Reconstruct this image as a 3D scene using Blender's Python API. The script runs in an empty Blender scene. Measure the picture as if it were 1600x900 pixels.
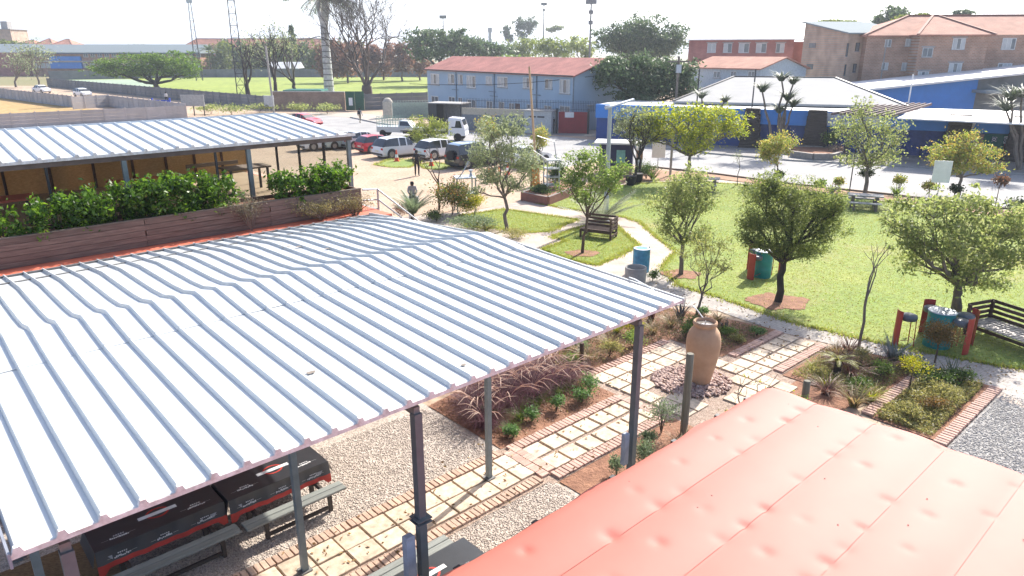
import bpy, bmesh, math, random
import numpy as np
from mathutils import Vector, Matrix
R = math.radians
rnd = random.Random(7)
nr = np.random.RandomState(11)

# ------------------------------------------------------------------ camera, sky, sun, exposure
F = 1113.0                       # focal length in pixels of a 1600 px wide frame
PITCH = math.atan(370 / F)
CAMH = 8.3                       # eye height over the courtyard
TH = R(42.3)                     # courtyard grid (U, V) against the view axis
SUN_AZ, SUN_EL = R(34), R(38)    # azimuth clockwise from +Y, elevation

sc = bpy.context.scene
C = sc.collection
cam_d = bpy.data.cameras.new('camera'); cam = bpy.data.objects.new('camera', cam_d); C.objects.link(cam)
cam_d.sensor_width = 36; cam_d.lens = 36 * F / 1600
cam_d.clip_start = 0.1; cam_d.clip_end = 20000
cam.location = (0, 0, CAMH); cam.rotation_euler = (R(90) - PITCH, 0, 0)
sc.camera = cam

w = bpy.data.worlds.new('World'); sc.world = w; w.use_nodes = True
nt = w.node_tree; bg = nt.nodes['Background']
sky = nt.nodes.new('ShaderNodeTexSky'); sky.sky_type = 'NISHITA'; sky.sun_disc = False
sky.sun_elevation = SUN_EL; sky.sun_rotation = SUN_AZ
sky.altitude = 1500; sky.air_density = .7; sky.dust_density = 6.5; sky.ozone_density = .6
nt.links.new(sky.outputs[0], bg.inputs[0]); bg.inputs[1].default_value = 0.15

sd = bpy.data.lights.new('sun', 'SUN'); sun = bpy.data.objects.new('sun', sd); C.objects.link(sun)
sd.energy = 4.3; sd.angle = R(0.6); sd.color = (1.0, 0.945, 0.86)
sdir = Vector((math.sin(SUN_AZ) * math.cos(SUN_EL), math.cos(SUN_AZ) * math.cos(SUN_EL), math.sin(SUN_EL)))
sun.rotation_euler = (-sdir).to_track_quat('-Z', 'Y').to_euler(); sun.location = sdir * 60
vs = sc.view_settings
vs.view_transform = 'Standard'; vs.look = 'None'; vs.exposure = 1.3; vs.gamma = 1; vs.use_curve_mapping = False
sc.cycles.max_bounces = 8; sc.cycles.transparent_max_bounces = 12
sc.cycles.volume_bounces = 0
sc.cycles.use_denoising = True

# ------------------------------------------------------------------ where things stand
def ray(px, py):
    u = (px - 800) / F; v = (450 - py) / F; c, s = math.cos(PITCH), math.sin(PITCH)
    return Vector((u, c + v * s, -s + v * c))
def G(px, py, z=0.0):            # the spot at height z
    r = ray(px, py); t = (z - CAMH) / r.z
    return Vector((r.x * t, r.y * t, z))
def at(px, py, Y):               # the spot at distance Y
    r = ray(px, py); t = Y / r.y
    return Vector((r.x * t, Y, CAMH + r.z * t))
def uv(U, V, z=0.0):
    c, s = math.cos(TH), math.sin(TH)
    return Vector((U * c - V * s, U * s + V * c, z))
def hit(px, py, p, d):           # (s along d, z) on the upright plane through p along d
    r = ray(px, py); d = Vector((d[0], d[1], 0)).normalized(); n = Vector((-d.y, d.x, 0))
    t = n.dot(Vector((p[0], p[1], 0))) / n.dot(Vector((r.x, r.y, 0)))
    q = Vector((r.x * t, r.y * t, 0))
    return (q - Vector((p[0], p[1], 0))).dot(d), CAMH + r.z * t

# ------------------------------------------------------------------ materials
def lin(r, g, b):
    f = lambda c: ((c / 255 + .055) / 1.055) ** 2.4 if c > 10 else c / 255 / 12.92
    return (f(r), f(g), f(b))
MC = {}
def pm(name, col, col2=None, scale=5, rough=.8, metal=0.0, orand=0.0, bump=0.0, bscale=40, spec=.4, detail=4, stretch=(1, 1, 1), coat=0, voro=False, rot=0.0, dist=.02, fleck=0):
    if name in MC: return MC[name]
    m = bpy.data.materials.new(name); m.use_nodes = True; t = m.node_tree; N = t.nodes; Lk = t.links
    b = N['Principled BSDF']
    b.inputs['Roughness'].default_value = rough; b.inputs['Metallic'].default_value = metal
    b.inputs['Specular IOR Level'].default_value = spec
    if coat: b.inputs['Coat Weight'].default_value = coat; b.inputs['Coat Roughness'].default_value = .06
    col2 = col2 or tuple(c * .72 for c in col)
    tc = N.new('ShaderNodeTexCoord'); oi = N.new('ShaderNodeObjectInfo')
    mp = N.new('ShaderNodeMapping'); mp.inputs['Scale'].default_value = stretch; mp.inputs['Rotation'].default_value = (0, 0, rot)
    ad = N.new('ShaderNodeVectorMath'); ad.operation = 'MULTIPLY_ADD'
    Lk.new(oi.outputs['Random'], ad.inputs[0]); ad.inputs[1].default_value = (37 if orand else 0,) * 3
    Lk.new(tc.outputs['Object'], ad.inputs[2]); Lk.new(ad.outputs[0], mp.inputs[0])
    nz = N.new('ShaderNodeTexNoise'); nz.inputs['Scale'].default_value = scale; nz.inputs['Detail'].default_value = detail; nz.inputs['Roughness'].default_value = .62
    Lk.new(mp.outputs[0], nz.inputs['Vector'])
    rp = N.new('ShaderNodeMapRange'); rp.inputs[1].default_value = .33; rp.inputs[2].default_value = .67
    Lk.new(nz.outputs[0], rp.inputs[0])
    mx = N.new('ShaderNodeMix'); mx.data_type = 'RGBA'
    mx.inputs[6].default_value = (*col, 1); mx.inputs[7].default_value = (*col2, 1); Lk.new(rp.outputs[0], mx.inputs[0])
    out = mx.outputs[2]
    hgt = None
    if voro:
        vo = N.new('ShaderNodeTexVoronoi'); vo.inputs['Scale'].default_value = bscale; Lk.new(mp.outputs[0], vo.inputs['Vector'])
        sep = N.new('ShaderNodeSeparateColor'); Lk.new(vo.outputs['Color'], sep.inputs[0])
        vm = N.new('ShaderNodeMapRange'); vm.inputs[3].default_value = 1 - voro; vm.inputs[4].default_value = 1 + voro
        Lk.new(sep.outputs[0], vm.inputs[0])
        mm = N.new('ShaderNodeMix'); mm.data_type = 'RGBA'; mm.blend_type = 'MULTIPLY'; mm.inputs[0].default_value = 1
        Lk.new(out, mm.inputs[6]); Lk.new(vm.outputs[0], mm.inputs[7]); out = mm.outputs[2]
        hgt = vo.outputs['Distance']
    if orand:
        hs = N.new('ShaderNodeHueSaturation')
        mr = N.new('ShaderNodeMapRange'); mr.inputs[3].default_value = 1 - orand; mr.inputs[4].default_value = 1 + orand
        Lk.new(oi.outputs['Random'], mr.inputs[0]); Lk.new(mr.outputs[0], hs.inputs['Value']); Lk.new(out, hs.inputs['Color']); out = hs.outputs[0]
    if fleck:
        n3 = N.new('ShaderNodeTexNoise'); n3.inputs['Scale'].default_value = fleck; n3.inputs['Detail'].default_value = 3; Lk.new(mp.outputs[0], n3.inputs['Vector'])
        r3 = N.new('ShaderNodeMapRange'); r3.inputs[1].default_value = .3; r3.inputs[2].default_value = .7; r3.inputs[3].default_value = .72; r3.inputs[4].default_value = 1.22
        Lk.new(n3.outputs[0], r3.inputs[0])
        m3 = N.new('ShaderNodeMix'); m3.data_type = 'RGBA'; m3.blend_type = 'MULTIPLY'; m3.inputs[0].default_value = 1
        Lk.new(out, m3.inputs[6]); Lk.new(r3.outputs[0], m3.inputs[7]); out = m3.outputs[2]
    Lk.new(out, b.inputs['Base Color'])
    if bump:
        bp = N.new('ShaderNodeBump'); bp.inputs['Strength'].default_value = bump; bp.inputs['Distance'].default_value = dist
        if hgt is None:
            n2 = N.new('ShaderNodeTexNoise'); n2.inputs['Scale'].default_value = bscale; n2.inputs['Detail'].default_value = 5
            Lk.new(mp.outputs[0], n2.inputs['Vector']); hgt = n2.outputs[0]
        else: bp.invert = True
        Lk.new(hgt, bp.inputs['Height']); Lk.new(bp.outputs[0], b.inputs['Normal'])
    MC[name] = m; return m

def brickmat(name, c1, c2, mortar, scale, bw=.5, rh=.25, rot=0.0, ms=.02, bump=.4, upright=False, rough=.85):
    if name in MC: return MC[name]
    m = bpy.data.materials.new(name); m.use_nodes = True; t = m.node_tree; N = t.nodes; Lk = t.links
    b = N['Principled BSDF']; b.inputs['Roughness'].default_value = rough; b.inputs['Specular IOR Level'].default_value = .3
    tc = N.new('ShaderNodeTexCoord'); mp = N.new('ShaderNodeMapping')
    mp.inputs['Rotation'].default_value = (R(90) if upright else 0, 0, rot)
    Lk.new(tc.outputs['Object'], mp.inputs[0])
    br = N.new('ShaderNodeTexBrick'); br.inputs['Scale'].default_value = scale; br.inputs['Brick Width'].default_value = bw; br.inputs['Row Height'].default_value = rh
    br.inputs['Mortar Size'].default_value = ms; br.inputs['Color1'].default_value = (*c1, 1); br.inputs['Color2'].default_value = (*c2, 1); br.inputs['Mortar'].default_value = (*mortar, 1)
    Lk.new(mp.outputs[0], br.inputs[0])
    nz = N.new('ShaderNodeTexNoise'); nz.inputs['Scale'].default_value = .7; nz.inputs['Detail'].default_value = 6; Lk.new(tc.outputs['Object'], nz.inputs['Vector'])
    mr = N.new('ShaderNodeMapRange'); mr.inputs[1].default_value = .3; mr.inputs[2].default_value = .7; mr.inputs[3].default_value = .75; mr.inputs[4].default_value = 1.18; Lk.new(nz.outputs[0], mr.inputs[0])
    mm = N.new('ShaderNodeMix'); mm.data_type = 'RGBA'; mm.blend_type = 'MULTIPLY'; mm.inputs[0].default_value = 1
    Lk.new(br.outputs[0], mm.inputs[6]); Lk.new(mr.outputs[0], mm.inputs[7]); Lk.new(mm.outputs[2], b.inputs['Base Color'])
    bp = N.new('ShaderNodeBump'); bp.inputs['Strength'].default_value = bump; bp.inputs['Distance'].default_value = .01; bp.invert = True
    Lk.new(br.outputs['Fac'], bp.inputs['Height']); Lk.new(bp.outputs[0], b.inputs['Normal'])
    MC[name] = m; return m

def leafmat(name, cols, trans=.42, rough=.5):
    if name in MC: return MC[name]
    m = bpy.data.materials.new(name); m.use_nodes = True; t = m.node_tree; N = t.nodes; Lk = t.links
    b = N['Principled BSDF']; b.inputs['Roughness'].default_value = rough; b.inputs['Specular IOR Level'].default_value = .35
    g = N.new('ShaderNodeNewGeometry'); cr = N.new('ShaderNodeValToRGB'); cr.color_ramp.interpolation = 'LINEAR'
    el = cr.color_ramp.elements
    while len(el) < len(cols): el.new(.5)
    for i, c in enumerate(cols): el[i].position = i / max(1, len(cols) - 1); el[i].color = (*c, 1)
    Lk.new(g.outputs['Random Per Island'], cr.inputs[0])
    tr = N.new('ShaderNodeBsdfTranslucent'); mx = N.new('ShaderNodeMixShader'); mx.inputs[0].default_value = trans
    hs = N.new('ShaderNodeHueSaturation'); hs.inputs['Value'].default_value = 1.5; hs.inputs['Saturation'].default_value = 1.1; hs.inputs['Hue'].default_value = .49
    Lk.new(cr.outputs[0], b.inputs['Base Color']); Lk.new(cr.outputs[0], hs.inputs['Color']); Lk.new(hs.outputs[0], tr.inputs[0])
    Lk.new(b.outputs[0], mx.inputs[1]); Lk.new(tr.outputs[0], mx.inputs[2]); Lk.new(mx.outputs[0], N['Material Output'].inputs[0])
    MC[name] = m; return m

def glassmat(name, col=(.05, .06, .07), rough=.05):
    if name in MC: return MC[name]
    m = pm(name, col, scale=1, rough=rough, spec=.9); return m

def pane_mat(name, clear=.75):
    if name in MC: return MC[name]
    m = bpy.data.materials.new(name); m.use_nodes = True; N = m.node_tree.nodes; Lk = m.node_tree.links
    gl = N.new('ShaderNodeBsdfGlossy'); gl.inputs['Roughness'].default_value = .04
    tp = N.new('ShaderNodeBsdfTransparent'); tp.inputs[0].default_value = (.86, .88, .86, 1)
    mx = N.new('ShaderNodeMixShader'); mx.inputs[0].default_value = .09
    Lk.new(tp.outputs[0], mx.inputs[1]); Lk.new(gl.outputs[0], mx.inputs[2]); Lk.new(mx.outputs[0], N['Material Output'].inputs[0])
    MC[name] = m; return m

# ------------------------------------------------------------------ mesh helpers
class MB:
    def __init__(s): s.v = []; s.f = []; s.m = []
    def add(s, vs, fs, mi=0):
        o = len(s.v); s.v += [tuple(p) for p in vs]; s.f += [tuple(i + o for i in f) for f in fs]; s.m += [mi] * len(fs); return s
    def box(s, c, d, rz=0, mi=0, tilt=None, ch=0):
        x, y, z = d[0] / 2, d[1] / 2, d[2] / 2
        if ch:
            a = [(-x, -y), (x, -y), (x, y), (-x, y)]
            vs = [(p[0], p[1], -z) for p in a] + [(p[0], p[1], z - ch) for p in a] + [(p[0] * (1 - ch / x), p[1] * (1 - ch / y), z) for p in a]
            fs = [(3, 2, 1, 0)] + [(i, (i + 1) % 4, 4 + (i + 1) % 4, 4 + i) for i in range(4)] + [(4 + i, 4 + (i + 1) % 4, 8 + (i + 1) % 4, 8 + i) for i in range(4)] + [(8, 9, 10, 11)]
        else:
            vs = [(i * x, j * y, k * z) for k in (-1, 1) for j in (-1, 1) for i in (-1, 1)]
            fs = [(0, 2, 3, 1), (4, 5, 7, 6), (0, 1, 5, 4), (2, 6, 7, 3), (0, 4, 6, 2), (1, 3, 7, 5)]
        M = Matrix.Rotation(rz, 3, 'Z')
        if tilt: M = M @ Matrix.Rotation(tilt[0], 3, 'X') @ Matrix.Rotation(tilt[1], 3, 'Y')
        return s.add([M @ Vector(p) + Vector(c) for p in vs], fs, mi)
    def beam(s, a, b, wd, ht, mi=0):
        a = Vector(a); b = Vector(b); d = (b - a); L = d.length; d.normalize()
        up = Vector((0, 0, 1)) if abs(d.z) < .95 else Vector((1, 0, 0))
        sx = d.cross(up).normalized(); sy = sx.cross(d)
        vs = [p + sx * (i * wd / 2) + sy * (j * ht / 2) for p in (a, b) for i, j in ((-1, -1), (1, -1), (1, 1), (-1, 1))]
        return s.add(vs, [(3, 2, 1, 0), (4, 5, 6, 7)] + [(i, (i + 1) % 4, 4 + (i + 1) % 4, 4 + i) for i in range(4)], mi)
    def tube(s, pts, rad, n=6, mi=0, cap=True):
        pts = [Vector(p) for p in pts]; rad = rad if hasattr(rad, '__len__') else [rad] * len(pts)
        vs = []; fs = []; k = len(pts); ref = Vector((1, .13, .07)).normalized()
        for i, p in enumerate(pts):
            d = (pts[min(i + 1, k - 1)] - pts[max(i - 1, 0)])
            if d.length < 1e-9: d = Vector((0, 0, 1))
            d.normalize()
            a = d.cross(ref)
            if a.length < .1: a = d.cross(Vector((0, 1, 0)))
            a.normalize(); b = d.cross(a)
            for j in range(n):
                t = 2 * math.pi * j / n; vs.append(p + (a * math.cos(t) + b * math.sin(t)) * rad[i])
        for i in range(k - 1):
            for j in range(n):
                fs.append((i * n + j, i * n + (j + 1) % n, (i + 1) * n + (j + 1) % n, (i + 1) * n + j))
        if cap: fs.append(tuple(range(n - 1, -1, -1))); fs.append(tuple((k - 1) * n + j for j in range(n)))
        return s.add(vs, fs, mi)
    def lathe(s, prof, n=24, c=(0, 0, 0), mi=0):
        vs = []; fs = []; k = len(prof)
        for r, z in prof:
            for j in range(n):
                t = 2 * math.pi * j / n; vs.append((c[0] + r * math.cos(t), c[1] + r * math.sin(t), c[2] + z))
        for i in range(k - 1):
            for j in range(n): fs.append((i * n + j, i * n + (j + 1) % n, (i + 1) * n + (j + 1) % n, (i + 1) * n + j))
        fs.append(tuple(range(n - 1, -1, -1))); fs.append(tuple((k - 1) * n + j for j in range(n)))
        return s.add(vs, fs, mi)
    def prism(s, poly, z0, z1, mi=0):
        a = sum(poly[i][0] * poly[(i + 1) % len(poly)][1] - poly[(i + 1) % len(poly)][0] * poly[i][1] for i in range(len(poly)))
        if a < 0: poly = poly[::-1]
        n = len(poly); vs = [(p[0], p[1], z0) for p in poly] + [(p[0], p[1], z1) for p in poly]
        return s.add(vs, [tuple(range(n - 1, -1, -1)), tuple(range(n, 2 * n))] + [(i, (i + 1) % n, n + (i + 1) % n, n + i) for i in range(n)], mi)
    def mesh(s, name, mats, smooth=False):
        me = bpy.data.meshes.new(name); me.from_pydata(s.v, [], s.f)
        for m in (mats if isinstance(mats, (list, tuple)) else [mats]): me.materials.append(m)
        if isinstance(mats, (list, tuple)): me.polygons.foreach_set('material_index', s.m)
        if smooth:
            me.polygons.foreach_set('use_smooth', [True] * len(me.polygons))
            try: me.set_sharp_from_angle(angle=R(smooth if smooth is not True else 40))
            except Exception: pass
        me.update(); return me
    def build(s, name, mats, parent=None, smooth=False, loc=None):
        return obj(name, s.mesh(name, mats, smooth), parent, loc)

def obj(name, me, parent=None, loc=None, rz=None):
    o = bpy.data.objects.new(name, me); C.objects.link(o); o.parent = parent
    if loc is not None: o.location = loc
    if rz is not None: o.rotation_euler = (0, 0, rz)
    return o
USED = set()
def tag(o, label, cat, group=None, kind=None):
    o['label'] = label
    if cat: o['category'] = cat
    if group: o['group'] = group
    if kind: o['kind'] = kind
    return o
def thing(name, label, cat, loc=(0, 0, 0), rz=0, group=None):
    o = bpy.data.objects.new(name, None); C.objects.link(o); o.empty_display_size = .2
    o.location = loc; o.rotation_euler = (0, 0, rz); return tag(o, label, cat, group)
def struct(name, me, label=None):
    o = obj(name, me); o['kind'] = 'structure'
    if label: o['label'] = label
    return o
def npmesh(name, verts, faces, mt, smooth=False):
    verts = np.asarray(verts, np.float32).reshape(-1, 3); faces = np.asarray(faces, np.int32); k = faces.shape[1]
    me = bpy.data.meshes.new(name); me.vertices.add(len(verts)); me.vertices.foreach_set('co', verts.ravel())
    me.loops.add(faces.size); me.loops.foreach_set('vertex_index', faces.ravel())
    me.polygons.add(len(faces)); me.polygons.foreach_set('loop_start', np.arange(0, faces.size, k, dtype=np.int32))
    try: me.polygons.foreach_set('loop_total', np.full(len(faces), k, np.int32))
    except Exception: pass
    if smooth: me.polygons.foreach_set('use_smooth', np.ones(len(faces), bool))
    me.materials.append(mt); me.update(calc_edges=True); me.validate(); return me
def unit(n):
    v = nr.normal(size=(n, 3)); return v / np.linalg.norm(v, axis=1, keepdims=True)
def leafmesh(name, cen, size, mt, asp=.5, up=.0, jit=.35):
    n = len(cen); a = unit(n); a[:, 2] = a[:, 2] * (1 - up) ; a /= np.linalg.norm(a, axis=1, keepdims=True)
    b = np.cross(a, unit(n)); b /= np.linalg.norm(b, axis=1, keepdims=True) + 1e-9
    s = size * (1 + jit * nr.uniform(-1, 1, (n, 1))); a = a * s * .5; b = b * s * .5 * asp
    fold = np.cross(a, b); fold = fold / (np.linalg.norm(fold, axis=1, keepdims=True) + 1e-9) * s * .08
    v = np.stack([cen - a, cen - b + fold, cen + a, cen + b + fold], 1).reshape(-1, 3)
    f = np.arange(n * 4).reshape(-1, 4); return npmesh(name, v, f, mt)
def textmesh(txt, size, mt, shear=0, name='lettering', bold=0.0):
    cu = bpy.data.curves.new('t', 'FONT'); cu.body = txt; cu.size = size; cu.shear = shear; cu.align_x = 'CENTER'; cu.align_y = 'CENTER'; cu.offset = bold; cu.extrude = .002
    o = bpy.data.objects.new('t', cu); C.objects.link(o); bpy.context.view_layer.update()
    me = bpy.data.meshes.new_from_object(o.evaluated_get(bpy.context.evaluated_depsgraph_get())); bpy.data.objects.remove(o)
    me.name = name; me.materials.clear(); me.materials.append(mt); return me

# shared materials
M = {}
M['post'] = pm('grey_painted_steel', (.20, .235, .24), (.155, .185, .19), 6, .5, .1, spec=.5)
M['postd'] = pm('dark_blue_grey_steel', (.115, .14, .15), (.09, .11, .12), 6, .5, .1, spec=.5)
M['dark'] = pm('dark_plastic', (.035, .037, .042), scale=8, rough=.5)
M['black'] = pm('black_rubber', (.015, .015, .016), scale=8, rough=.75)
M['white'] = pm('white_paint', (.78, .78, .76), (.68, .68, .66), 3, .45)
M['steel'] = pm('galvanised_steel', (.45, .47, .49), (.36, .38, .4), 5, .42, .6)
M['bark'] = pm('bark_brown', (.12, .085, .06), (.065, .045, .032), 9, .9, bump=.6, bscale=30, stretch=(1, 1, .25))
M['barkg'] = pm('bark_grey', (.2, .17, .14), (.11, .09, .075), 9, .9, bump=.6, bscale=30, stretch=(1, 1, .25))
M['barkd'] = pm('bark_dark', (.055, .043, .036), (.03, .024, .02), 9, .9, bump=.5, bscale=30, stretch=(1, 1, .25))
M['wood'] = pm('weathered_brown_timber', (.105, .06, .042), (.055, .03, .022), 4, .75, orand=.22, bump=.35, bscale=22, stretch=(.6, 8, 8))
M['woodg'] = pm('grey_weathered_timber', (.2, .16, .125), (.12, .095, .075), 4, .8, orand=.2, bump=.3, bscale=22, stretch=(.6, 8, 8))
M['soil'] = pm('red_brown_soil', (.32, .165, .10), (.19, .09, .055), 3.5, .95, bump=.7, bscale=18, dist=.05, fleck=40)
M['concrete'] = pm('grey_concrete', (.36, .35, .33), (.27, .26, .25), 3, .9, bump=.25, bscale=30)
# ------------------------------------------------------------------ ground, road, lawns, paths
def sheet(name, pts, z, mt, label=None, kind='structure'):
    mb = MB(); n = len(pts); a = sum(pts[i][0] * pts[(i + 1) % n][1] - pts[(i + 1) % n][0] * pts[i][1] for i in range(n))
    if a < 0: pts = pts[::-1]
    mb.add([(p[0], p[1], z) for p in pts], [tuple(range(n))]); o = mb.build(name, mt); o['kind'] = kind
    if label: o['label'] = label
    return o
def P(*q): return [G(x, y) for x, y in q]
def UVp(*q): return [uv(a, b) for a, b in q]
def inpoly(pts, x, y):
    c = np.zeros(len(x), bool); n = len(pts)
    for i in range(n):
        x1, y1 = pts[i][0], pts[i][1]; x2, y2 = pts[(i + 1) % n][0], pts[(i + 1) % n][1]
        k = ((y1 > y) != (y2 > y)) & (x < (x2 - x1) * (y - y1) / (y2 - y1 + 1e-12) + x1); c ^= k
    return c
def scatter(pts, n):
    xs = [p[0] for p in pts]; ys = [p[1] for p in pts]; out = np.zeros((0, 2))
    while len(out) < n:
        x = nr.uniform(min(xs), max(xs), n * 2); y = nr.uniform(min(ys), max(ys), n * 2); k = inpoly(pts, x, y)
        out = np.concatenate([out, np.stack([x[k], y[k]], 1)])
        if not k.any(): break
    return out[:n]

M['sand'] = pm('sandy_earth', (.46, .345, .25), (.37, .265, .18), .35, .95, bump=.3, bscale=9, fleck=6)
M['road'] = pm('worn_pale_asphalt', (.34, .335, .325), (.26, .255, .25), .5, .9, bump=.2, bscale=25, fleck=14)
M['gravel'] = pm('beige_gravel', (.45, .39, .335), (.37, .315, .265), 1.2, .9, bump=.6, bscale=42, voro=.4, dist=.02)
M['gravelg'] = pm('grey_gravel', (.36, .345, .325), (.28, .27, .255), 1.2, .9, bump=.9, bscale=34, voro=.5, dist=.03)
M['lawn'] = pm('lawn_turf', (.235, .27, .062), (.14, .215, .04), .32, .95, bump=.5, bscale=30, fleck=7, detail=6, dist=.01)
_n = M['lawn'].node_tree; _b = _n.nodes['Principled BSDF']; _src = _b.inputs['Base Color'].links[0].from_socket; _tc = _n.nodes.new('ShaderNodeTexCoord')
_nz = _n.nodes.new('ShaderNodeTexNoise'); _nz.inputs['Scale'].default_value = .16; _nz.inputs['Detail'].default_value = 7; _nz.inputs['Roughness'].default_value = .7; _n.links.new(_tc.outputs['Object'], _nz.inputs['Vector'])
_mr = _n.nodes.new('ShaderNodeMapRange'); _mr.inputs[1].default_value = .52; _mr.inputs[2].default_value = .72; _mr.inputs[4].default_value = .75; _n.links.new(_nz.outputs[0], _mr.inputs[0])
_mx = _n.nodes.new('ShaderNodeMix'); _mx.data_type = 'RGBA'; _mx.inputs[7].default_value = (.40, .31, .15, 1); _n.links.new(_mr.outputs[0], _mx.inputs[0]); _n.links.new(_src, _mx.inputs[6]); _n.links.new(_mx.outputs[2], _b.inputs['Base Color'])
M['field'] = pm('sports_field_turf', (.24, .29, .045), (.19, .25, .04), .05, .95, fleck=.6)
M['paver'] = brickmat('beige_brick_paving', (.50, .41, .34), (.43, .35, .29), (.33, .27, .22), 2.2, .5, .25, TH, .015, .3)
M['paverg'] = brickmat('grey_brick_paving', (.43, .39, .35), (.35, .32, .29), (.26, .23, .21), 2.2, .5, .25, TH + R(16), .02, .35)

mb = MB(); S = 6000; mb.add([(-S, -60, 0), (S, -60, 0), (S, S, 0), (-S, S, 0)], [(0, 1, 2, 3)])
struct('ground', mb.mesh('ground', M['sand']), 'sandy tan earth of the car park and open ground')
# far ground cover behind the street
sheet('far_ground', [(-900, 215, 0), (900, 150, 0), (1500, 3000, 0), (-1500, 3000, 0)], .004, pm('far_dry_grass', (.16, .16, .06), (.22, .18, .09), .02, .95))
# public road
ROADP = P((1760, 352), (1560, 324), (1400, 304), (1240, 287), (1120, 271), (1010, 259), (930, 252), (880, 262), (800, 262), (745, 246), (690, 232), (600, 216), (470, 214), (430, 196), (500, 180), (600, 188), (680, 205), (760, 207), (870, 213), (1000, 226), (1100, 238), (1240, 250), (1400, 259), (1560, 269), (1760, 283))
sheet('road', ROADP, .006, M['road'], 'pale worn asphalt road running past the garden')
sheet('pavement', P((985, 226), (1100, 240), (1240, 252), (1400, 260.5), (1560, 270.5), (1760, 285), (1760, 268), (1560, 250), (1240, 237), (1000, 219)), .12, brickmat('grey_pavement_blocks', (.34, .32, .30), (.27, .26, .25), (.2, .19, .18), 2, rot=R(-32)), 'grey paved footway along the blue shop front')
mb = MB(); kp = [G(x, y) for x, y in ((985, 226), (1100, 240), (1240, 252), (1400, 260.5), (1560, 270.5), (1760, 285))]
for a, b in zip(kp, kp[1:]): mb.beam(a + Vector((0, 0, .062)), b + Vector((0, 0, .062)), .16, .124)
struct('kerb', mb.mesh('kerb', M['concrete']))
mb = MB(); kp = [G(x, y) for x, y in ((548, 184), (590, 193), (640, 200))]
for a, b in zip(kp, kp[1:]): mb.beam(a + Vector((0, 0, .07)), b + Vector((0, 0, .07)), .2, .14)
struct('kerb', mb.mesh('kerb', M['concrete']))
mb = MB(); kp = [G(x, y) for x, y in ((1760, 353), (1560, 325.5), (1400, 305.5), (1240, 288.5), (1120, 272.5), (1010, 260.5))]
for a, b in zip(kp, kp[1:]): mb.beam(a + Vector((0, 0, .05)), b + Vector((0, 0, .05)), .14, .1)
struct('kerb', mb.mesh('kerb', pm('brown_kerb', (.2, .14, .1))))
# forecourt of the grey-blue building
sheet('forecourt', P((760, 206), (930, 214), (985, 226), (985, 205), (930, 192), (760, 186)), .009, pm('forecourt_paving', (.33, .30, .27), (.26, .24, .21), .6, .9))
sheet('footway', P((470, 178), (545, 183), (640, 198), (640, 186), (560, 176), (430, 177)), .01, pm('pale_footway', (.40, .36, .31), (.33, .29, .25), .6, .9))
# sports field and bare earth behind the left wall
sheet('sports_field', P((108, 130), (250, 138), (425, 151), (700, 153), (700, 120.5), (430, 120.8), (250, 121.5), (100, 123)), .012, M['field'], 'bright green sports field behind the grey wall')
sheet('games_court', P((110, 129.5), (235, 137), (250, 128), (200, 124), (100, 125)), .018, pm('pale_green_court', (.28, .35, .25), (.23, .30, .21), .3, .9))
sheet('bare_field', P((-300, 152), (0, 153), (118, 168), (190, 175), (150, 178), (-300, 210)), .008, pm('bare_orange_earth', (.42, .27, .12), (.33, .23, .08), .25, .95, fleck=1.5), 'orange brown bare earth inside the pale fence')

# garden: paving below, lawns above
GARD = P((560, 345), (640, 338), (740, 330), (800, 318), (880, 300), (930, 290), (1000, 283), (1120, 281), (1260, 296), (1400, 314), (1560, 336), (1760, 366), (1760, 700), (1500, 600), (1330, 545), (1225, 521), (1125, 487), (1060, 478), (900, 470), (700, 450), (560, 400))
sheet('garden_paving', GARD, .012, M['paver'], 'beige brick paving of the garden paths')
zq = lambda *q: [G(760 + x / 4, 280 + y / 4) for x, y in q]
L1 = zq((-160, 230), (110, 190), (330, 222), (565, 254), (390, 330), (225, 336), (60, 310), (-120, 300))
L2 = zq((410, 362), (560, 312), (640, 292), (800, 288), (870, 345), (950, 415), (820, 485), (690, 540), (520, 505), (350, 440), (500, 388))
L3 = P((1033, 420), (1056, 393), (1028, 373), (1000, 348), (975, 340), (945, 336), (905, 329), (880, 326), (840, 318), (885, 305), (940, 296), (1000, 287), (1060, 285), (1150, 288), (1260, 300), (1400, 318), (1560, 340), (1760, 370), (1760, 622), (1600, 578), (1560, 573), (1400, 543), (1240, 506), (1130, 468), (1060, 447))
for p, l in ((L1, 'small triangular lawn beside the white canopy'), (L2, 'triangular lawn under the slatted corner bench'), (L3, 'large sunlit lawn of the garden')):
    sheet('lawn', p, .03, M['lawn'], l)
GREY = P((990, 430), (1033, 421), (1060, 448), (1130, 469), (1240, 507), (1400, 544), (1560, 574), (1760, 624), (1760, 690), (1620, 640), (1545, 604), (1470, 580), (1400, 562), (1330, 546), (1225, 521), (1160, 500), (1110, 482), (1060, 478), (1000, 474), (940, 455))
sheet('grey_path', GREY, .018, M['paverg'], 'grey brick path between the lawn and the planting beds')
sheet('earth_strip', P((905, 296), (1000, 284), (1120, 280), (1260, 297), (1400, 315), (1560, 338), (1760, 368), (1760, 356), (1560, 328), (1400, 308), (1240, 290), (1120, 274), (1010, 264), (930, 280)), .036, pm('pinkish_earth', (.36, .22, .14), (.27, .15, .09), .8, .95, bump=.4, bscale=12))

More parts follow.
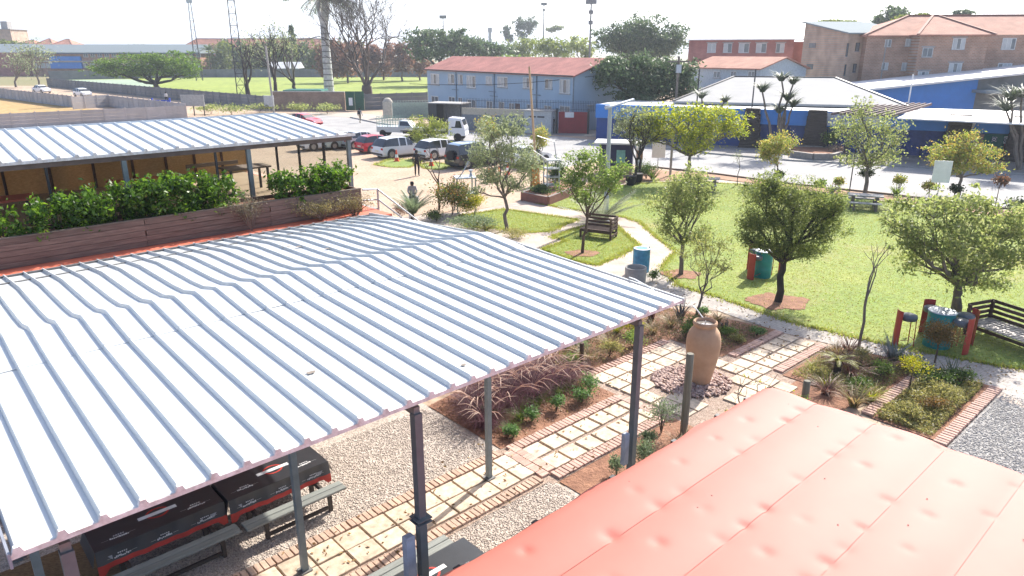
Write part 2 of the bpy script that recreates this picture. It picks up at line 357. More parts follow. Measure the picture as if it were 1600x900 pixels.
# grass blades
gm = leafmat('grass_blades', [(.19, .26, .045), (.25, .29, .06), (.32, .29, .10), (.16, .23, .04)], .5)
def grass(pts, n, hgt, wd, name, label):
    c = scatter(pts, n); k = len(c); a = nr.uniform(0, 6.283, k); hh = hgt * nr.uniform(.5, 1.3, k); ln = nr.normal(0, .45, (k, 2)) * hh[:, None]
    dx = np.stack([np.cos(a), np.sin(a)], 1) * wd * .5; z0 = np.full((k, 1), .028)
    v = np.stack([np.c_[c - dx, z0], np.c_[c + dx, z0], np.c_[c + ln, z0[:, 0] + hh]], 1)
    o = obj(name, npmesh(name, v, np.arange(k * 3).reshape(-1, 3), gm)); tag(o, label, 'grass', kind='stuff')
grass(L3, 70000, .035, .035, 'grass', 'short grass blades of the large lawn')
grass(L1 , 9000, .035, .035, 'grass', 'short grass blades of the triangular lawn beside the canopy')
grass(L2, 9000, .035, .035, 'grass', 'short grass blades under the slatted bench')

def edge_grass(pts, n, hgt, label):
    k = len(pts); ln = np.array([(pts[(i + 1) % k] - pts[i]).length for i in range(k)]); pk = nr.choice(k, n, p=ln / ln.sum()); u = nr.rand(n)
    a = np.array([(p[0], p[1]) for p in pts]); c = a[pk] * (1 - u[:, None]) + a[(pk + 1) % k] * u[:, None]; c += nr.normal(0, .06, (n, 2)) * (1 + 1.5 * np.abs(np.sin(c[:, 0:1] * 2.3) * np.sin(c[:, 1:2] * 1.9)))
    an = nr.uniform(0, 6.283, n); hh = hgt * nr.uniform(.4, 1.3, n); l2 = nr.normal(0, .5, (n, 2)) * hh[:, None]; dx = np.stack([np.cos(an), np.sin(an)], 1) * .02; z0 = np.full((n, 1), .015)
    v = np.stack([np.c_[c - dx, z0], np.c_[c + dx, z0], np.c_[c + l2, z0[:, 0] + hh]], 1); tag(obj('edge_grass', npmesh('edge_grass', v, np.arange(n * 3).reshape(-1, 3), gm)), label, 'grass', kind='stuff')
edge_grass(L3, 16000, .09, 'ragged grass along the edge of the large lawn'); edge_grass(L1, 4000, .09, 'ragged grass along the edge of the lawn beside the canopy'); edge_grass(L2, 5000, .09, 'ragged grass along the edge of the bench lawn')
for pp_ in (((585, 258), (606, 250), (640, 249), (660, 252), (640, 262), (612, 262)), ((655, 258), (676, 254), (708, 258), (690, 266), (664, 264)), ((800, 262), (850, 256), (870, 262), (830, 268))):
    q_ = P(*pp_); sheet('grass_patch', q_, .012, M['lawn']); edge_grass(q_, 900, .14, 'grass on a small green patch beside the parked cars' if pp_[0][0] == 585 else 'grass on the patch behind the bare sapling' if pp_[0][0] == 655 else 'grass on the patch behind the grey green tree')
# courtyard of slabs and bricks
sheet('courtyard_gravel', UVp((-6, -2), (13.2, -2), (13.2, 8.0), (9.05, 8.4), (9.05, 14), (7, 19), (-6, 19)), .006, M['gravel'], 'beige gravel under and around the canopy')
sheet('side_gravel', UVp((12, -3), (20.6, -3), (20.6, 3.75), (12, 3.75)), .010, M['gravelg'], 'grey gravel at the right edge of the planting beds')
sheet('path_bed', UVp((.5, 8.72), (8.95, 8.72), (8.95, 8.60), (13.0, 8.60), (13.0, 7.6), (17.1, 7.6), (17.1, 8.05), (20.15, 8.05), (20.15, 9.78), (17.0, 9.78), (17.0, 11.55), (12.95, 11.55), (12.95, 10.32), (.5, 10.34)), .014, pm('joint_grit', (.44, .34, .27), (.31, .22, .17), 8, .95, bump=.8, bscale=60, voro=.5), 'gritty bedding between the paving slabs')
for pts in (((9.05, 10.3), (12.95, 10.3), (12.95, 11.5), (12.9, 13.6), (9.05, 13.0)), ((12.95, 11.55), (17.0, 11.55), (17.0, 9.78), (20.1, 9.78), (19.9, 11), (19.3, 13.2), (19.2, 14.4), (12.9, 14.4)),
            ((17.15, 5.66), (20.6, 5.66), (20.35, 7.2), (20.1, 8.02), (17.15, 8.02)), ((16.5, 4.05), (20.55, 4.05), (20.5, 5.45), (16.5, 5.45)), ((9.1, 6.4), (17.1, 6.0), (17.1, 7.6), (13.0, 7.6), (13.0, 8.58), (9.1, 8.58))):
    sheet('planting_bed', UVp(*pts), .022, M['soil'], 'red brown soil of a planting bed')

M['slab'] = pm('cream_concrete_slab', (.58, .475, .36), (.50, .40, .295), 1.6, .85, orand=.1, bump=.2, bscale=25, fleck=7)
M['brick'] = pm('pinkish_clay_brick', (.50, .36, .275), (.42, .285, .21), 9, .88, orand=.2, bump=.3, bscale=40)
M['brickp'] = pm('pale_pink_brick', (.49, .33, .27), (.41, .265, .21), 9, .88, orand=.16, bump=.3, bscale=40)
def slabmesh(a, b, h=.05):
    return MB().box((0, 0, 0), (a, b, h), ch=.008).mesh('slab', M['slab'])
sm1 = slabmesh(.498, .448); sm2 = slabmesh(.465, .455)
bm_ = MB().box((0, 0, 0), (.094, .235, .06), ch=.006).mesh('brick', M['brick']); bmp = MB().box((0, 0, 0), (.094, .27, .06), ch=.006).mesh('brick', M['brickp'])
bmf = MB().box((0, 0, 0), (.21, .105, .06), ch=.006).mesh('brick', M['brickp'])
walk = bpy.data.objects.new('slab_path', None); C.objects.link(walk); walk['kind'] = 'structure'; walk['label'] = 'garden path of cream slabs edged with clay bricks'
def lay(me, U, V, z=.03, rz=0, j=.008):
    o = obj(me.name, me, walk, uv(U + rnd.uniform(-j, j), V + rnd.uniform(-j, j), z + rnd.uniform(-.004, .004))); o.rotation_euler = (rnd.uniform(-.006, .006), rnd.uniform(-.006, .006), TH + rz + rnd.uniform(-.02, .02)); return o
for i in range(-8, 7):
    for V in (9.815, 9.335): lay(sm1, 5.60 + .535 * i, V)
for i in range(7):
    for V in (9.725, 9.155): lay(sm2, 9.59 + .533 * i, V)
for i in range(8):
    for j in range(8):
        U, V = 13.42 + .51 * i, 11.15 - .51 * j
        if (U - 15.0) ** 2 + (V - 9.45) ** 2 < 1.25: continue
        if U > 16.9 and not (8.3 < V < 9.6): continue
        if V < 8.2 and U < 14.6: continue
        lay(sm2, U, V)
for i in range(5):
    for V in (9.17, 8.66): lay(sm2, 17.55 + .53 * i, V)
for i in range(66):
    U = 1.6 + .111 * i; lay(bm_, U, 10.19, .034); lay(bm_, U, 8.9, .034)
for i in range(34):
    U = 9.2 + .109 * i; lay(bmp, U, 10.13, .034); lay(bmp, U, 8.76, .034)
for i in range(12):
    for U in (9.03, 9.25): lay(bmf, U, 8.95 + .1 * i if U < 9.2 else 9.0 + .098 * i, .034)
for i in range(24): lay(bmp, 17.3 + .115 * i, 9.62, .034); lay(bmp, 17.3 + .115 * i, 8.22, .034)
for i in range(12): lay(bmf, 12.86, 8.95 + .108 * i, .034)
for i in range(28): lay(bmp, 16.6 + .14 * i, 5.56, .05, R(90) if False else 0)
for i in range(32): lay(bmp, 16.4 + .13 * i, 3.9, .05)
for i in range(26): lay(bmp, 13.2 + .14 * i, 11.52, .034)
# loose gravel stones near the path
def stones(pts, n, s0, s1, mt, name, label, z=.02):
    c = scatter(pts, n); k = len(c); s = nr.uniform(s0, s1, k)
    base = np.array([(1, 0, 0), (0, 1, 0), (-1, 0, 0), (0, -1, 0), (0, 0, .7), (0, 0, -.7)], float)
    a = nr.uniform(0, 6.28, k); ca, sa = np.cos(a), np.sin(a); ex = nr.uniform(.6, 1.2, (k, 3)) * s[:, None]
    v = base[None] * ex[:, None, :] + nr.normal(0, .12, (k, 6, 3)) * s[:, None, None]
    x = v[..., 0] * ca[:, None] - v[..., 1] * sa[:, None]; y = v[..., 0] * sa[:, None] + v[..., 1] * ca[:, None]
    v = np.stack([x + c[:, 0:1], y + c[:, 1:2], v[..., 2] + z], -1)
    f0 = np.array([(0, 1, 4), (1, 2, 4), (2, 3, 4), (3, 0, 4), (1, 0, 5), (2, 1, 5), (3, 2, 5), (0, 3, 5)])
    f = (f0[None] + (np.arange(k) * 6)[:, None, None]).reshape(-1, 3)
    o = obj(name, npmesh(name, v, f, mt)); return tag(o, label, 'stones', kind='stuff')
stm = leafmat('gravel_stone', [(.36, .30, .255), (.49, .42, .365), (.42, .355, .31), (.57, .50, .445)], 0.0, .9)
stones(UVp((1.5, 10.3), (8.9, 10.3), (8.9, 13), (5, 13), (1.5, 11.2)), 15000, .012, .026, stm, 'gravel_stones', 'loose beige gravel stones beside the benches', .008)
stones(UVp((4.5, 7.0), (9.0, 7.0), (9.0, 8.72), (4.5, 8.72)), 8000, .012, .026, stm, 'gravel_stones', 'loose beige gravel stones between path and red roof', .008)
stones(UVp((15.6, 1.5), (20.4, 1.5), (20.4, 3.7), (15.6, 3.7)), 6500, .016, .034, leafmat('gravel_stone_grey', [(.28, .265, .25), (.42, .40, .38), (.34, .32, .30), (.5, .475, .45)], 0, .9), 'gravel_stones', 'loose grey gravel stones right of the beds', .012)
ctr = uv(15.0, 9.45); ring = [ctr + Vector((math.cos(t) * 1.02, math.sin(t) * .95, 0)) for t in np.linspace(0, 6.28, 24)[:-1]]
stones(ring, 900, .05, .085, leafmat('river_pebble', [(.30, .19, .16), (.42, .30, .26), (.36, .24, .2), (.5, .39, .34)], 0, .7), 'pebbles', 'reddish pebbles heaped round the foot of the urn', .05)
# ------------------------------------------------------------------ white steel canopy
M['sheet'] = pm('pale_galvanised_sheet', (.575, .595, .59), (.53, .55, .545), 1.2, .42, .15, orand=.02, spec=.6)
M['fascia'] = pm('dusty_mauve_steel', (.78, .76, .73), (.5, .46, .43), 9, .85, bump=.3, bscale=30)
M['beam'] = pm('dull_grey_steel', (.2, .195, .19), (.14, .135, .13), 6, .6, .2)
def ribpanel(name, pitch, prof, rh=.046, rw=.06, wav=.0012, seed=0, mt=None):
    rr = random.Random(seed); sec = [(-rw / 2, 0), (-.009, rh), (.009, rh), (rw / 2, 0), (pitch * .42, -.001), (pitch * .62, -.001), (pitch - rw / 2, 0)]
    ys = []
    for (a, za), (b, zb) in zip(prof, prof[1:]):
        m_ = max(1, int((b - a) / .9)); ys += [(a + (b - a) * q / m_, za + (zb - za) * q / m_) for q in range(m_)]
    ys.append(prof[-1]); n = len(ys) - 1; vs = []; fs = []; k = len(sec); t = .006
    for i, (y, z) in enumerate(ys):
        for (x, h) in sec: vs.append((x, y, z + h + (wav * rr.uniform(-1, 1) if 0 < i < n and rw / 2 < x < pitch - rw / 2 - .001 else 0)))
    for i in range(n):
        for j in range(k - 1): fs.append((i * k + j, i * k + j + 1, (i + 1) * k + j + 1, (i + 1) * k + j))
    m = len(vs); vs += [(a, b, c - t) for a, b, c in vs]
    fs += [tuple(q + m for q in f[::-1]) for f in fs]
    for j in range(k - 1): fs.append((j + 1, j, m + j, m + j + 1)); o = n * k; fs.append((o + j, o + j + 1, m + o + j + 1, m + o + j))
    for i in range(n):
        fs.append((i * k, (i + 1) * k, m + (i + 1) * k, m + i * k)); e = k - 1; fs.append(((i + 1) * k + e, i * k + e, m + i * k + e, m + (i + 1) * k + e))
    return MB().add(vs, fs).mesh(name, mt or M['sheet'])
can = thing('steel_canopy', 'large white ribbed steel canopy on grey posts over the benches', 'canopy', uv(.22, 6.0), TH)
PIT = .305; NP = 29; LEN = PIT * NP
fr = [ribpanel('roof_panel', PIT, [(0, 0), (3.66, .141)], seed=s) for s in range(4)]; bk = [ribpanel('roof_panel', PIT, [(0, 0), (.98, .088), (1.1, .09), (1.6, -.02), (2.1, -.06), (3.9, -.12), (5.72, -.335)], seed=s + 9) for s in range(4)]
for i in range(NP):
    x = .038 + PIT * i
    o = obj('roof_panel', fr[rnd.randrange(4)], can, (x, 0, 4.6 + rnd.uniform(-.003, .003)))
    o = obj('roof_panel', bk[rnd.randrange(4)], can, (x, 3.6, 4.746 + rnd.uniform(0, .004)))
mb = MB()
sec = [(-.04, 0), (-.02, .044), (.02, .044), (.04, 0)]
for i in range(NP):
    x = .038 + PIT * i
    mb.add([(x + a, y, 4.6 + b) for y in (-.012, .03) for a, b in ((-.045, -.005), (-.022, .05), (.022, .05), (.045, -.005))], [(0, 1, 2, 3), (7, 6, 5, 4), (0, 4, 5, 1), (1, 5, 6, 2), (2, 6, 7, 3), (3, 7, 4, 0)])
mb.box((LEN / 2, .012, 4.575), (LEN + .02, .04, .045)); mb.build('eave_closure', M['fascia'], can)
mb = MB().box((LEN + .045, 2.37, 4.66), (.02, 4.76, .11), tilt=(math.atan2(.19, 4.75), 0)); mb.box((LEN + .045, 7.03, 4.58), (.02, 4.56, .11), tilt=(-math.atan2(.30, 4.56), 0)); mb.build('barge_trim', M['sheet'], can)
mb = MB().box((-.02, 2.37, 4.64), (.02, 4.76, .14), tilt=(math.atan2(.19, 4.75), 0)); mb.build('barge_trim', pm('bluish_trim', (.3, .32, .37)), can)
for y, z in ((.42, 4.49), (3.6, 4.62), (7.2, 4.5)):
    MB().box((LEN / 2, y, z), (LEN - .1, .09, .13)).build('beam', M['beam'], can)
for y, z in ((1.2, 4.57), (2.4, 4.62), (4.75, 4.72), (6.0, 4.59), (8.4, 4.5), (9.2, 4.43)):
    MB().box((LEN / 2, y, z), (LEN - .04, .05, .07)).build('purlin', M['beam'], can)
for x in (.35, 3.83, 7.88):
    MB().beam((x, .05, 4.44), (x, 4.7, 4.63), .08, .1).build('rafter', M['beam'], can); MB().beam((x, 4.72, 4.63), (x, 9.25, 4.31), .08, .1).build('rafter', M['beam'], can)
for x in (.35, 3.83, 7.88):
    for y, zt in ((.07, 4.41), (3.6, 4.54), (7.2, 4.43)):
        if y > 7 and x > 1: continue
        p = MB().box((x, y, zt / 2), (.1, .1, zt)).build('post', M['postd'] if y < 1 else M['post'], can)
        mb = MB().box((x, y, .07), (.2, .2, .012)); mb.build('base_plate', M['beam'], p)
        if y < 1 and 3 < x < 5:
            mb = MB(); mb.box((x, y, 3.02), (.2, .2, .012)); mb.box((x, y, 2.97), (.2, .2, .012)); mb.build('splice_plate', M['postd'], p)
mb = MB(); mb.tube([(8.78, .5, 4.66), (8.80, .75, 4.70), (8.86, .95, 4.71), (8.93, 1.12, 4.69)], .012, 5); mb.build('conduit_pipe', M['white'], can)
for x, y, s in ((5.55, 6.9, .1), (5.75, 6.75, .07), (6.1, 6.2, .09), (3.2, 1.35, .07), (4.75, .35, .06)):
    MB().add([(x + s * math.cos(a) * rnd.uniform(.5, 1.3), y + s * .6 * math.sin(a) * rnd.uniform(.5, 1.3), 4.615 + (.04 * y if y < 3.6 else .085 - .028 * (y - 5.7) + .012)) for a in np.linspace(0, 6.28, 8)[:-1]], [tuple(range(7))]).build('dirt_mark', pm('roof_dirt', (.25, .21, .17)), can)
# meter box and pipe on the near posts
o = MB().box((0, 0, 0), (.12, .1, .75), ch=.01).build('meter_box', pm('blue_grey_box', (.38, .42, .5)), None, loc=uv(3.88, 6.1, 2.45)); o.rotation_euler = (0, 0, TH); tag(o, 'blue grey service box fixed to the nearest canopy post', 'box')
o = MB().box((0, 0, 0), (.1, .08, .55), ch=.01).build('meter_box', MC['blue_grey_box'], None, loc=uv(7.96, 6.1, 2.35)); o.rotation_euler = (0, 0, TH); tag(o, 'pale service box fixed to the canopy post beside the garden', 'box')

# ------------------------------------------------------------------ red membrane roof in the foreground
M['red'] = pm('red_painted_membrane', (.45, .138, .105), (.42, .126, .095), .9, .64, bump=.1, bscale=60, spec=.36, dist=.004)
rr_ = thing('membrane_roof', 'salmon red sheeted flat roof with overlapping strips in the foreground', 'roof', uv(0, 0), TH)
edges = [5.42, 4.52, 3.58, 2.55, 1.55, .55, -.45, -1.45, -2.45]
dips = [(1.5 + .47 * k + rnd.uniform(-.08, .08), V + rnd.uniform(-.03, .05), rnd.uniform(.05, .09), rnd.uniform(.5, 1.3)) for V in edges[1:6] for k in range(21) if rnd.random() < .55] + [(2 + .95 * k + rnd.uniform(-.1, .1) + .3 * (n_ % 2), (a_ + b_) / 2 + rnd.uniform(-.06, .06), rnd.uniform(.05, .09), rnd.uniform(.4, 1.1)) for n_, (a_, b_) in enumerate(zip(edges[:6], edges[1:7])) for k in range(10) if rnd.random() < .6]
def redz(U, V):
    z = 2.70 + .014 * (5.42 - V) + .006 * math.sin(U * 1.3 + V) * math.sin(V * 1.7)
    k = next((q for q in range(len(edges) - 1) if V >= edges[q + 1]), len(edges) - 2); f_ = (V - edges[k + 1]) / (edges[k] - edges[k + 1])
    z += (.03 * math.sin(min(1, max(0, f_)) * math.pi) + .010 * (1 - f_))
    for a, b, r, s_ in dips:
        du, dv = U - a, V - b; d = (du * du + dv * dv) / (r * r)
        if d < 9: z -= s_ * (.024 * math.exp(-d) + .004 * math.exp(-d / 4))
    z -= .045 * math.exp(-((U - 11.0) / .10) ** 2) + .05 * math.exp(-((V - 5.42) / .09) ** 2)
    return z
for i in range(len(edges) - 1):
    v1, v0 = edges[i], edges[i + 1] - (.05 if i < 7 else 0)
    nu, nv = (300, 22) if i < 5 else (40, 4); vs = []; fs = []
    for a in range(nu + 1):
        for b in range(nv + 1):
            U = -3 + 14.0 * a / nu; V = v0 + (v1 - v0) * b / nv
            e = 0
            if i == 0 and b == nv: V += .02 * math.sin(U * 2.3) + .018 * math.sin(U * 5.1)
            if a == nu: U += .025 * math.sin(V * 2.1 + 1) + .012 * math.sin(V * 5)
            vs.append((U, V, redz(U, max(V, edges[i + 1] + 1e-4)) + .003 * (8 - i) + (-.02 if (i == 0 and b == nv) else 0)))
    for a in range(nu):
        for b in range(nv): k = a * (nv + 1) + b; fs.append((k, k + nv + 1, k + nv + 2, k + 1))
    MB().add(vs, fs).build('membrane_strip', M['red'], rr_, smooth=70)
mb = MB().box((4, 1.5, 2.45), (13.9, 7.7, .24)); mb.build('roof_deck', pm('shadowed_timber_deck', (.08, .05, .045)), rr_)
for U in (4.1, 5.35, 6.85, 8.3, 9.5, 10.4): MB().box((U, 5.40, 2.60), (.09, .14, .1)).build('rafter_end', M['dark'], rr_)
for U, V in ((10.6, 5.0), (4.2, 5.0), (10.6, -1)): MB().box((U, V, 1.17), (.1, .1, 2.33)).build('post', M['wood'], rr_)
for _ in range(14):
    U = rnd.uniform(4.5, 10.8); V = rnd.uniform(1, 5.2)
    MB().lathe([(.009, 0), (.009, .005), (.003, .008)], 6, (U, V, redz(U, V) + .02)).build('nail_head', M['dark'], rr_)

# ------------------------------------------------------------------ raised terrace, planter and pavilion
M['plank'] = pm('reddish_brown_planter_plank', (.235, .165, .13), (.125, .082, .064), 4, .75, orand=.2, bump=.35, bscale=22, stretch=(.6, 8, 8))
M['deckred'] = pm('orange_red_deck_coating', (.60, .16, .09), (.52, .13, .075), 2, .7, spec=.4)
ter = thing('terrace_building', 'flat roofed block with orange red terrace behind the canopy', 'building', uv(0, 0), TH)
MB().box((3.2, 20.6, 4.22), (13.4, 10.2, .16)).build('terrace_deck', M['deckred'], ter)
MB().box((3.2, 20.8, 2.07), (12.6, 9.2, 4.13)).build('wall', brickmat('terrace_brick', (.3, .14, .1), (.24, .11, .08), (.25, .23, .2), 4, upright=True), ter)
pl = thing('plank_planter', 'long brown timber plank planter box along the terrace edge', 'planter', uv(0, 16.3, 4.3), TH)
nrow = 5; ph = .59 / nrow; x = -3.4
segs = [-3.4, .55, 4.2, 7.0, 9.5]
for a, b in zip(segs, segs[1:]):
    for r in range(nrow):
        o = MB().box((0, 0, 0), (b - a - .012, .028, ph - .008), ch=.004).build('plank', M['plank'], pl, loc=((a + b) / 2 + rnd.uniform(-.01, .01), rnd.uniform(-.004, .004), ph * (r + .5) + .003))
    MB().box((b - .03, .035, .295), (.06, .04, .58)).build('batten', M['plank'], pl)
o = MB().box((3.05, .02, .602), (12.9, .09, .022)).build('top_rail', M['woodg'], pl)
MB().box((9.5, .42, .295), (.028, .8, .58)).build('end_board', M['plank'], pl)
MB().box((3.05, .44, .25), (12.8, .78, .5)).build('soil_fill', M['soil'], pl)
MB().box((3.05, .86, .295), (12.9, .03, .58)).build('back_board', M['wood'], pl)
hm = leafmat('hedge_leaf', [(.025, .06, .012), (.045, .10, .016), (.08, .165, .022), (.15, .26, .04), (.035, .08, .015)], .42, .35)
hed = 0
for U0, w, hh, lab in ((.9, .6, .5, 'leftmost'), (1.75, .4, .45, ''), (2.75, .75, .62, ''), (3.75, .68, .72, ''), (4.6, .66, .78, ''), (5.4, .62, .82, ''), (6.05, .42, .68, ''), (7.75, .55, .58, ''), (8.45, .5, .62, ''), (9.1, .42, .66, '')):
    ns = int(46 * w * hh / .5); sc_ = np.stack([nr.uniform(-w * .72, w * .72, ns), nr.uniform(-.4, .4, ns), nr.uniform(-hh * .5, hh * .45, ns) * nr.uniform(.6, 1, ns)], 1); tp = nr.rand(ns) < .3; sc_[tp, 2] = hh * nr.uniform(.3, .62, tp.sum())
    n = ns * 46; pk = nr.randint(0, ns, n); c = sc_[pk] + nr.normal(0, 1, (n, 3)) * np.array([.075, .075, .085])
    names = ['leftmost glossy green hedge shrub in the plank planter', 'low sparse hedge shrub, second from the left in the planter', 'broad hedge shrub left of the planter board joint', 'dense hedge shrub just right of the planter board joint', 'tall bright green hedge shrub in the middle of the planter', 'tall hedge shrub in front of the middle pavilion post', 'narrow hedge shrub left of the gap in the planter', 'hedge shrub right of the gap in the planter', 'thick hedge shrub in front of the open pavilion bay', 'rightmost hedge shrub at the end of the plank planter']
    t = thing('hedge_shrub', names[hed], 'shrub', uv(U0, 16.75, 4.8), TH, 'hedge shrubs in the plank planter'); hed += 1
    c[:, 2] += hh * .42; obj('foliage', leafmesh('foliage', c, .105, hm, .5, .1), t)
    mb = MB()
    for _ in range(5): a = rnd.uniform(0, 6.28); mb.tube([(0, 0, -.05), (.15 * math.cos(a), .1 * math.sin(a), hh * .3), (w * .5 * math.cos(a), .3 * math.sin(a), hh * .75)], [.016, .011, .005], 5)
    mb.build('stems', M['bark'], t)
# wispy dry shrubs over the planter front
wm = leafmat('wispy_leaf', [(.17, .15, .09), (.23, .2, .13), (.14, .13, .07), (.2, .17, .13)], .3)
def wispy(lab, U, V, z, w, hgt, n, mt=wm, tilt=0, leaf=.045, name='wispy_shrub'):
    t = thing(name, lab, 'shrub', uv(U, V, z), TH); mb = MB(); cs = []
    for i in range(n):
        a = rnd.uniform(0, 6.28); r = w * rnd.uniform(.3, 1); p = [Vector((0, 0, 0))]; q = Vector((r * math.cos(a) + tilt * rnd.random(), .45 * r * math.sin(a), hgt * rnd.uniform(.5, 1)))
        for k in range(1, 5): p.append(q * (k / 4) + Vector((rnd.uniform(-.04, .04), rnd.uniform(-.04, .04), .18 * hgt * math.sin(k / 4 * 3.1))))
        mb.tube(p, [.009, .008, .006, .004, .002], 4, cap=False)
        for k in range(46):
            u = rnd.uniform(.3, 1.05); e = q * u + Vector((rnd.gauss(0, .07), rnd.gauss(0, .06), .18 * hgt * math.sin(min(1, u) * 3.1) + rnd.gauss(0, .06))); cs.append(e)
    mb.build('stems', M['barkg'], t); obj('foliage', leafmesh('foliage', np.array(cs), leaf, mt, .35), t); return t
wispy('dry branching shrub rising in front of the planter boards', 6.45, 16.15, 4.3, .55, .95, 22)
wm2 = leafmat('olive_wispy_leaf', [(.19, .17, .07), (.25, .22, .1), (.14, .14, .05)], .35)
wispy('straw coloured bush spilling over the end of the planter', 8.2, 16.05, 4.3, 1.15, .55, 44, wm2)
wispy('olive brown bush at the right end of the planter', 9.1, 16.0, 4.2, .6, .62, 30, wm2)

MB().box((3.2, 21.2, 4.312), (13.2, 7.6, .02)).build('floor_finish', pm('tan_floor_screed', (.42, .32, .22), (.34, .25, .17), .8, .85), ter)
pav = thing('terrace_pavilion', 'long open pavilion with white ribbed roof on the terrace', 'pavilion', uv(0, 17.6), TH)
PP = .345; x0 = -3.8; n = int((10.2 - x0) / PP)
pf = [ribpanel('roof_panel', PP, [(0, 0), (3.7, .32)], seed=s + 20) for s in range(3)]; pb = [ribpanel('roof_panel', PP, [(0, 0), (3.7, -.32)], seed=s + 30) for s in range(3)]
for i in range(n):
    obj('roof_panel', pf[rnd.randrange(3)], pav, (x0 + PP * i, 0, 6.16)); obj('roof_panel', pb[rnd.randrange(3)], pav, (x0 + PP * i, 3.702, 6.482))
mb = MB()
for i in range(n):
    xx = x0 + PP * i; mb.add([(xx + a, y, 6.16 + b) for y in (-.012, .03) for a, b in ((-.045, -.01), (-.022, .05), (.022, .05), (.045, -.01))], [(0, 1, 2, 3), (7, 6, 5, 4), (0, 4, 5, 1), (1, 5, 6, 2), (2, 6, 7, 3), (3, 7, 4, 0)])
mb.box(((x0 + 10.2) / 2, .02, 6.125), (10.2 - x0, .05, .06)); mb.build('eave_closure', M['fascia'], pav)
MB().box(((x0 + 10.15) / 2, .1, 6.04), (10.1 - x0, .07, .12)).build('beam', pm('brown_grey_beam', (.16, .12, .1)), pav)
MB().box(((x0 + 10.15) / 2, 7.2, 6.04), (10.1 - x0, .07, .12)).build('beam', MC['brown_grey_beam'], pav)
MB().box((10.1, 3.7, 6.1), (.08, 7.2, .1)).build('beam', MC['brown_grey_beam'], pav)
for xx in (1.5, 4.35, 7.2, 10.02):
    MB().box((xx, .1, 5.14), (.1, .1, 1.68)).build('post', M['post'] if xx > 2 else pm('mauve_steel_post', (.22, .15, .14)), pav)
    MB().box((xx, 7.2, 5.14), (.1, .1, 1.68)).build('post', M['wood'], pav)
for xx in (.2, 2.85, 6.4): MB().box((xx, .14, 5.14), (.05, .05, 1.68)).build('mullion', M['dark'], pav)
for yy in (1.6, 3.2, 4.8): MB().box((10.05, yy, 5.14), (.06, .06, 1.68)).build('mullion', M['dark'], pav)
M['osb'] = pm('golden_reed_mat', (.52, .36, .18), (.38, .26, .12), 14, .8, orand=.12, bump=.4, bscale=35, detail=7, stretch=(1, 1, 2))
_n = M['osb'].node_tree; _p = _n.nodes['Principled BSDF']; _t = _n.nodes.new('ShaderNodeBsdfTranslucent'); _m = _n.nodes.new('ShaderNodeMixShader'); _m.inputs[0].default_value = .3
_n.links.new(_p.inputs['Base Color'].links[0].from_socket, _t.inputs[0]); _n.links.new(_p.outputs[0], _m.inputs[1]); _n.links.new(_t.outputs[0], _m.inputs[2]); _n.links.new(_m.outputs[0], _n.nodes['Material Output'].inputs[0])
xs = [-3.6, -2.2, -.8, .55, 1.75, 2.9, 4.05, 5.2, 6.3, 7.3, 8.2, 9.1, 10.0]
for a, b in zip(xs, xs[1:]): MB().box(((a + b) / 2, 7.1, 5.1), (b - a - .05, .03, 1.6)).build('wall_board', M['osb'], pav)
for a, b in zip(xs, xs[1:]): MB().box((b, 7.06, 5.14), (.07, .05, 1.66)).build('stud', M['wood'], pav)
for a, b in ((.2, 1.6), (1.6, 3.2), (3.2, 4.8), (4.8, 7.1)): MB().box((10.05, (a + b) / 2, 5.14), (.012, b - a - .06, 1.6)).build('pane', pane_mat('clear_pane'), pav)
for xx, yy, ww in ((8.6, 6.6, 1.7),): MB().box((xx, yy, 4.75), (ww, .05, .12)).build('rail_board', M['woodg'], pav)
for xx, yy, lab in ((.6, 2.2, 'left'), (2.2, 2.4, 'second'), (5.3, 3.0, 'middle'), (8.4, 3.4, 'right')):
    t = thing('dining_table', {'left': 'red topped table at the left of the pavilion', 'second': 'red topped table left of the bare steel pavilion post', 'middle': 'red topped table in the middle of the pavilion', 'right': 'timber table in the open right bay of the pavilion'}[lab], 'table', uv(xx, 17.6 + yy, 4.3), TH)
    MB().box((0, 0, .74), (1.3, .75, .05), ch=.008).build('table_top', M['deckred'] if lab != 'right' else M['woodg'], t)
    for sx in (-.55, .55):
        for sy in (-.3, .3): MB().box((sx, sy, .36), (.06, .06, .72)).build('leg', M['dark'], t)
# stair rail at the end of the terrace
sr = thing('stair_railing', 'grey steel pipe railing going down from the terrace end', 'railing', uv(0, 16.4), TH)
for dz in (0, -.28, -.56):
    MB().tube([(9.6, 0, 4.84 + dz), (10.06, 0, 4.8 + dz), (11.05, 0, 3.97 + dz), (12.2, 0, 3.0 + dz)], .024, 6).build('rail', M['steel'], sr)
for xx, zt in ((10.06, 4.82), (11.05, 3.98), (12.1, 3.1)): MB().tube([(xx, 0, zt), (xx, 0, zt - 1.0)], .026, 6).build('rail_post', M['steel'], sr)
st = thing('terrace_stair', 'concrete stair going down from the end of the terrace', 'stair', uv(9.9, 17.0), TH)
for i in range(22): MB().box((.28 * i * .72, 0, 4.2 - .19 * i), (.3, 1.2, .17)).build('tread', M['concrete'], st)
